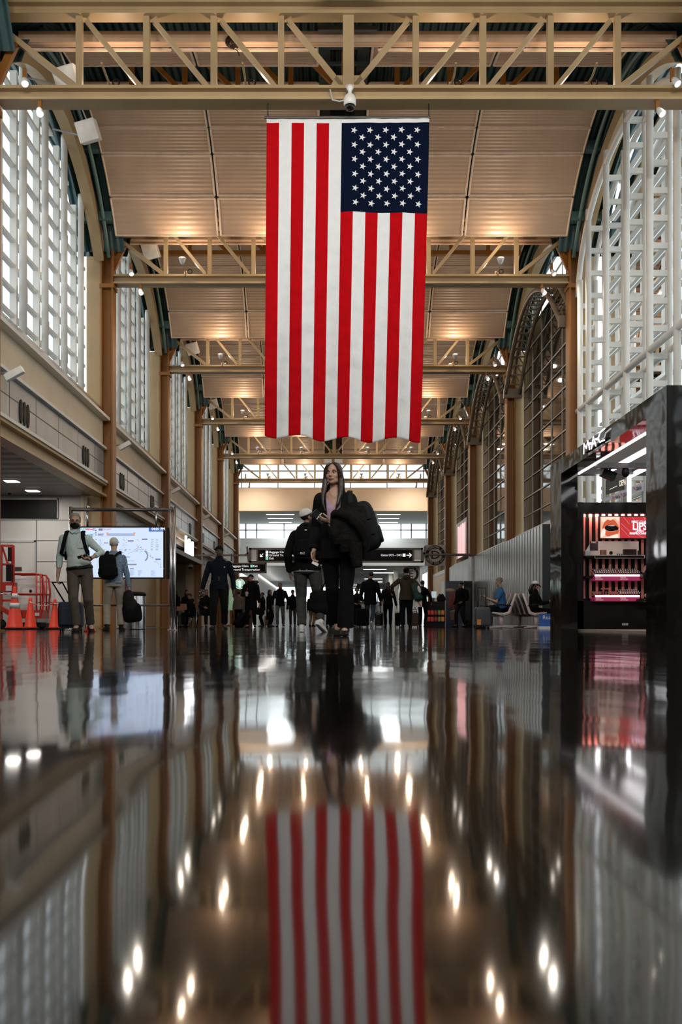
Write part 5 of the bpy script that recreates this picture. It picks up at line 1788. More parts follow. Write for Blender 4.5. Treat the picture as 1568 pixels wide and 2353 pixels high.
for col_ in (300, 318, 348):
    for i in range(8):
        trect(col_, 1311 + i * 1.7, col_ + random.uniform(5, 12), 1311.8 + i * 1.7, SLB, 'map_list')

# ------------------------------------------------------------------ trash can
TD = 22.0
tc_ = thing('trash_can', 'shiny steel drum trash can standing behind the map screen frame', 'trash can', (wx(308, TD), TD, 0))
mb = MB(); mb.lathe([(0.25, 0.0), (0.255, 0.02), (0.255, 0.74), (0.25, 0.75)], (0, 0, 0), 36); mb.build('drum', CHROME, tc_, True)
mb = MB(); mb.lathe([(0.265, 0.74), (0.268, 0.78), (0.25, 0.82), (0.15, 0.835)], (0, 0, 0), 36); mb.build('lid', BLACK, tc_, True)

# ------------------------------------------------------------------ cones and chain
ORANGE = mat('cone_orange', (0.85, 0.055, 0.02), 0.45, 0, 0.05, 6)
REFL = mat('reflective_white', (0.68, 0.68, 0.68), 0.4)


def cone(px, d, h, label, collars=False):
    c = thing('traffic_cone', label, 'traffic cone', (wx(px, d), d, 0))
    w_ = h * 0.27
    mb = MB(); mb.cbox((0, 0, 0.02), (w_ * 1.75, w_ * 1.75, 0.035)); mb.build('base', BLACK if True else ORANGE, c, bevel=0.01)
    mb = MB(); mb.lathe([(w_ * 0.82, 0.035), (w_ * 0.70, 0.06), (0.035, h - 0.03), (0.03, h), (0.012, h)], (0, 0, 0), 28); mb.build('body', ORANGE, c, True)
    if collars:
        for a, b in ((0.50, 0.62), (0.72, 0.84)):
            r = lambda q: w_ * 0.70 + (0.035 - w_ * 0.70) * (q * h - 0.06) / (h - 0.09) + 0.004
            mb = MB(); mb.lathe([(r(a), a * h), (r(b), b * h)], (0, 0, 0), 28); mb.build('reflective_collar', REFL, c, True)
    return c


cone(34, 21.8, 0.94, 'tall orange traffic cone with two white collars beside the red lift', True)
cone(70, 22.5, 0.72, 'orange traffic cone in the middle, before the white door')
cone(126, 22.4, 0.68, 'orange traffic cone just left of the man pulling the suitcase')
mb = MB(); mb.lathe([(0.1, 0.0), (0.09, 0.02), (0.02, 0.13), (0.015, 0.14)], (0, 0, 0), 20); o = mb.build('traffic_cone', ORANGE, None, True); o.location = (wx(207, 15.6), 15.6, 0)
tag(o, 'tiny red-orange marker cone behind the heel of the suitcase man', 'traffic cone')
ch = thing('barrier_chain', 'red and white plastic chain strung between the cones', 'chain', (wx(70, 22.4), 22.4, 0.6))
pA = [at(2, 1364, 22.4), at(18, 1366, 22.4), at(34, 1364, 22.4)]
pB = [at(70, 1383, 22.4), at(88, 1391, 22.4), at(104, 1393, 22.4), at(126, 1387, 22.4), at(140, 1390, 22.4), at(152, 1394, 22.4)]
k_ = 0
for pp in (pA, pB):
    for a, b in zip(pp, pp[1:]):
        n = max(2, int((b - a).length / 0.075))
        for i in range(n):
            p, q = a.lerp(b, i / n), a.lerp(b, (i + 0.9) / n)
            mb = MB(); mb.tube([p - V((0, 0.06, 0)), q - V((0, 0.06, 0))], [(0.02, 0.012)] * 2, 8); mb.build('link', ORANGE if k_ % 2 else REFL, ch, True, world=True); k_ += 1

# ------------------------------------------------------------------ red platform lift
LD_ = 23.9
lf = thing('platform_lift', 'red personnel lift with a railed platform at the left edge', 'lift', (wx(50, LD_), LD_, 0))
LRED = mat('lift_red', (0.40, 0.022, 0.010), 0.4, 0, 0.1, 4)


def lp(px, py, dy=0.0):
    return at(px, py, LD_) + V((0, dy, 0))


mb = MB()
for dy in (0.0, 0.5):
    mb.tube([lp(34, 1319, dy), lp(80, 1318, dy), lp(92, 1320, dy), lp(99, 1330, dy), lp(102, 1362, dy), lp(98, 1400, dy), lp(92, 1418, dy)], 0.024, 8)
    mb.tube([lp(30, 1365, dy), lp(100, 1365, dy)], 0.020, 8)
    for px in (84, 93):
        mb.tube([lp(px, 1319, dy), lp(px, 1415, dy)], 0.020, 8)
for px, py in ((84, 1319), (100, 1365), (34, 1319)):
    mb.tube([lp(px, py, 0), lp(px, py, 0.5)], 0.02, 8)
mb.build('guard_rail', LRED, lf, True, world=True)
mb = MB(); mb.box(lp(38, 1420).x, LD_ - 0.05, wz(1421, LD_), lp(97, 1404).x, LD_ + 0.6, wz(1402, LD_)); mb.build('platform', LRED, lf, world=True)
mb = MB()
for px in (2, 30):
    mb.bar(lp(px, 1440), lp(px, 1253), 0.07, 0.06, (0, 1, 0))
for py in (1254, 1297, 1340, 1380):
    mb.bar(lp(2, py), lp(30, py), 0.05, 0.05)
mb.bar(lp(4, 1254, 0.02), lp(18, 1297, 0.02), 0.04, 0.04, (0, 1, 0))
mb.build('mast', LRED, lf, world=True)
mb = MB(); mb.bar(lp(2, 1395, -0.1), lp(40, 1418, -0.1), 0.16, 0.1); mb.build('outrigger', LRED, lf, world=True)
mb = MB(); mb.box(lp(2, 1360).x, LD_ - 0.1, wz(1360, LD_), lp(31, 1330).x, LD_ + 0.3, wz(1338, LD_)); mb.build('motor_housing', LRED, lf, world=True)
mb = MB(); mb.box(lp(18, 1335).x, LD_ - 0.14, wz(1336, LD_), lp(31, 1297).x, LD_ - 0.02, wz(1298, LD_)); mb.box(lp(21, 1290).x, LD_ - 0.1, wz(1290, LD_), lp(28, 1258).x, LD_ - 0.04, wz(1258, LD_)); mb.build('control_box', BLACK, lf, world=True)
mb = MB(); mb.box(lp(17, 1352).x, LD_ - 0.12, wz(1358, LD_), lp(30, 1352).x, LD_ - 0.1, wz(1346, LD_)); mb.build('decal', GREYPL, lf, world=True)
mb = MB(); mb.box(lp(82, 1416).x, LD_ - 0.06, wz(1415, LD_), lp(92, 1408).x, LD_ - 0.05, wz(1408, LD_)); mb.build('decal', GREYPL, lf, world=True)
text('G', 0.1, mat('decal_black', (0.02, 0.02, 0.02)), (lp(49, 0).x, LD_ - 0.055, wz(1411, LD_)), (1, 0, 0), (0, 0, 1), lf)
mb = MB(); mb.lathe([(0.1, -0.04), (0.12, -0.03), (0.12, 0.03), (0.1, 0.04)], lp(2, 1434) + V((0, 0, 0.0)) + V((0, 0, 0.0)), 20, axis=(0, 1, 0)); mb.lathe([(0.07, -0.03), (0.08, 0), (0.07, 0.03)], (lp(88, 1436).x, LD_ + 0.3, 0.08), 16, axis=(0, 1, 0)); mb.build('wheel', BLACK, lf, True, world=True)
mb = MB(); mb.box(lp(38, 1436).x, LD_ + 0.1, 0.05, lp(92, 1425).x, LD_ + 0.5, 0.16); mb.build('chassis', BLACK, lf, world=True)

# ------------------------------------------------------------------ cafe canopy, lit sign, shop on the left
cp = thing('cafe_canopy', 'dark cafe canopy with a lit white sign on its edge, left side', 'canopy', (-5.3, 38, 2.6))
mb = MB(); mb.box(-1.9, T(3) + 0.6 - 38, 0.02, 0.0, T(4) - 0.5 - 38, 0.14); mb.build('roof', mat('dark_canopy', (0.025, 0.024, 0.022), 0.4), cp)
mb = MB(); mb.box(0.0, T(3) + 0.6 - 38, 0.0, 0.05, T(4) - 0.5 - 38, 0.16); mb.build('edge_trim', GREY_ST, cp)
CSG = emit_mat('cafe_sign_glow', (0.95, 0.95, 1.0), 4.0)
for y0, hgt in ((36.9, 0.62), (37.35, 0.5), (37.8, 0.58), (38.25, 0.42), (38.7, 0.55)):
    mb = MB(); mb.box(0.0, y0 - 38, 0.18, 0.06, y0 + 0.28 - 38, 0.18 + hgt); mb.build('sign_letter', CSG, cp)
for i, y in enumerate((35.2, 36.4, 37.6, 39.0)):
    mb = MB(); mb.lathe([(0.07, -0.005), (0.07, 0.01)], (-0.7, y - 38, 0.02), 12); mb.build('downlight', LAMP_W_E, cp)
d2 = thing('dome_camera', 'white dome camera hanging below the cafe canopy', 'security camera', at(438, 1300, 40.5))
mb = MB(); mb.lathe([(0.02, 0.14), (0.05, 0.1), (0.1, 0.0), (0.1, -0.05)], (0, 0, 0), 16); mb.build('housing', WHITEPL, d2, True)
mb = MB(); mb.ell((0, 0, -0.06), (0.085, 0.085, 0.075)); mb.build('dome', BLACK_G, d2, True)
mb = MB(); mb.tube([(0, 0, 0.12), (0, 0, 0.16), (-0.25, 0, 0.2), (-0.25, 0, 0.35)], 0.025, 8); mb.build('arm', WHITEPL, d2, True)

CFD = 38.5
ct = thing('cafe_table', 'low dark cafe counter carrying the green crate and boxes, left side', 'table', (wx(422, CFD), CFD, 0))
mb = MB(); mb.box(-0.35, -0.25, 0.42, 0.35, 0.3, 0.46); mb.build('top', BLACK, ct)
for sx in (-0.28, 0.28):
    for sy in (-0.2, 0.24):
        mb = MB(); mb.tube([(sx, sy, 0), (sx, sy, 0.42)], 0.018, 8); mb.build('leg', CHROME, ct)
o = single(MB().box(wx(413, CFD), CFD - 0.2, 0.461, wx(436, CFD), CFD + 0.2, 0.46 + 0.17), 'crate', mat('green_crate', (0.008, 0.05, 0.02), 0.5), 'dark green crate on the low cafe counter', 'crate', (wx(424, CFD), CFD, 0.46))
o = single(MB().box(wx(408, CFD), CFD - 0.2, 0.631, wx(429, CFD), CFD + 0.15, 0.80), 'cardboard_box', mat('cardboard', (0.36, 0.15, 0.05), 0.6), 'wider orange cardboard box stacked on the green crate', 'box', (wx(418, CFD), CFD, 0.631))
o = single(MB().box(wx(416, CFD), CFD - 0.18, 0.801, wx(428, CFD), CFD + 0.1, 0.9), 'cardboard_box', mat('cardboard', (0.36, 0.15, 0.05), 0.6), 'smaller orange cardboard box on top of the wider one', 'box', (wx(422, CFD), CFD, 0.801))

SBD = 56.0
sb = thing('coffee_shop_wall', 'brown wood coffee shop wall with a round green emblem', 'shop front', (wx(556, SBD), SBD, 0))
mb = MB(); mb.box(wx(533, SBD), SBD, 0, wx(580, SBD), SBD + 0.3, wz(1325, SBD)); mb.build('panel', mat('brown_wood', (0.13, 0.055, 0.022), 0.5, 0, 0.2, 3), sb, world=True)
c = at(551.5, 1342, SBD)
GREEN = emit_mat('emblem_green', (0.02, 0.36, 0.14), 0.9)
EW = emit_mat('emblem_white', (0.95, 1.0, 0.97), 1.2)
for r, m_, dy, nm in ((0.285, EW, 0.03, 'emblem_rim'), (0.265, GREEN, 0.05, 'emblem_disc')):
    mb = MB(); mb.lathe([(r, 0), (r, 0.02)], c - V((0, dy, 0)), 36, axis=(0, -1, 0)); mb.build(nm, m_, sb, world=True)
cc = c - V((0, 0.075, 0))
for s_ in (-1, 1):
    for rr in (0.09, 0.145, 0.20):
        pts = [cc + V((s_ * (rr * math.sin(a)), 0, 0.04 + rr * 0.95 * math.cos(a))) for a in [0.5 + 2.2 * i / 10 for i in range(11)]]
        mb = MB(); mb.tube(pts, [(0.014, 0.012)] * 11, 6); mb.build('emblem_wave', EW, sb, world=True)
mb = MB(); mb.prism([(-0.07, -0.2), (0.07, -0.2), (0.05, 0.0), (0.06, 0.1), (-0.06, 0.1), (-0.05, 0.0)], cc, (1, 0, 0), (0, 0, 1), 0.01); mb.build('emblem_figure', EW, sb, world=True)
mb = MB(); mb.prism([(-0.08, 0.12), (0.08, 0.12), (0.11, 0.2), (0.045, 0.17), (0, 0.235), (-0.045, 0.17), (-0.11, 0.2)], cc, (1, 0, 0), (0, 0, 1), 0.01); mb.build('emblem_crown', EW, sb, world=True)
pu = thing('parasol', 'pale green closed parasol beside the coffee shop wall', 'parasol', (wx(530, 52), 52, 0))
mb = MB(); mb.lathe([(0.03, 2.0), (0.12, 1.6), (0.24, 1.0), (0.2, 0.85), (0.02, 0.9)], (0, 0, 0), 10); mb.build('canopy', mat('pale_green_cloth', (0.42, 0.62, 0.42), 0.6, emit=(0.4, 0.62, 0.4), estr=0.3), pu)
mb = MB(); mb.tube([(0, 0, 0), (0, 0, 1.0)], 0.025, 8); mb.lathe([(0.25, 0), (0.22, 0.06), (0.05, 0.1)], (0, 0, 0), 16); mb.build('pole', STEEL_D, pu)
# ------------------------------------------------------------------ people
def ik(a, b, l1, l2, pole):
    d = b - a
    L = min(d.length, (l1 + l2) * 0.998)
    u = d.normalized()
    b = a + u * L
    x = (l1 * l1 - l2 * l2 + L * L) / (2 * L)
    h = math.sqrt(max(0.0, l1 * l1 - x * x))
    p = pole - u * pole.dot(u)
    p.normalize()
    return a + u * x + p * h, b


def limb(mb, pts, radii, seg=14, flat_end=False):
    pts = [V(p) for p in pts]
    mb.tube(pts, list(radii), seg)
    for i, (p, r) in enumerate(zip(pts, radii)):
        if flat_end and i == len(pts) - 1:
            continue
        rr = r if not isinstance(r, tuple) else min(r)
        mb.ell(p, rr, seg=12, rings=8)


SKIN = mat('skin_light', (0.44, 0.26, 0.185), 0.5, 0, 0.06, 12)
SKIN_T = mat('skin_tan', (0.26, 0.135, 0.085), 0.5, 0, 0.06, 12)
SKIN_D = mat('skin_dark', (0.06, 0.032, 0.022), 0.45, 0, 0.06, 12)
HAIR_DB = mat('hair_dark_brown', (0.026, 0.014, 0.009), 0.45, 0, 0.4, 60)
HAIR_BK = mat('hair_black', (0.008, 0.007, 0.007), 0.5, 0, 0.3, 60)
HAIR_GR = mat('hair_grey', (0.20, 0.18, 0.16), 0.6, 0, 0.4, 60)
HAIR_WH = mat('hair_white', (0.52, 0.49, 0.45), 0.6, 0, 0.2, 60)
C_BLACK = mat('cloth_black', (0.0055, 0.0055, 0.006), 0.9, 0, 0.15, 30, spec=0.12)
C_DARK = mat('cloth_charcoal', (0.015, 0.015, 0.015), 0.9, 0, 0.15, 30, spec=0.12)
C_NAVY = mat('cloth_navy', (0.0045, 0.0075, 0.013), 0.9, 0, 0.15, 30, spec=0.12)
C_GREYP = mat('cloth_dark_grey', (0.050, 0.050, 0.046), 0.9, 0, 0.2, 20, spec=0.15)
C_JEAN = mat('cloth_jeans', (0.035, 0.06, 0.10), 0.85, 0, 0.35, 12)
C_GJEAN = mat('cloth_grey_jeans', (0.09, 0.095, 0.10), 0.85, 0, 0.35, 12)
SHOE_B = mat('shoe_black', (0.008, 0.007, 0.007), 0.6, spec=0.2)
SHOE_W = mat('shoe_white', (0.62, 0.62, 0.62), 0.5)
EYEW = mat('eye_white', (0.6, 0.58, 0.55), 0.3)
EYED = mat('eye_dark', (0.02, 0.014, 0.01), 0.2)
LIPS = mat('lip_rose', (0.38, 0.15, 0.13), 0.5)


def head_shapes(mb, M, face=True, female=False):
    """skull, jaw, nose, brows, ears; M places the head (origin at the skull centre, facing -y)"""
    R = M.to_3x3()

    def e(c, r):
        mb.ell(M @ V(c), r, rot=R, seg=16, rings=12)
    w = 0.95 if female else 1.0
    e((0, 0.015, 0.035), (0.074 * w, 0.094, 0.084))
    e((0, -0.022, -0.030), (0.061 * w, 0.070, 0.080))
    e((0, -0.052, -0.088), (0.032 * w, 0.032, 0.024))
    e((0.03, -0.03, -0.07), (0.028, 0.04, 0.034)); e((-0.03, -0.03, -0.07), (0.028, 0.04, 0.034))
    if face:
        mb.tube([M @ V((0, -0.088, 0.012)), M @ V((0, -0.102, -0.012)), M @ V((0, -0.113, -0.030)), M @ V((0, -0.096, -0.038))], [0.008, 0.010, 0.0125, 0.009], 10)
        e((0.011, -0.097, -0.032), (0.008, 0.009, 0.008)); e((-0.011, -0.097, -0.032), (0.008, 0.009, 0.008))
        mb.tube([M @ V((-0.05, -0.066, 0.022)), M @ V((-0.02, -0.085, 0.022)), M @ V((0.02, -0.085, 0.022)), M @ V((0.05, -0.066, 0.022))], 0.010, 8)
        e((0.035, -0.052, -0.026), (0.027, 0.026, 0.030)); e((-0.035, -0.052, -0.026), (0.027, 0.026, 0.030))
        e((0, -0.080, -0.060), (0.026, 0.016, 0.013))
    for s in (-1, 1):
        e((s * 0.073 * w, 0.012, -0.006), (0.010, 0.020, 0.031))


def face_parts(o, M, brow, female=False, lip=None):
    R = M.to_3x3()
    for s in (-1, 1):
        mb = MB(); mb.ell(M @ V((s * 0.030, -0.0795, 0.002)), (0.0125, 0.009, 0.0066), rot=R, seg=12, rings=8); ey = mb.build('eye', EYEW, o, True)
        mb = MB(); mb.ell(M @ V((s * 0.030, -0.0865, 0.002)), (0.0058, 0.004, 0.0058), rot=R, seg=10, rings=8); mb.build('iris', EYED, ey, True)
        mb = MB(); mb.tube([M @ V((s * 0.014, -0.0935, 0.0215)), M @ V((s * 0.03, -0.0925, 0.0265)), M @ V((s * 0.048, -0.0775, 0.0225))], [0.0028, 0.0036, 0.002], 6); mb.build('eyebrow', brow, o, True)
        mb = MB(); mb.tube([M @ V((s * 0.017, -0.0835, 0.006)), M @ V((s * 0.03, -0.0895, 0.0105)), M @ V((s * 0.045, -0.078, 0.005))], 0.0022, 6); mb.build('eyelid', brow if female else SKIN_T, o, True)
    mb = MB()
    mb.tube([M @ V((-0.023, -0.087, -0.062)), M @ V((-0.008, -0.0955, -0.0575)), M @ V((0, -0.0955, -0.059)), M @ V((0.008, -0.0955, -0.0575)), M @ V((0.023, -0.087, -0.062))], [0.002, 0.0052, 0.0052, 0.0052, 0.002], 8)
    mb.tube([M @ V((-0.020, -0.087, -0.064)), M @ V((0, -0.094, -0.0695)), M @ V((0.020, -0.087, -0.064))], [0.002, 0.0062, 0.002], 8)
    mb.build('lips', lip or LIPS, o, True)


def hand_shapes(mb, wrist, dirn, palm_n, side, curl=0.5, splay=0.0, s=1.0, thumb=0.7):
    """palm and five bent fingers; dirn runs along the hand, palm_n out of the palm, side = direction of the thumb"""
    d = dirn.normalized()
    n = (palm_n - d * palm_n.dot(d)).normalized()
    t = n.cross(d).normalized()
    if t.dot(side) < 0:
        t = -t
    pc = wrist + d * 0.045 * s
    mb.tube([wrist - d * 0.01, wrist + d * 0.03 * s, wrist + d * 0.085 * s], [(0.026 * s, 0.019 * s), (0.036 * s, 0.017 * s), (0.040 * s, 0.014 * s)], 14, side=t)
    ln = (0.070, 0.080, 0.074, 0.058)
    for i in range(4):
        off = (1.5 - i) * 0.0205 * s
        p = wrist + d * (0.080 - 0.004 * abs(i - 1)) * s + t * off
        seg = ln[i] * s / 3
        a = 0.25 * curl
        pts = [p - d * 0.015 * s, p]
        for j in range(3):
            a += curl * (0.75 if j else 0.5)
            v = d * math.cos(a) + n * math.sin(a) + t * (splay * (1.5 - i) * 0.12)
            p = p + v.normalized() * seg * (1.25 - 0.2 * j)
            pts.append(p)
        rad = [0.0095 * s, 0.0095 * s, 0.009 * s, 0.0082 * s, 0.0068 * s]
        mb.tube(pts, rad, 8)
        mb.ell(pts[-1], 0.0068 * s, seg=8, rings=6)
    p0 = wrist + d * 0.018 * s + t * 0.028 * s
    p1 = p0 + (d * 0.6 + t * 0.75 + n * 0.2).normalized() * 0.036 * s
    p2 = p1 + (d * 0.85 + t * 0.35 + n * 0.45 * thumb).normalized() * 0.032 * s
    p3 = p2 + (d * 0.9 + t * 0.05 + n * 0.7 * thumb).normalized() * 0.024 * s
    mb.tube([p0 - t * 0.012 * s, p0, p1, p2, p3], [0.013 * s, 0.0135 * s, 0.0115 * s, 0.010 * s, 0.0075 * s], 8)
    mb.ell(p3, 0.0075 * s, seg=8, rings=6)


def person(label, px, d, H, rot=0.0, hip_z=0.93, lean=(0, 0), feet=None, hands=None, head=(0, 0, 0), vox=0.012, skin=SKIN,
           hair=('short', HAIR_BK), top=C_BLACK, top_kind='jacket', top_amp=0.006, bottom=C_BLACK, shoes=SHOE_B, wide=1.0, face=True,
           female=False, seated=False, poles=None, hand_cfg=None, hem=None, leg_w=1.0, y_off=0.0, flare=0.0, sleeve=0.0, belly=0.0):
    """one figure facing -y in its own frame, then turned by rot; 1.75 m build scaled to H"""
    S = H / 1.775
    root_loc = V((wx(px, d), d + y_off, 0))
    hip = V((0, 0, hip_z))
    top_c = V((lean[0], lean[1], hip_z + 0.50))           # centre between the shoulders
    up = (top_c - hip).normalized()
    feet = feet or {-1: (-0.10, 0.0, 0.085), 1: (0.10, 0.0, 0.085)}
    hands = hands or {-1: (-0.27, -0.04, 0.80), 1: (0.27, -0.04, 0.80)}
    poles = poles or {}
    hand_cfg = hand_cfg or {}
    J = {}
    for s in (-1, 1):
        hj = hip + V((s * 0.092, 0, -0.02))
        ft = V(feet[s][:3])
        kn, an = ik(hj, ft, 0.435, 0.425, V(poles.get(('k', s), (s * 0.08, -1, 0.0))))
        sh = top_c + V((s * 0.168 * wide, 0, -0.055))
        el, wr = ik(sh, V(hands[s]), 0.30, 0.265, V(poles.get(('e', s), (s * 0.6, 0.8, -0.2))))
        J[s] = dict(hip=hj, knee=kn, ankle=an, sh=sh, el=el, wr=wr)
    neck = top_c + V((0, 0.01, 0.06))
    hc = top_c + V((head[2] if len(head) > 2 else 0, -0.025, 0.205))
    Mh = Matrix.Translation(hc) @ Matrix.Rotation(head[0], 4, 'Z') @ Matrix.Rotation(head[1], 4, 'X')
    X = (1, 0, 0)
    # ---- body: one continuous skin
    mb = MB()
    head_shapes(mb, Mh, face, female)
    mb.tube([top_c - up * 0.05, neck, hc + V((0, 0.018, -0.06))], [0.075, 0.055, 0.050], 14)
    mb.tube([hip - up * 0.06, hip + up * 0.14, hip + up * 0.36, top_c + V((0, 0, 0.0)), top_c + V((0, 0.0, 0.05))], [(0.150, 0.105), (0.125, 0.09), (0.150, 0.105), (0.115, 0.075), (0.055, 0.055)], 18, side=X)
    for s in (-1, 1):
        j = J[s]
        limb(mb, [j['sh'], j['el'], j['wr']], [0.05, 0.040, 0.027])
        limb(mb, [j['hip'], j['knee'], j['ankle']], [0.080, 0.055, 0.040])
        tdir = V(feet[s][3]) if len(feet[s]) > 3 else V((s * 0.15, -1, -0.05))
        limb(mb, [j['ankle'], j['ankle'] + tdir.normalized() * 0.10 + V((0, 0, -0.035))], [0.04, 0.03])
        fd = (j['wr'] - j['el']).normalized()
        cfg = hand_cfg.get(s, {})
        hand_shapes(mb, j['wr'] + fd * 0.01, V(cfg.get('dir', fd)), V(cfg.get('palm', (-s, 0.1, 0))), V(cfg.get('side', (0, -1, 0.2))), cfg.get('curl', 0.5), cfg.get('splay', 0), 1.0, cfg.get('thumb', 0.7))
    for v in mb.bm.verts:
        v.co *= S
    body = link('person', remesh(mb, vox, 2), skin, None, True)
    body.location = root_loc
    body.rotation_euler = (0, 0, rot)
    tag(body, label, 'person')
    MS = Matrix.Scale(S, 4)

    def cloth_part(nm, shapes, m, amp=top_amp, freq=8.0, v2=None, sm=3):
        mb = MB(); shapes(mb)
        for v in mb.bm.verts:
            v.co *= S
        return link(nm, remesh(mb, v2 or vox, sm, amp, freq), m, body, True)

    # ---- trousers
    def tr(mb):
        mb.tube([hip + up * 0.12, hip + up * 0.02, hip - up * 0.10], [(0.150 + belly * 0.3, 0.112 + belly * 0.8), (0.176 + belly * 0.5, 0.130 + belly * 0.75), (0.168 + belly * 0.2, 0.122 + belly * 0.2)], 18, side=X)
        for s in (-1, 1):
            j = J[s]
            fd = (j['ankle'] - j['knee']).normalized()
            mb.ell(j['hip'], (0.098 * leg_w, 0.105 * leg_w, 0.1))
            limb(mb, [j['hip'], j['hip'].lerp(j['knee'], 0.5), j['knee'], j['knee'].lerp(j['ankle'], 0.45), j['ankle'] + fd * (-0.015 + flare * 0.3)], [0.098 * leg_w, 0.086 * leg_w, (0.070 + flare * 0.15) * leg_w, (0.066 + flare * 0.6) * leg_w, (0.060 + flare) * leg_w], 16, True)
    cloth_part('trousers', tr, bottom, 0.007, 7.0)

    # ---- shoes
    for s in (-1, 1):
        j = J[s]
        a = j['ankle']
        tdir = (V(feet[s][3]) if len(feet[s]) > 3 else V((s * 0.18, -1, 0))).normalized()
        lift = V((0, 0, 1))
        sideV = tdir.cross(lift).normalized()
        upv = sideV.cross(tdir).normalized()
        if upv.z < 0:
            upv = -upv
        o0 = a - upv * 0.085

        def shp(mb, a=a, tdir=tdir, upv=upv, o0=o0, sideV=sideV):
            secs = [(-0.075, 0.030, 0.032, 0.045), (-0.05, 0.037, 0.040, 0.048), (0.03, 0.039, 0.042, 0.046), (0.10, 0.046, 0.032, 0.034), (0.165, 0.044, 0.024, 0.025), (0.20, 0.030, 0.017, 0.018)]
            mb.tube([o0 + tdir * q[0] + upv * q[3] for q in secs], [(q[1], q[2]) for q in secs], 14, side=sideV)
            mb.tube([o0 + upv * 0.04, a + upv * 0.03], [0.042, 0.045], 12)
            mb.tube([o0 + tdir * q[0] + upv * 0.010 for q in secs], [(q[1] * 1.05, 0.010) for q in secs], 12, side=sideV)
        cloth_part('shoe', shp, shoes, 0.0, v2=min(vox, 0.009))

    # ---- top
    hemz = {'jacket': -0.10, 'shirt': 0.0, 'coat': -0.34, 'hoodie': -0.12, 'puffer': -0.08}[top_kind] if hem is None else hem
    ex = {'jacket': 0.020, 'shirt': 0.008, 'coat': 0.032, 'hoodie': 0.028, 'puffer': 0.045}[top_kind]

    def tp(mb):
        dn = V((0, 0, 1)) if not seated else up
        secs = [(hip + dn * hemz, (0.172 + ex * 1.2 + belly * 0.6, 0.128 + ex + belly)), (hip + up * 0.06, (0.160 + ex + belly * 0.5, 0.118 + ex + belly)), (hip + up * 0.20, (0.148 + ex, 0.108 + ex + belly * 0.9)), (hip + up * 0.36, (0.168 + ex, 0.118 + ex + belly * 0.3)), (top_c + V((0, 0, -0.075)), (0.165 * wide + ex, 0.104 + ex)), (top_c + V((0, 0, -0.015)), (0.138 * wide + ex, 0.086 + ex)), (top_c + V((0, 0, 0.03)), (0.088 * wide + ex, 0.074 + ex)), (top_c + V((0, 0.008, 0.075)), (0.062 + ex * 0.5, 0.062 + ex * 0.5))]
        if hem is not None and hem >= 0.02:              # tucked in
            secs[0] = (secs[0][0], (0.168 + belly * 0.3, 0.126 + belly * 0.7))
        mb.tube([q[0] for q in secs], [q[1] for q in secs], 20, side=X)
        if top_kind in ('coat', 'hoodie', 'jacket'):
            mb.tube([top_c + V((0, 0.008, 0.04)), top_c + V((0, 0.012, 0.105))], [0.082, 0.072], 14)
        if top_kind == 'hoodie':
            mb.ell(top_c + V((0, 0.10, 0.05)), (0.12, 0.06, 0.075))
        for s in (-1, 1):
            j = J[s]
            e = j['el'].lerp(j['wr'], 0.97 - sleeve)
            if sleeve >= 0.9:
                limb(mb, [j['sh'], j['sh'].lerp(j['el'], 0.75)], [0.060 + ex * 0.6, 0.060 + ex * 0.5], 14, True)
            else:
                limb(mb, [j['sh'], j['sh'].lerp(j['el'], 0.5), j['el'], e], [0.058 + ex * 0.6, 0.053 + ex * 0.7, 0.048 + ex * 0.6, 0.038 + ex * 0.5], 14, True)
    jk = cloth_part({'jacket': 'jacket', 'shirt': 'shirt', 'coat': 'coat', 'hoodie': 'hooded_top', 'puffer': 'puffer_jacket'}[top_kind], tp, top)

    # ---- hair
    kind, hm_ = hair

    def cut_cap(scale, hair_line=0.074, back=-0.055, name='hair', m=hm_, extra=None):
        mb = MB()
        R = Mh.to_3x3()
        mb.ell(Mh @ V((0, 0.020, 0.038)), (0.082 * scale, 0.100 * scale, 0.088 * scale), rot=R, seg=24, rings=16)
        if extra:
            extra(mb)
        for v in mb.bm.verts:
            v.co *= S
        me = remesh(mb, min(vox, 0.010), 2, 0.003, 25)
        bm = bmesh.new(); bm.from_mesh(me)
        # cut below the line forehead -> ear -> nape
        for (c_, n_) in (((0, -0.06, hair_line), (0, 0.62, 0.78)), ((0, 0.0, back), (0, 0.45, 0.9))):
            c = (MS @ (Mh @ V(c_)))
            n = (R @ V(n_)).normalized()
            g = bm.verts[:] + bm.edges[:] + bm.faces[:]
            r = bmesh.ops.bisect_plane(bm, geom=g, plane_co=c, plane_no=n, clear_inner=True)
            bmesh.ops.holes_fill(bm, edges=[e for e in bm.edges if e.is_boundary], sides=0)
        bm.to_mesh(me); bm.free()
        return link(name, me, m, body, True)
    if kind == 'short':
        cut_cap(1.0)
    elif kind == 'thin':
        cut_cap(0.97, 0.085)
    elif kind == 'beanie':
        cut_cap(1.08, 0.035, 0.015, 'beanie')
    elif kind == 'cap':
        cp_ = cut_cap(1.08, 0.040, 0.055, 'cap')
        mb = MB()
        mb.tube([Mh @ V((0, -0.07, 0.056)), Mh @ V((0, -0.12, 0.048)), Mh @ V((0, -0.165, 0.03))], [(0.075, 0.006), (0.07, 0.005), (0.045, 0.004)], 14, side=Mh.to_3x3() @ V((1, 0, 0)))
        for v in mb.bm.verts:
            v.co *= S
        mb.build('brim', C_NAVY if hm_ is not MATS.get('white_cap') or True else hm_, cp_, True)
        cut_cap(0.99, 0.03, -0.065, 'hair', HAIR_BK)
    elif kind == 'long':
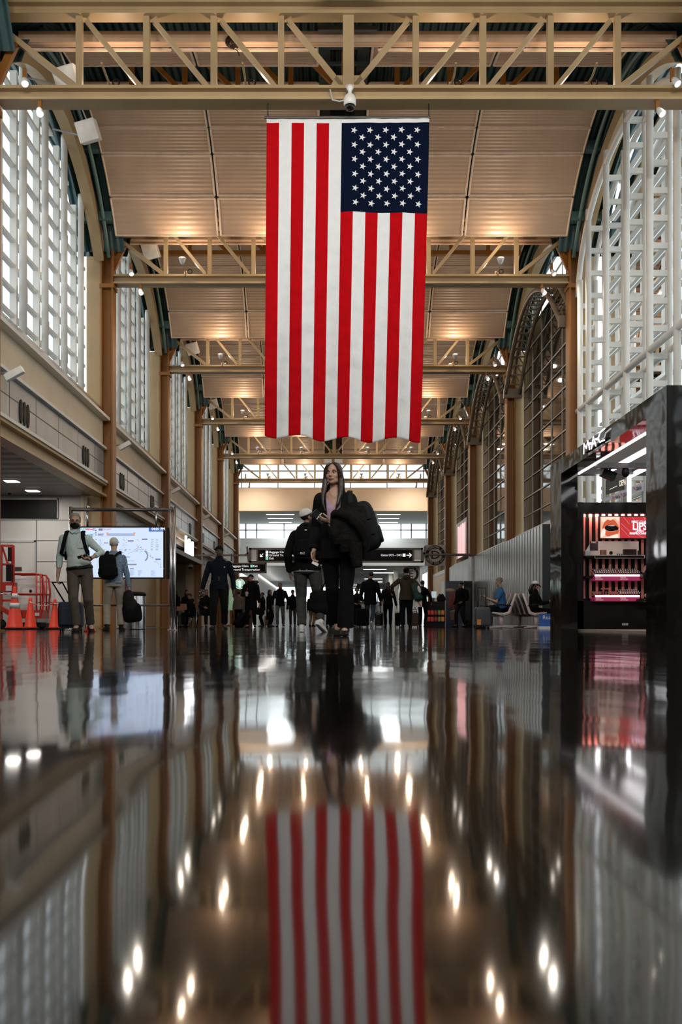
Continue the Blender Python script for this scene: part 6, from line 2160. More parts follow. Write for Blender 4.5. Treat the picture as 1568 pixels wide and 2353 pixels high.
        def ex_(mb):
            R = Mh.to_3x3()
            mb.tube([Mh @ V((0, 0.06, 0.05)), Mh @ V((0, 0.085, -0.06)), Mh @ V((0, 0.08, -0.2))], [(0.07, 0.05), (0.085, 0.045), (0.075, 0.03)], 14, side=R @ V((1, 0, 0)))
        mb = MB()
        R = Mh.to_3x3()
        mb.ell(Mh @ V((0, 0.024, 0.040)), (0.083, 0.098, 0.088), rot=R, seg=24, rings=16)
        ex_(mb)
        for v in mb.bm.verts:
            v.co *= S
        me = remesh(mb, min(vox, 0.010), 2, 0.004, 22)
        bm = bmesh.new(); bm.from_mesh(me)
        # clear the face: drop everything in front of a plane through the ears, below the hairline
        c = MS @ (Mh @ V((0, -0.06, 0.065))); n = (R @ V((0, 0.80, 0.60))).normalized()
        bmesh.ops.bisect_plane(bm, geom=bm.verts[:] + bm.edges[:] + bm.faces[:], plane_co=c, plane_no=n, clear_inner=True)
        bmesh.ops.holes_fill(bm, edges=[e for e in bm.edges if e.is_boundary], sides=0)
        bm.to_mesh(me); bm.free()
        link('hair', me, hm_, body, True)
    if face and vox <= 0.0125 and not female:
        Ms = MS @ Mh
        face_parts(body, Ms, HAIR_BK, lip=mat('lip_dark', (0.085, 0.04, 0.032), 0.5) if skin is SKIN_D else None)
    W = Matrix.Translation(root_loc) @ Matrix.Rotation(rot, 4, 'Z') @ MS
    return dict(o=body, J=J, Mh=Mh, MS=MS, W=W, S=S, top_c=top_c, hip=hip, up=up, top=jk, vox=vox)


def worn(P, name, label, cat, anchor, group=None):
    """a top-level thing placed in a figure's frame (its parts are built with figure coordinates, 1.75 m scale)"""
    t = thing(name, label, cat, P['W'] @ V(anchor), group=group)
    return t


def wb(P, mb, t, nm, m, smooth=True, vox=None, amp=0.0):
    """move figure-frame shapes into the world and build them as a part of t"""
    for v in mb.bm.verts:
        v.co = P['W'] @ v.co - t.location
    if vox:
        return link(nm, remesh(mb, vox, 3, amp, 8), m, t, True)
    return mb.build(nm, m, t, smooth)


def backpack(P, label, m, y=0.22, size=(0.30, 0.17, 0.44), tilt=0.0, dx=0.0, straps=True, zc=None):
    tc = P['top_c']
    c = V((tc.x + dx, tc.y + y, (tc.z - 0.18) if zc is None else zc))
    t = worn(P, 'backpack', label, 'backpack', c)
    R = Matrix.Rotation(tilt, 3, 'Y')
    mb = MB(); mb.rbox(c, size, 0.45, R); wb(P, mb, t, 'main_bag', m)
    mb = MB(); mb.rbox(c + R @ V((0, size[1] * 0.42, -size[2] * 0.14)), (size[0] * 0.85, size[1] * 0.5, size[2] * 0.52), 0.45, R); wb(P, mb, t, 'front_pocket', m)
    for fy in (-0.18, 0.22):
        f_ = lambda w: math.copysign(abs(w) ** 0.45, w)
        k_ = 0.985 * (1 - abs(fy * 2) ** 4.4) ** 0.225
        mb = MB(); mb.tube([c + R @ V((size[0] / 2 * k_ * f_(math.cos(a)), size[1] * fy, size[2] / 2 * k_ * f_(math.sin(a)))) for a in [2 * PI * i / 40 for i in range(41)]], 0.007, 6); wb(P, mb, t, 'piping', m)
    for s in (-1, 1):
        mb = MB(); mb.rbox(c + R @ V((s * size[0] * 0.49, 0.0, -size[2] * 0.22)), (0.05, size[1] * 0.7, size[2] * 0.36), 0.5, R); wb(P, mb, t, 'side_pocket', m)
    mb = MB(); mb.tube([c + R @ V((-0.03, -0.03, size[2] * 0.48)), c + R @ V((-0.02, -0.02, size[2] * 0.56)), c + R @ V((0.02, -0.02, size[2] * 0.56)), c + R @ V((0.03, -0.03, size[2] * 0.48))], 0.012, 8); wb(P, mb, t, 'grab_handle', m)
    if straps:
        for s in (-1, 1):
            sh = V((tc.x + s * 0.115, tc.y, tc.z + 0.052))
            dep = 0.135
            mb = MB(); mb.tube([c + V((s * 0.09, -0.06, 0.17)), sh + V((0, 0.05, 0.012)), sh + V((0, -0.06, -0.005)), sh + V((s * 0.01, -dep, -0.09)), sh + V((s * 0.035, -dep - 0.005, -0.20)), sh + V((s * 0.075, -0.08, -0.33)), c + V((s * 0.12, -0.05, -0.16))], [(0.028, 0.008)] * 7, 10, side=(1, 0, 0)); wb(P, mb, t, 'strap', m)
    return t


def suitcase(label, px, d, w, h, dep, m, rot=0.0, tilt=0.0, handle=0.35, group=None, accent=None):
    t = thing('suitcase', label, 'suitcase', (wx(px, d), d, 0), rot, group)
    R = Matrix.Rotation(tilt, 3, 'X')
    z0 = 0.06
    mb = MB(); mb.rbox(R @ V((0, 0, z0 + h / 2)), (w, dep, h), 0.22, R, 32, 20); b_ = mb.build('shell', m, t, True)
    for i in range(5):
        x = -w * 0.36 + i * w * 0.18
        mb = MB(); mb.bar(R @ V((x, -dep / 2 - 0.002, z0 + h * 0.1)), R @ V((x, -dep / 2 - 0.002, z0 + h * 0.9)), 0.012, 0.008, (0, 1, 0)); mb.build('rib', m, b_)
    for sx in (-1, 1):
        for sy in (-1, 1):
            mb = MB(); c = R @ V((sx * w * 0.38, sy * dep * 0.32, 0.03)); c.z = max(c.z, 0.03)
            mb.lathe([(0.02, -0.012), (0.03, -0.008), (0.03, 0.008), (0.02, 0.012)], c, 12, axis=(1, 0, 0)); mb.build('wheel', BLACK, t, True)
    if handle > 0:
        mb = MB(); a, b2 = R @ V((-w * 0.26, dep * 0.3, z0 + h)), R @ V((w * 0.26, dep * 0.3, z0 + h))
        u = R @ V((0, 0, 1))
        mb.tube([a - u * 0.02, a + u * handle, b2 + u * handle, b2 - u * 0.02], 0.011, 8); mb.build('pull_handle', BLACK, t, True)
    mb = MB(); mb.tube([R @ V((-0.06, -0.01, z0 + h - 0.005)), R @ V((-0.05, -0.01, z0 + h + 0.03)), R @ V((0.05, -0.01, z0 + h + 0.03)), R @ V((0.06, -0.01, z0 + h - 0.005))], 0.01, 8); mb.build('carry_handle', BLACK, t, True)
    if accent:
        mb = MB(); mb.cbox(R @ V((-w * 0.27, -dep / 2 - 0.012, z0 + h * 0.22)), (0.10, 0.008, 0.14), R); mb.build('luggage_tag', accent, t)
    return t


# --- the woman walking toward the camera
WD = 9.9
P = person('woman in black blazer and lilac top walking toward the camera, coat over her arm', 779, WD, 1.72, rot=-0.12, hip_z=0.95, lean=(-0.035, -0.03),
           feet={-1: (-0.05, 0.34, 0.17, (0.05, -0.8, -0.6)), 1: (0.07, -0.02, 0.085, (0.0, -1, 0))},
           hands={-1: (-0.250, -0.05, 0.885), 1: (-0.055, -0.30, 1.145)},
           poles={('e', -1): (-0.15, 0.9, -0.1), ('e', 1): (1.0, 0.35, -0.3)},
           hand_cfg={-1: dict(dir=(-0.12, -0.1, -1), palm=(0.8, -0.3, 0), side=(0.1, -1, 0), curl=0.75), 1: dict(dir=(-0.9, -0.35, 0.18), palm=(-0.1, 0.45, 0.8), side=(0, -0.3, 1), curl=0.7)},
           head=(-0.22, -0.03, -0.012), wide=0.88, vox=0.0065, hair=('none', HAIR_DB), top=C_BLACK, top_kind='jacket', top_amp=0.004, bottom=C_BLACK, shoes=SHOE_B, female=True, face=True, leg_w=0.98, flare=0.030, hem=-0.16)
body, S, Mh, MS = P['o'], P['S'], P['Mh'], P['MS']
face_parts(body, MS @ Mh, HAIR_DB, True)
R = Mh.to_3x3()
# hair parted at the side and falling past the shoulders
mb = MB()
mb.ell(Mh @ V((0, 0.024, 0.040)), (0.082, 0.098, 0.086), rot=R, seg=28, rings=18)
mb.tube([Mh @ V((0, 0.06, 0.05)), Mh @ V((0, 0.095, -0.06)), Mh @ V((0, 0.10, -0.22)), Mh @ V((0, 0.11, -0.34))], [(0.07, 0.05), (0.088, 0.045), (0.092, 0.035), (0.06, 0.02)], 16, side=R @ V((1, 0, 0)))
for v in mb.bm.verts:
    v.co *= S
me = remesh(mb, 0.0065, 2, 0.003, 25)
bm = bmesh.new(); bm.from_mesh(me)
c = MS @ (Mh @ V((0, -0.045, 0.085))); n = (R @ V((0, 0.86, 0.51))).normalized()
bmesh.ops.bisect_plane(bm, geom=bm.verts[:] + bm.edges[:] + bm.faces[:], plane_co=c, plane_no=n, clear_inner=True)
bmesh.ops.holes_fill(bm, edges=[e for e in bm.edges if e.is_boundary], sides=0)
bm.to_mesh(me); bm.free()
link('hair', me, HAIR_DB, body, True)
for s in (-1, 1):
    mb = MB()
    a = [Mh @ V((s * 0.010, -0.050, 0.104)), Mh @ V((s * 0.050, -0.060, 0.082)), Mh @ V((s * 0.073, -0.040, 0.03)), Mh @ V((s * 0.080, -0.018, -0.05)), Mh @ V((s * 0.085, -0.03, -0.13)), Mh @ V((s * 0.092, -0.055, -0.22)), Mh @ V((s * 0.078, -0.085, -0.32)), Mh @ V((s * 0.05, -0.095, -0.395))]
    mb.tube(a, [(0.008, 0.008), (0.016, 0.015), (0.015, 0.024), (0.015, 0.030), (0.018, 0.032), (0.024, 0.026), (0.022, 0.016), (0.005, 0.005)], 14)
    for v in mb.bm.verts:
        v.co *= S
    link('hair_lock', remesh(mb, 0.0065, 2, 0.002, 22), HAIR_DB, body, True)
for s in (-1, 1):
    mb = MB(); mb.ell(MS @ (Mh @ V((s * 0.074, 0.004, -0.038))), 0.0055); mb.build('earring', WHITEPL, body, True)
# open front of the blazer: cut a long V out of the jacket, lilac top and skin show beneath
jk = P['top']
bm = bmesh.new(); bm.from_mesh(jk.data)
tc_ = P['top_c'] * S
poly = [(-0.075, 0.10), (0.068, 0.10), (0.075, -0.02), (0.050, -0.30), (0.0, -0.44), (-0.060, -0.30), (-0.085, -0.02)]
poly = [(tc_.x + x * 1.0 + 0.0, tc_.z + z) for x, z in poly]
for (x0, z0), (x1, z1) in zip(poly, poly[1:] + poly[:1]):
    front = [f for f in bm.faces if f.calc_center_median().y < tc_.y - 0.02 or f.calc_center_median().z > tc_.z + 0.03]
    g = list({v for f in front for v in f.verts}) + list({e for f in front for e in f.edges}) + front
    nrm = V((-(z1 - z0), 0, x1 - x0))
    if nrm.length > 1e-6:
        bmesh.ops.bisect_plane(bm, geom=g, plane_co=V((x0, 0, z0)), plane_no=nrm.normalized())


def inside(x, z):
    c_ = False
    for (x0, z0), (x1, z1) in zip(poly, poly[1:] + poly[:1]):
        if (z0 > z) != (z1 > z) and x < (x1 - x0) * (z - z0) / (z1 - z0) + x0:
            c_ = not c_
    return c_


kill = [f for f in bm.faces if f.calc_center_median().y < tc_.y + 0.005 and inside(f.calc_center_median().x, f.calc_center_median().z)]
bmesh.ops.delete(bm, geom=kill, context='FACES')
bm.to_mesh(jk.data); bm.free()
jk.modifiers.new('thickness', 'SOLIDIFY').thickness = -0.006
LILAC = mat('lilac_knit', (0.46, 0.30, 0.42), 0.8, 0, 0.12, 40)
mb = MB()
hip, up, top_c = P['hip'], P['up'], P['top_c']
mb.tube([hip + up * 0.0, hip + up * 0.14, hip + up * 0.36, top_c + V((0, 0, -0.02))], [(0.152, 0.112), (0.140, 0.106), (0.158, 0.118), (0.13, 0.095)], 20, side=(1, 0, 0))
for v in mb.bm.verts:
    v.co *= S
me = remesh(mb, 0.0065, 3, 0.002, 15)
bm = bmesh.new(); bm.from_mesh(me)
for s in (-1, 1):                                        # V neckline
    c = V((tc_.x, 0, tc_.z - 0.135)); n = V((s * 1.25, 0, -1.0)).normalized()
    fr_ = [f for f in bm.faces if (f.calc_center_median().x - tc_.x) * s > -0.002]
    g = list({v for f in fr_ for v in f.verts}) + list({e for f in fr_ for e in f.edges}) + fr_
    bmesh.ops.bisect_plane(bm, geom=g, plane_co=c, plane_no=n)
    kl = [f for f in bm.faces if (f.calc_center_median().x - tc_.x) * s > 0 and (f.calc_center_median() - c).dot(n) < 0]
    bmesh.ops.delete(bm, geom=kl, context='FACES')
bm.to_mesh(me); bm.free()
link('knit_top', me, LILAC, body, True)
mb = MB()
mb.tube([MS @ (top_c + V(q)) for q in ((-0.06, -0.05, 0.055), (-0.045, -0.085, 0.0), (0, -0.108, -0.045), (0.045, -0.085, 0.0), (0.06, -0.05, 0.055))], 0.0018, 6)
mb.build('necklace', mat('gold_chain', (0.6, 0.4, 0.15), 0.3, 0.8, 0), body, True)
wl_ = P['J'][1]['wr']
ph = worn(P, 'phone', 'black phone in the hand of the woman in front', 'phone', wl_ + V((-0.10, -0.03, 0.04)))
mb = MB(); mb.cbox(wl_ + V((-0.105, -0.045, 0.045)), (0.075, 0.012, 0.15), Matrix.Rotation(-0.75, 3, 'Y') @ Matrix.Rotation(0.35, 3, 'X')); wb(P, mb, ph, 'case', BLACK_G, False)
mb = MB(); mb.cbox(wl_ + V((-0.103, -0.053, 0.05)), (0.008, 0.004, 0.08), Matrix.Rotation(0.7, 3, 'Y')); wb(P, mb, ph, 'bright_edge', SILV, False)
wr_ = P['J'][-1]['wr']
tk = worn(P, 'ticket', 'small white slip in the lowered hand of the woman in front', 'ticket', wr_ + V((0, -0.03, -0.14)))
mb = MB(); mb.cbox(wr_ + V((0.02, -0.045, -0.145)), (0.07, 0.02, 0.03), Matrix.Rotation(0.5, 3, 'Y')); wb(P, mb, tk, 'slip', WHITEPL, False)
# coat over her forearm
FUR = mat('black_plush', (0.010, 0.009, 0.009), 0.95, 0, 0.4, 50, bump=0.01, bscale=120, spec=0.1)
ct_ = worn(P, 'coat', 'bulky black coat draped over the forearm of the woman in front', 'coat', (0.15, -0.26, 1.0))
mb = MB()
el_, wr1 = P['J'][1]['el'], P['J'][1]['wr']
for i, (dx, r0, ln) in enumerate(((0.05, 0.085, 0.25), (0.12, 0.10, 0.34), (0.20, 0.11, 0.40), (0.28, 0.10, 0.42))):
    p = wr1 + V((dx, 0.03 + 0.05 * i, 0.015 + 0.012 * i))
    mb.tube([p + V((0.0, 0.13, -ln * 0.85)), p + V((0, 0.11, -0.1)), p + V((0, 0.02, 0.06)), p + V((0.01, -0.09, -0.06)), p + V((0.02, -0.11, -ln * 0.6)), p + V((0.03, -0.09, -ln))], [r0 * 0.5, r0 * 0.65, r0 * 0.75, r0 * 0.7, r0 * 0.72, r0 * 0.45], 12)
    mb.ell(p + V((0.02, -0.02, -ln * 0.45)), (r0, 0.12, ln * 0.5))
wb(P, mb, ct_, 'coat_body', FUR, True, 0.010, 0.014)
mb = MB()
col_ = [wr1 + V(q) for q in ((0.02, -0.05, 0.06), (0.10, -0.09, 0.075), (0.20, -0.10, 0.04), (0.30, -0.08, -0.05), (0.36, -0.04, -0.17), (0.37, -0.02, -0.30))]
mb.tube(col_, [0.03, 0.042, 0.048, 0.05, 0.045, 0.03], 12)
wb(P, mb, ct_, 'plush_collar', FUR, True, 0.008, 0.008)
mb = MB(); q0 = wr1 + V((0.26, -0.02, -0.36))
mb.tube([q0 + V((0, 0, 0.15)), q0, q0 + V((0.02, 0.0, -0.10))], [0.07, 0.06, 0.05], 12)
wb(P, mb, ct_, 'sleeve', FUR, True, 0.010, 0.006)
wbp = backpack(P, 'large black backpack on the woman in front, bulging past her left side', mat('black_nylon', (0.008, 0.009, 0.011), 0.7, 0, 0.2, 20, spec=0.2), y=0.24, size=(0.36, 0.24, 0.52), tilt=-0.28, dx=0.24, straps=False, zc=P['top_c'].z - 0.32)
mb = MB(); cc_ = V((P['top_c'].x + 0.24, P['top_c'].y + 0.24, P['top_c'].z - 0.32)); Rb = Matrix.Rotation(-0.28, 3, 'Y')
for zz in (0.06, -0.10):
    mb.tube([cc_ + Rb @ V((-0.02, -0.135, zz)), cc_ + Rb @ V((0.12, -0.125, zz - 0.01)), cc_ + Rb @ V((0.185, -0.03, zz - 0.02))], [(0.012, 0.005)] * 3, 8)
wb(P, mb, wbp, 'compression_strap', C_DARK)
mb = MB(); mb.tube([P['top_c'] + V(q_) for q_ in ((0.13, 0.10, 0.0), (0.15, 0.02, 0.035), (0.155, -0.06, 0.0), (0.165, -0.10, -0.08), (0.185, -0.09, -0.18))], [(0.030, 0.008)] * 5, 10, side=(1, 0, 0)); wb(P, mb, wbp, 'strap', MATS['black_nylon'])


# --- man in the white cap, walking away with a duffel bag
WCAP = mat('white_cap', (0.62, 0.60, 0.56), 0.7)
P = person('man in a pale cap, black jacket and white sneakers walking away with a duffel', 706, 14.6, 1.83, rot=PI - 0.05, hip_z=0.93, lean=(0.0, 0.0),
           feet={1: (0.075, 0.02, 0.085, (0.05, -1, 0)), -1: (-0.20, 0.16, 0.15, (-0.45, -0.75, -0.5))},
           hands={1: (0.25, -0.06, 0.86), -1: (-0.30, 0.02, 0.76)}, head=(-0.95, 0.02), vox=0.009, skin=SKIN_T, hair=('cap', WCAP), top=C_BLACK, top_kind='hoodie', bottom=C_GREYP, shoes=SHOE_W, leg_w=1.08, hem=-0.06, wide=1.05,
           hand_cfg={-1: dict(curl=1.3)})
mb = MB(); mb.ell(P['Mh'] @ V((0, -0.045, -0.085)), (0.052, 0.052, 0.045), rot=P['Mh'].to_3x3())
mb.ell(P['Mh'] @ V((0.05, -0.01, -0.055)), (0.02, 0.035, 0.05), rot=P['Mh'].to_3x3()); mb.ell(P['Mh'] @ V((-0.05, -0.01, -0.055)), (0.02, 0.035, 0.05), rot=P['Mh'].to_3x3())
for v in mb.bm.verts:
    v.co *= P['S']
link('beard', remesh(mb, 0.008, 2, 0.002, 30), HAIR_BK, P['o'], True)
mb = MB(); mb.tube([P['hip'] + V((0, 0, -0.075)), P['hip'] + V((0, 0, -0.045))], [(0.192, 0.148), (0.196, 0.152)], 24, side=(1, 0, 0))
for v in mb.bm.verts:
    v.co *= P['S']
mb.build('shirt_hem', mat('pale_grey_cloth', (0.38, 0.40, 0.40), 0.8), P['o'], True)
bp_ = backpack(P, 'black backpack on the back of the man in the pale cap', C_BLACK, y=0.21, size=(0.31, 0.15, 0.46))
mb = MB(); mb.box(-0.018, P['top_c'].y + 0.293, P['top_c'].z - 0.01, 0.012, P['top_c'].y + 0.296, P['top_c'].z + 0.004); wb(P, mb, bp_, 'badge', WHITEPL, False)
text('BLE', 0.045, WHITEPL, P['W'] @ V((0.04, P['top_c'].y + 0.34, P['top_c'].z - 0.33)), (1, 0, 0), (0, 0, 1), bp_)
q = P['J'][-1]['wr'] + V((0, -0.02, -0.10))
df = worn(P, 'duffel_bag', 'soft black duffel bag carried by the man in the pale cap', 'bag', q + V((0, 0.02, -0.25)))
mb = MB(); mb.rbox(q + V((0.02, 0.05, -0.30)), (0.46, 0.26, 0.34), 0.55, Matrix.Rotation(-0.08, 3, 'Y')); wb(P, mb, df, 'bag', C_BLACK, True, 0.012, 0.01)
for dy in (-0.06, 0.09):
    mb = MB(); mb.tube([q + V((-0.10, dy, -0.16)), q + V((-0.02, dy * 0.3, 0.01)), q + V((0.02, dy * 0.3, 0.01)), q + V((0.10, dy, -0.16))], 0.010, 8); wb(P, mb, df, 'handle', C_BLACK)

# --- masked man pulling a suitcase at the left
P = person('masked grey-haired man in a pale shirt and brown trousers pulling a suitcase', 183, 14.9, 1.80, rot=0.12, hip_z=0.93, lean=(-0.06, -0.02),
           feet={-1: (-0.03, -0.10, 0.085, (-0.1, -1, 0)), 1: (0.14, 0.16, 0.11, (0.25, -0.9, -0.25))},
           hands={-1: (-0.33, 0.05, 0.745), 1: (0.17, -0.27, 1.06)}, poles={('e', 1): (1, 0.3, -0.3)}, head=(0.12, 0.14), vox=0.009, skin=SKIN, hair=('short', HAIR_GR),
           top=mat('pale_green_shirt', (0.46, 0.54, 0.52), 0.8, 0, 0.05, 15), top_kind='shirt', bottom=mat('brown_trousers', (0.060, 0.045, 0.036), 0.8, 0, 0.15, 10), shoes=SHOE_B, belly=0.035, leg_w=1.05, wide=1.04, sleeve=0.45, hem=0.03,
           hand_cfg={-1: dict(curl=1.2), 1: dict(dir=(-0.8, -0.5, 0.1), palm=(-0.1, -0.1, 1), side=(0, -1, 0.3), curl=0.6)})
Mh, S, MS = P['Mh'], P['S'], P['MS']
mb = MB(); mb.ell(Mh @ V((0, -0.035, -0.062)), (0.070, 0.075, 0.056), rot=Mh.to_3x3(), seg=20, rings=14); mb.tube([Mh @ V((0, -0.095, -0.02)), Mh @ V((0, -0.118, -0.04))], [0.018, 0.015], 10)
for v in mb.bm.verts:
    v.co *= S
link('face_mask', remesh(mb, 0.007, 3), BLACK, P['o'], True)
mb = MB()
for s in (-1, 1):
    pts = [MS @ (Mh @ V((s * 0.032 + 0.021 * math.cos(a), -0.098, 0.0 + 0.016 * math.sin(a)))) for a in [2 * PI * i / 14 for i in range(15)]]
    mb.tube(pts, 0.0025, 6)
    mb.tube([MS @ (Mh @ V((s * 0.053, -0.096, 0.003))), MS @ (Mh @ V((s * 0.080, 0.0, 0.006)))], 0.0025, 6)
mb.tube([MS @ (Mh @ V((-0.011, -0.1, 0.002))), MS @ (Mh @ V((0.011, -0.1, 0.002)))], 0.0025, 6)
mb.build('glasses', BLACK, P['o'], True)
mb = MB(); mb.tube([P['hip'] + P['up'] * -0.004, P['hip'] + P['up'] * 0.036], [(0.1965, 0.1595), (0.195, 0.160)], 24, side=(1, 0, 0))
for v in mb.bm.verts:
    v.co *= S
mb.build('belt', BLACK, P['o'], True)
tc = P['top_c']
mb = MB()
for s in (-1, 1):
    mb.tube([MS @ (tc + V((s * 0.06, -0.03, 0.085))), MS @ (tc + V((s * 0.045, -0.095, 0.045))), MS @ (tc + V((s * 0.012, -0.112, 0.02)))], [(0.022, 0.006)] * 3, 8)
mb.build('collar', MATS['pale_green_shirt'], P['o'], True)
mb = MB(); mb.box(MS.to_3x3()[0][0] * (tc.x + 0.05), S * (tc.y - 0.142), S * (tc.z - 0.20), S * (tc.x + 0.13), S * (tc.y - 0.128), S * (tc.z - 0.09)); mb.build('chest_pocket', MATS['pale_green_shirt'], P['o'])
backpack(P, 'black backpack worn by the masked man in the pale shirt', C_BLACK, y=0.20, size=(0.32, 0.17, 0.45))
wr_ = P['J'][1]['wr']
ph = worn(P, 'phone', 'dark phone in the hand of the masked man', 'phone', wr_ + V((-0.09, -0.05, 0.035)))
mb = MB(); mb.cbox(wr_ + V((-0.085, -0.055, 0.035)), (0.15, 0.075, 0.010), Matrix.Rotation(-0.25, 3, 'Y') @ Matrix.Rotation(-0.4, 3, 'X')); wb(P, mb, ph, 'case', BLACK_G, False)
wt = worn(P, 'watch', 'black wristwatch on the masked man with the suitcase', 'watch', wr_)
mb = MB(); dd = (P['J'][1]['wr'] - P['J'][1]['el']).normalized(); mb.tube([wr_ - dd * 0.03, wr_ - dd * 0.005], [0.034, 0.033], 14); wb(P, mb, wt, 'strap', BLACK)
hw_ = P['W'] @ (P['J'][-1]['wr'] + V((-0.01, -0.02, -0.09)))
st = thing('suitcase', 'navy suitcase pulled by its long handle by the masked man', 'suitcase', (wx(163, 15.25), 15.25, 0))
NV = mat('navy_nylon', (0.006, 0.016, 0.032), 0.6, 0, 0.2, 20)
mb = MB(); mb.rbox((0, 0, 0.26), (0.36, 0.22, 0.40), 0.25, None, 32, 20); mb.build('shell', NV, st, True)
mb = MB(); mb.rbox((0, -0.115, 0.24), (0.30, 0.05, 0.28), 0.3, None, 24, 14); mb.build('front_pocket', NV, st, True)
for sx in (-1, 1):
    for sy in (-1, 1):
        mb = MB(); mb.lathe([(0.02, -0.012), (0.03, -0.008), (0.03, 0.008), (0.02, 0.012)], (sx * 0.14, sy * 0.07, 0.03), 12, axis=(1, 0, 0)); mb.build('wheel', BLACK, st, True)
hl = hw_ - st.location
mb = MB(); mb.tube([V((-0.10, 0.02, 0.45)), hl + V((-0.07, 0, 0)), hl + V((0.08, 0, 0)), V((0.03, 0.02, 0.45))], 0.013, 8); mb.build('pull_handle', BLACK, st, True)

# --- white-haired man facing the map screen
P = person('white-haired man in a blue checked shirt facing the map screen, seen from behind', 262, 18.3, 1.74, rot=PI + 0.25, hip_z=0.92,
           feet={-1: (-0.13, 0.0, 0.085, (-0.3, -1, 0)), 1: (0.13, 0.05, 0.085, (0.3, -1, 0))}, hands={-1: (-0.28, -0.02, 0.80), 1: (0.12, -0.22, 1.0)}, head=(-0.1, 0.05), vox=0.010, skin=SKIN, hair=('short', HAIR_WH),
           top=mat('blue_check_shirt', (0.14, 0.20, 0.28), 0.8, 0, 0.55, 42), top_kind='shirt', bottom=mat('khaki_trousers', (0.30, 0.26, 0.21), 0.8, 0, 0.1, 10), shoes=SHOE_B, belly=0.02, leg_w=1.05, hem=-0.035,
           hand_cfg={-1: dict(curl=1.2)})
backpack(P, 'black backpack slung on the left shoulder of the white-haired man', C_BLACK, y=0.22, size=(0.31, 0.18, 0.46), dx=0.12, tilt=0.06, zc=P['top_c'].z - 0.24)
q = P['J'][-1]['wr'] + V((-0.01, -0.02, -0.08))
tb = worn(P, 'shoulder_bag', 'black bag with a jacket over it, held low by the white-haired man', 'bag', q + V((0, 0, -0.25)))
mb = MB(); mb.rbox(q + V((-0.05, 0.03, -0.40)), (0.36, 0.18, 0.36), 0.5, Matrix.Rotation(0.12, 3, 'Y')); wb(P, mb, tb, 'bag', C_BLACK, True, 0.012, 0.008)
mb = MB(); mb.ell(q + V((0.02, 0.02, -0.16)), (0.11, 0.12, 0.20)); mb.ell(q + V((-0.03, 0.02, -0.28)), (0.13, 0.12, 0.16)); mb.tube([q + V((0, 0, 0.02)), q + V((0.01, 0, -0.15))], [0.035, 0.09], 12); wb(P, mb, tb, 'jacket', C_DARK, True, 0.012, 0.014)
mb = MB(); mb.tube([q + V((-0.1, 0.03, -0.25)), q + V((-0.02, 0, -0.01)), q + V((0.02, 0, -0.01)), q + V((0.06, 0.03, -0.25))], 0.012, 8); wb(P, mb, tb, 'handle', C_BLACK)

# --- tall man in navy, facing the camera
P = person('tall man in a navy fleece and dark trousers walking toward the camera, left of centre', 504, 21.7, 1.83, rot=0.1, hip_z=0.94,
           feet={-1: (-0.13, -0.05, 0.085, (-0.25, -1, 0)), 1: (0.11, 0.2, 0.12, (0.2, -0.9, -0.3))}, hands={-1: (-0.36, -0.02, 0.83), 1: (0.31, -0.02, 0.84)}, head=(0.0, 0.06), vox=0.011, skin=SKIN_D, hair=('beanie', C_BLACK),
           top=C_NAVY, top_kind='jacket', bottom=C_BLACK, wide=1.18, leg_w=1.15, shoes=SHOE_B)
mb = MB(); mb.box(0.10, -0.165, 1.30, 0.125, -0.155, 1.325)
for v in mb.bm.verts:
    v.co *= P['S']
mb.build('chest_logo', mat('logo_pink', (0.6, 0.35, 0.4)), P['o'])
mb = MB(); mb.box(-0.02, -0.163, 1.06, 0.012, -0.158, 1.15)
mb.build('badge', C_GREYP, P['o'])
q = P['J'][-1]['wr'] + V((-0.01, -0.01, -0.09))
gl = worn(P, 'keyring', 'bunch of dark shiny keys in the hand of the tall man in navy', 'keys', q)
mb = MB()
for i in range(9):
    mb.ell(q + V((0.045 * math.sin(i * 2.1), 0.04 * math.cos(i * 1.3), 0.05 * math.cos(i * 2.7))), 0.024, seg=8, rings=6)
wb(P, mb, gl, 'keys', mat('dark_shiny', (0.12, 0.12, 0.12), 0.2, 0.7))

# --- person in a beanie and parka with a cup
P = person('person in a dark beanie and fur-hooded black parka carrying a white cup', 577, 31.6, 1.72, rot=-0.05, hip_z=0.92, hands={-1: (-0.12, -0.27, 1.06), 1: (0.29, -0.03, 0.80)}, feet={-1: (-0.1, -0.05, 0.085), 1: (0.11, 0.12, 0.09)},
           vox=0.012, skin=SKIN, hair=('beanie', C_DARK), top=C_BLACK, top_kind='coat', bottom=C_BLACK, wide=1.12, hand_cfg={-1: dict(dir=(0.3, -0.6, 0.5), palm=(0.7, 0, 0.3), curl=0.9)})
mb = MB(); tc = P['top_c']
mb.tube([tc + V(q_) for q_ in ((-0.11, -0.09, 0.03), (-0.17, 0.02, 0.08), (-0.1, 0.12, 0.09), (0.1, 0.13, 0.09), (0.2, 0.03, 0.08), (0.13, -0.09, 0.03))], [0.03, 0.05, 0.055, 0.055, 0.055, 0.03], 10)
for v in mb.bm.verts:
    v.co *= P['S']
link('fur_hood', remesh(mb, 0.014, 1, 0.02, 30), HAIR_DB, P['o'], True)
q = P['J'][-1]['wr'] + V((0.03, -0.10, 0.03))
cpx = worn(P, 'cup', 'white drink cup with a red straw held by the person in the beanie', 'cup', q)
mb = MB(); mb.lathe([(0.036, -0.07), (0.05, 0.075), (0.052, 0.08)], q, 18); wb(P, mb, cpx, 'cup', WHITEPL)
mb = MB(); mb.tube([q + V((0, 0, 0.07)), q + V((0.02, 0, 0.2))], 0.006, 6); wb(P, mb, cpx, 'straw', ORANGE)
sq = worn(P, 'handbag', 'small black handbag at the side of the person in the beanie', 'bag', P['J'][1]['wr'] + V((0, 0, -0.2)))
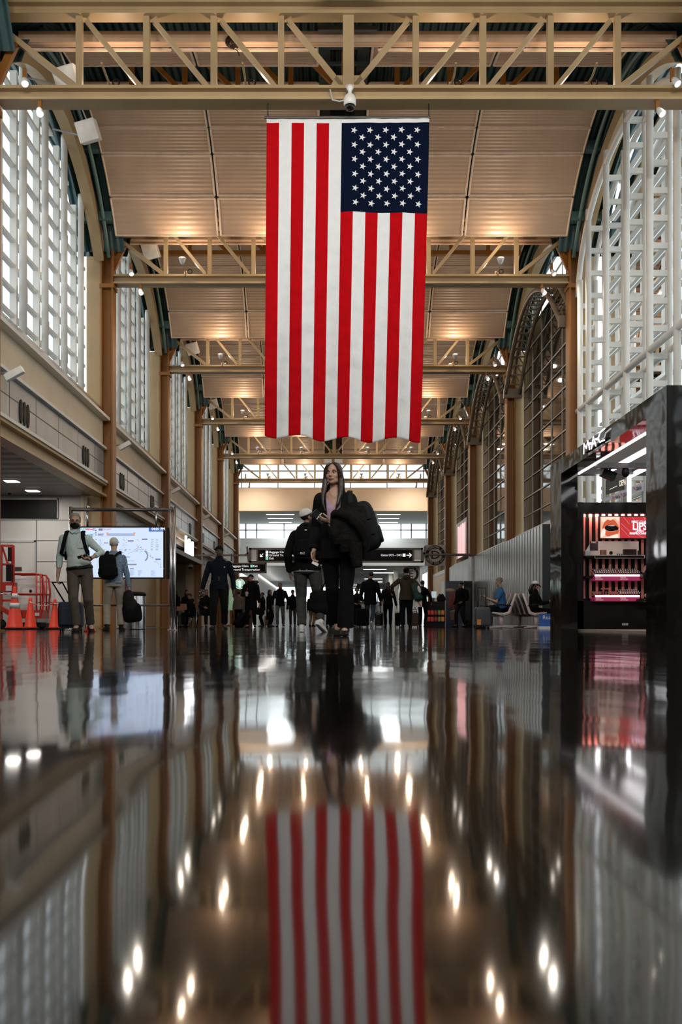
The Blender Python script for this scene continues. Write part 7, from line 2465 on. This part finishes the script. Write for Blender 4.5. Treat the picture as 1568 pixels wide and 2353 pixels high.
mb = MB(); mb.rbox(P['J'][1]['wr'] + V((0.02, 0, -0.27)), (0.28, 0.12, 0.24), 0.4); wb(P, mb, sq, 'bag', C_BLACK)
mb = MB(); qq = P['J'][1]['wr']; mb.tube([qq + V((-0.06, 0, -0.17)), qq + V((-0.01, 0, -0.09)), qq + V((0.03, 0, -0.09)), qq + V((0.08, 0, -0.17))], 0.01, 6); wb(P, mb, sq, 'handle', C_BLACK)

# --- the crowd further back
VX = 0.015
GREY_PUF = mat('grey_puffer', (0.15, 0.125, 0.11), 0.7, 0, 0.1, 20)
P = person('person in a grey quilted jacket seen from behind near the coffee shop', 549, 46, 1.66, rot=PI + 0.3, vox=0.016, hair=('short', HAIR_BK), top=GREY_PUF, top_kind='puffer', face=False, bottom=C_BLACK)
P = person('balding man in a black jacket and grey jeans walking toward the camera', 644, 40, 1.80, vox=0.0125, skin=SKIN_T, hair=('thin', HAIR_DB), top=C_BLACK, top_kind='jacket', bottom=C_GJEAN, wide=1.15, feet={-1: (-0.1, -0.1, 0.085), 1: (0.12, 0.18, 0.1)}, hands={-1: (-0.3, -0.05, 0.84), 1: (0.33, 0.0, 0.84)}, head=(0, 0.12))
backpack(P, 'dark backpack on the balding man in the black jacket', C_DARK, y=0.2)
P = person('person in a black beanie and dark top beside the balding man', 673, 45, 1.68, vox=0.0125, skin=SKIN_T, hair=('beanie', C_BLACK), top=C_BLACK, top_kind='jacket', bottom=C_GREYP)
P = person('dark-haired man in a black suit in profile, behind the parka', 604, 46, 1.60, rot=-1.2, vox=VX, hair=('short', HAIR_DB), top=C_BLACK, top_kind='jacket', skin=SKIN_T)
P = person('woman in a long black coat with dark hair, left of the balding man', 620, 43, 1.63, rot=1.2, vox=VX, hair=('long', HAIR_BK), top=C_BLACK, top_kind='coat', hem=-0.6, skin=SKIN_T, face=False)
suitcase('tan suitcase standing by the woman in the long black coat', 615.5, 44, 0.28, 0.42, 0.2, mat('tan_case', (0.20, 0.12, 0.06), 0.6), handle=0)
P = person('person in tan trousers and dark top seen between the legs of the capped man', 716, 47, 1.62, rot=PI - 0.6, vox=VX, hair=('short', HAIR_DB), top=C_BLACK, bottom=mat('tan_trousers', (0.32, 0.17, 0.08), 0.8), skin=SKIN_T, face=False)
P = person('person in a tan coat partly hidden behind the duffel bag', 756, 43, 1.56, rot=0.4, vox=VX, hair=('short', HAIR_DB), top=mat('tan_coat', (0.36, 0.22, 0.13), 0.8, 0, 0.2, 20), top_kind='coat', skin=SKIN_T, face=False)
P = person('man in a black t-shirt with headphones facing the camera', 821, 38.5, 1.55, vox=0.0125, skin=SKIN_T, hair=('short', HAIR_BK), top=C_BLACK, top_kind='shirt', sleeve=1.0, hands={-1: (-0.10, -0.26, 1.03), 1: (0.15, -0.25, 1.05)}, wide=1.08, head=(0, 0.1))
mb = MB(); Mh = P['Mh']
mb.tube([Mh @ V((0.085 * math.cos(a), 0.02, 0.03 + 0.105 * math.sin(a))) for a in [PI * i / 10 for i in range(11)]], 0.012, 8)
for s in (-1, 1):
    mb.ell(Mh @ V((s * 0.088, 0.012, -0.01)), (0.02, 0.035, 0.042))
for v in mb.bm.verts:
    v.co = P['W'] @ v.co
hp = thing('headphones', 'black headphones on the man in the t-shirt', 'headphones', P['W'] @ (Mh @ V((0, 0, 0))))
mb.build('headset', BLACK, hp, True, world=True)
P = person('man in a black coat and blue jeans walking away with a black suitcase', 851, 31.4, 1.80, rot=PI - 0.15, hip_z=0.93, vox=0.012, skin=SKIN_T, hair=('short', HAIR_BK), top=C_BLACK, top_kind='coat', hem=-0.20, bottom=C_JEAN, wide=1.14, head=(0.9, 0),
           feet={-1: (-0.07, 0.26, 0.17, (0.0, -0.7, -0.7)), 1: (0.10, -0.1, 0.085)}, hands={1: (0.33, 0.1, 0.78), -1: (-0.34, -0.02, 0.82)}, shoes=SHOE_W, hand_cfg={1: dict(curl=1.2)})
suitcase('black soft suitcase pulled by the man in the black coat', 833, 31.2, 0.40, 0.54, 0.26, C_BLACK, handle=0.22)
P = person('long-haired woman in black walking away, right of the man in the black coat', 892, 34.5, 1.60, rot=PI, vox=0.0125, hair=('long', HAIR_DB), top=C_BLACK, top_kind='jacket', bottom=C_BLACK, face=False, wide=1.1, hands={1: (0.30, 0.05, 0.80), -1: (-0.33, -0.02, 0.80)}, feet={-1: (-0.09, 0.1, 0.1, (-0.1, -0.9, -0.3)), 1: (0.09, -0.05, 0.085)})
suitcase('black hard suitcase pulled by the long-haired woman', 871, 34.0, 0.28, 0.46, 0.24, BLACK_G, handle=0.22)
P = person('person in a brown hoodie and dark cap walking away with a green shoulder bag', 934, 29.4, 1.80, rot=PI, vox=0.012, hair=('beanie', C_BLACK), top=mat('brown_hoodie', (0.035, 0.018, 0.011), 0.85, 0, 0.2, 20), top_kind='hoodie', bottom=C_BLACK, wide=1.28, leg_w=1.2, face=False, hands={1: (0.42, -0.05, 1.05), -1: (-0.36, -0.04, 0.95)}, belly=0.03)
gb = worn(P, 'shoulder_bag', 'dark green shoulder bag with a white print hanging at the brown hoodie', 'bag', (-0.28, 0.05, 1.0))
GRN = mat('dark_green_cloth', (0.008, 0.05, 0.032), 0.7, 0, 0.3, 12)
mb = MB(); mb.rbox((-0.27, 0.10, 1.07), (0.22, 0.2, 0.50), 0.6, Matrix.Rotation(0.28, 3, 'Y')); mb.ell((-0.34, 0.12, 0.88), (0.14, 0.11, 0.10)); wb(P, mb, gb, 'bag', GRN, True, 0.015, 0.015)
mb = MB(); mb.tube([(-0.2, 0.1, 1.28), (-0.18, 0.03, 1.50), (-0.2, -0.08, 1.30)], [(0.025, 0.008)] * 3, 8); wb(P, mb, gb, 'strap', GRN)
mb = MB(); mb.ell((-0.36, 0.20, 1.12), (0.045, 0.02, 0.11), Matrix.Rotation(0.3, 3, 'Y')); wb(P, mb, gb, 'print', WHITEPL)
pb2 = worn(P, 'shopping_bag', 'white shopping bag with a red mark carried by the person in brown', 'bag', (-0.33, -0.05, 0.7))
mb = MB(); mb.box(-0.46, -0.1, 0.62, -0.24, 0.0, 0.86); wb(P, mb, pb2, 'bag', WHITEPL, False)
mb = MB(); mb.bar((-0.42, 0.004, 0.64), (-0.3, 0.004, 0.84), 0.03, 0.006, (0, 1, 0)); wb(P, mb, pb2, 'print', ORANGE, False)
mb = MB(); mb.tube([(-0.42, -0.05, 0.86), (-0.36, -0.05, 0.95), (-0.28, -0.05, 0.86)], 0.006, 6); wb(P, mb, pb2, 'handle', WHITEPL)
P = person('man in black with a dark backpack at the snack kiosk, right of the brown hoodie', 971, 36, 1.72, rot=PI - 0.4, vox=0.0125, hair=('short', HAIR_BK), top=C_BLACK, top_kind='jacket', bottom=C_NAVY, face=False, hands={-1: (-0.32, -0.1, 0.95), 1: (0.28, 0, 0.82)})
backpack(P, 'black backpack on the man at the snack kiosk', C_BLACK, y=0.2)
P = person('man in black holding a paper bag in front of the blue vending machine', 1060, 37.5, 1.72, rot=-0.9, vox=0.0125, skin=SKIN_T, hair=('short', HAIR_BK), top=C_BLACK, top_kind='jacket', bottom=C_DARK, head=(-0.3, 0.3), hands={-1: (-0.22, -0.15, 0.86), 1: (0.24, -0.2, 0.98)}, feet={-1: (-0.1, -0.15, 0.085), 1: (0.1, 0.12, 0.085)})
backpack(P, 'black backpack on the man by the vending machine', C_BLACK, y=0.22)
q = P['J'][-1]['wr'] + V((-0.01, -0.02, -0.1))
pg = worn(P, 'paper_bag', 'brown paper bag held by the man at the vending machine', 'bag', q + V((0, 0, -0.2)))
mb = MB(); mb.cbox(q + V((0, 0, -0.28)), (0.13, 0.30, 0.34), Matrix.Rotation(0.2, 3, 'X')); wb(P, mb, pg, 'bag', mat('kraft_paper', (0.34, 0.24, 0.17), 0.7), False)
mb = MB(); mb.tube([q + V((0, -0.07, -0.11)), q + V((0, -0.02, 0.0)), q + V((0, 0.05, -0.11))], 0.006, 6); wb(P, mb, pg, 'handle', mat('kraft_paper', (0.34, 0.24, 0.17), 0.7))

# --- seated man in blue, seated woman in a white cap
BLUE = mat('blue_tshirt', (0.025, 0.12, 0.30), 0.8, 0, 0.1, 20)
P = person('grey-haired man in a blue t-shirt sitting on the bench looking at his phone', 1152, 26.5, 1.78, rot=-PI / 2, hip_z=0.53, lean=(0.0, -0.02), seated=True, vox=0.011, skin=SKIN, hair=('short', HAIR_GR), top=BLUE, top_kind='shirt', bottom=C_NAVY,
           feet={-1: (-0.1, -0.47, 0.085), 1: (0.12, -0.50, 0.085)}, hands={-1: (-0.08, -0.36, 0.80), 1: (0.08, -0.38, 0.80)}, poles={('k', -1): (0, -0.3, 1), ('k', 1): (0, -0.3, 1), ('e', -1): (-0.4, 0.6, -0.8), ('e', 1): (0.4, 0.6, -0.8)}, head=(0, 0.42), sleeve=1.0, wide=1.05, y_off=0.02, belly=0.02,
           hand_cfg={-1: dict(palm=(0.3, 0, 1), curl=0.9), 1: dict(palm=(-0.3, 0, 1), curl=0.9)})
q = (P['J'][-1]['wr'] + P['J'][1]['wr']) / 2
ph = worn(P, 'phone', 'black phone held by the seated man in blue', 'phone', q + V((0, -0.1, 0.03)))
mb = MB(); mb.cbox(q + V((0, -0.10, 0.04)), (0.08, 0.15, 0.012), Matrix.Rotation(-0.4, 3, 'X')); wb(P, mb, ph, 'case', BLACK_G, False)
P = person('woman in a white cap and black clothes sitting turned away, looking at her phone', 1226, 26.7, 1.66, rot=PI / 2, hip_z=0.53, lean=(0, -0.04), seated=True, vox=0.011, skin=SKIN, hair=('cap', mat('bright_white_cap', (0.75, 0.75, 0.77), 0.7)), top=C_BLACK, top_kind='hoodie', bottom=C_BLACK,
           feet={-1: (-0.1, -0.52, 0.085), 1: (0.1, -0.52, 0.085)}, hands={-1: (-0.06, -0.44, 0.76), 1: (0.06, -0.46, 0.76)}, poles={('k', -1): (0, -0.3, 1), ('k', 1): (0, -0.3, 1), ('e', -1): (-0.4, 0.6, -0.8), ('e', 1): (0.4, 0.6, -0.8)}, head=(0, 0.5), y_off=0.0)
mb = MB(); Mh = P['Mh']
mb.tube([Mh @ V((0, 0.07, 0.0)), Mh @ V((0, 0.10, -0.09)), Mh @ V((0, 0.09, -0.2)), Mh @ V((0.02, 0.02, -0.3))], [(0.07, 0.04), (0.085, 0.05), (0.08, 0.04), (0.04, 0.02)], 14, side=(1, 0, 0))
for s in (-1, 1):
    mb.tube([Mh @ V((s * 0.07, 0.0, 0.02)), Mh @ V((s * 0.085, 0.01, -0.1)), Mh @ V((s * 0.08, -0.01, -0.24))], [0.025, 0.035, 0.02], 10)
for v in mb.bm.verts:
    v.co *= P['S']
link('long_hair', remesh(mb, 0.011, 2, 0.006, 20), HAIR_DB, P['o'], True)
q = (P['J'][-1]['wr'] + P['J'][1]['wr']) / 2
ph = worn(P, 'phone', 'dark phone held by the seated woman in the white cap', 'phone', q + V((0, -0.1, 0.03)))
mb = MB(); mb.cbox(q + V((0, -0.10, 0.04)), (0.08, 0.14, 0.012), Matrix.Rotation(-0.4, 3, 'X')); wb(P, mb, ph, 'case', BLACK_G, False)
suitcase('dark blue-grey hard suitcase with an orange tag beside the seated man', 1109, 25.8, 0.40, 0.50, 0.26, mat('blue_grey_shell', (0.028, 0.036, 0.044), 0.4), handle=0.50, accent=mat('orange_tag', (0.6, 0.20, 0.01), 0.5))

# --- cafe at the left and scattered luggage
P = person('person in black sitting at the cafe counter on the left, leaning forward', 446, 38.0, 1.70, rot=-1.2, hip_z=0.52, lean=(0, -0.16), seated=True, vox=VX, hair=('short', HAIR_BK), top=C_BLACK, top_kind='hoodie', bottom=C_BLACK, face=False, skin=SKIN_T,
           feet={-1: (-0.12, -0.4, 0.085), 1: (0.12, -0.45, 0.085)}, hands={-1: (-0.1, -0.4, 0.62), 1: (0.1, -0.4, 0.62)}, poles={('k', -1): (0, -0.3, 1), ('k', 1): (0, -0.3, 1)}, head=(0, 0.5))
o = thing('stool', 'low black stool under the person leaning forward at the cafe', 'stool', (wx(446, 38.0), 38.0, 0))
mb = MB(); mb.lathe([(0.2, 0.38), (0.2, 0.43), (0.05, 0.44)], (0, 0, 0), 18); mb.build('seat', BLACK, o)
for a in range(4):
    mb = MB(); mb.tube([(0.12 * math.cos(a * PI / 2 + 0.7), 0.12 * math.sin(a * PI / 2 + 0.7), 0.4), (0.18 * math.cos(a * PI / 2 + 0.7), 0.18 * math.sin(a * PI / 2 + 0.7), 0)], 0.015, 6); mb.build('leg', BLACK, o)
P = person('person in black standing behind the boxes at the cafe, far left', 404, 40.5, 1.55, rot=-0.6, vox=VX, hair=('long', HAIR_BK), top=C_BLACK, bottom=C_BLACK, face=False, skin=SKIN_T)
P = person('dark figure bending over behind the cardboard boxes', 424, 40.0, 1.50, rot=0.5, lean=(0, -0.3), vox=VX, hair=('long', HAIR_BK), top=C_BLACK, bottom=C_BLACK, face=False, skin=SKIN_T, hands={-1: (-0.15, -0.5, 0.95), 1: (0.15, -0.5, 0.95)})
P = person('man in black sitting on a wheelchair-like seat behind the tall man, left', 474, 36, 1.75, rot=0.35, hip_z=0.58, seated=True, vox=0.0125, skin=SKIN_T, hair=('short', HAIR_DB), top=C_BLACK, bottom=C_BLACK, feet={-1: (-0.12, -0.5, 0.085), 1: (0.12, -0.5, 0.085)}, hands={-1: (-0.15, -0.35, 0.72), 1: (0.2, -0.35, 0.70)}, poles={('k', -1): (0, -0.3, 1), ('k', 1): (0, -0.3, 1)})
o = thing('wheelchair', 'dark wheelchair carrying the seated man in black', 'wheelchair', (wx(471, 36.1), 36.1, 0))
mb = MB(); mb.box(-0.24, -0.25, 0.42, 0.24, 0.24, 0.47); mb.build('seat', BLACK, o)
mb = MB(); mb.box(-0.24, 0.22, 0.47, 0.24, 0.26, 0.95); mb.build('backrest', BLACK, o)
for s in (-1, 1):
    mb = MB(); mb.tube([(s * 0.3, 0.1 + 0.29 * math.cos(2 * PI * i / 24), 0.30 + 0.29 * math.sin(2 * PI * i / 24)) for i in range(25)], 0.014, 8); mb.build('wheel', BLACK, o, True)
    mb = MB(); mb.tube([(s * 0.25, -0.45, 0.08), (s * 0.25, -0.3, 0.4), (s * 0.26, -0.25, 0.66), (s * 0.26, 0.22, 0.66), (s * 0.26, 0.24, 0.95), (s * 0.26, 0.34, 0.97)], 0.014, 8); mb.build('side_frame', CHROME, o, True)
st = suitcase('black wheeled suitcase tipped over on its wheels beside the quilted jacket', 543, 37, 0.42, 0.62, 0.28, C_BLACK, rot=-0.9, tilt=-0.75, handle=0.3)
suitcase('black carry-on suitcase at the feet of the person in brown', 914, 30.5, 0.16, 0.40, 0.2, C_BLACK, handle=0)
suitcase('dark suitcase behind the shopping bag near the kiosk', 953, 31.5, 0.26, 0.42, 0.22, mat('brown_case', (0.06, 0.025, 0.01), 0.5), handle=0.1)
suitcase('pale suitcase standing behind the man in the black t-shirt', 826, 39.2, 0.3, 0.5, 0.22, mat('beige_case', (0.35, 0.28, 0.22), 0.5), handle=0)
suitcase('black suitcase behind the white sneakers of the capped man', 765, 40, 0.36, 0.5, 0.22, C_BLACK, handle=0)
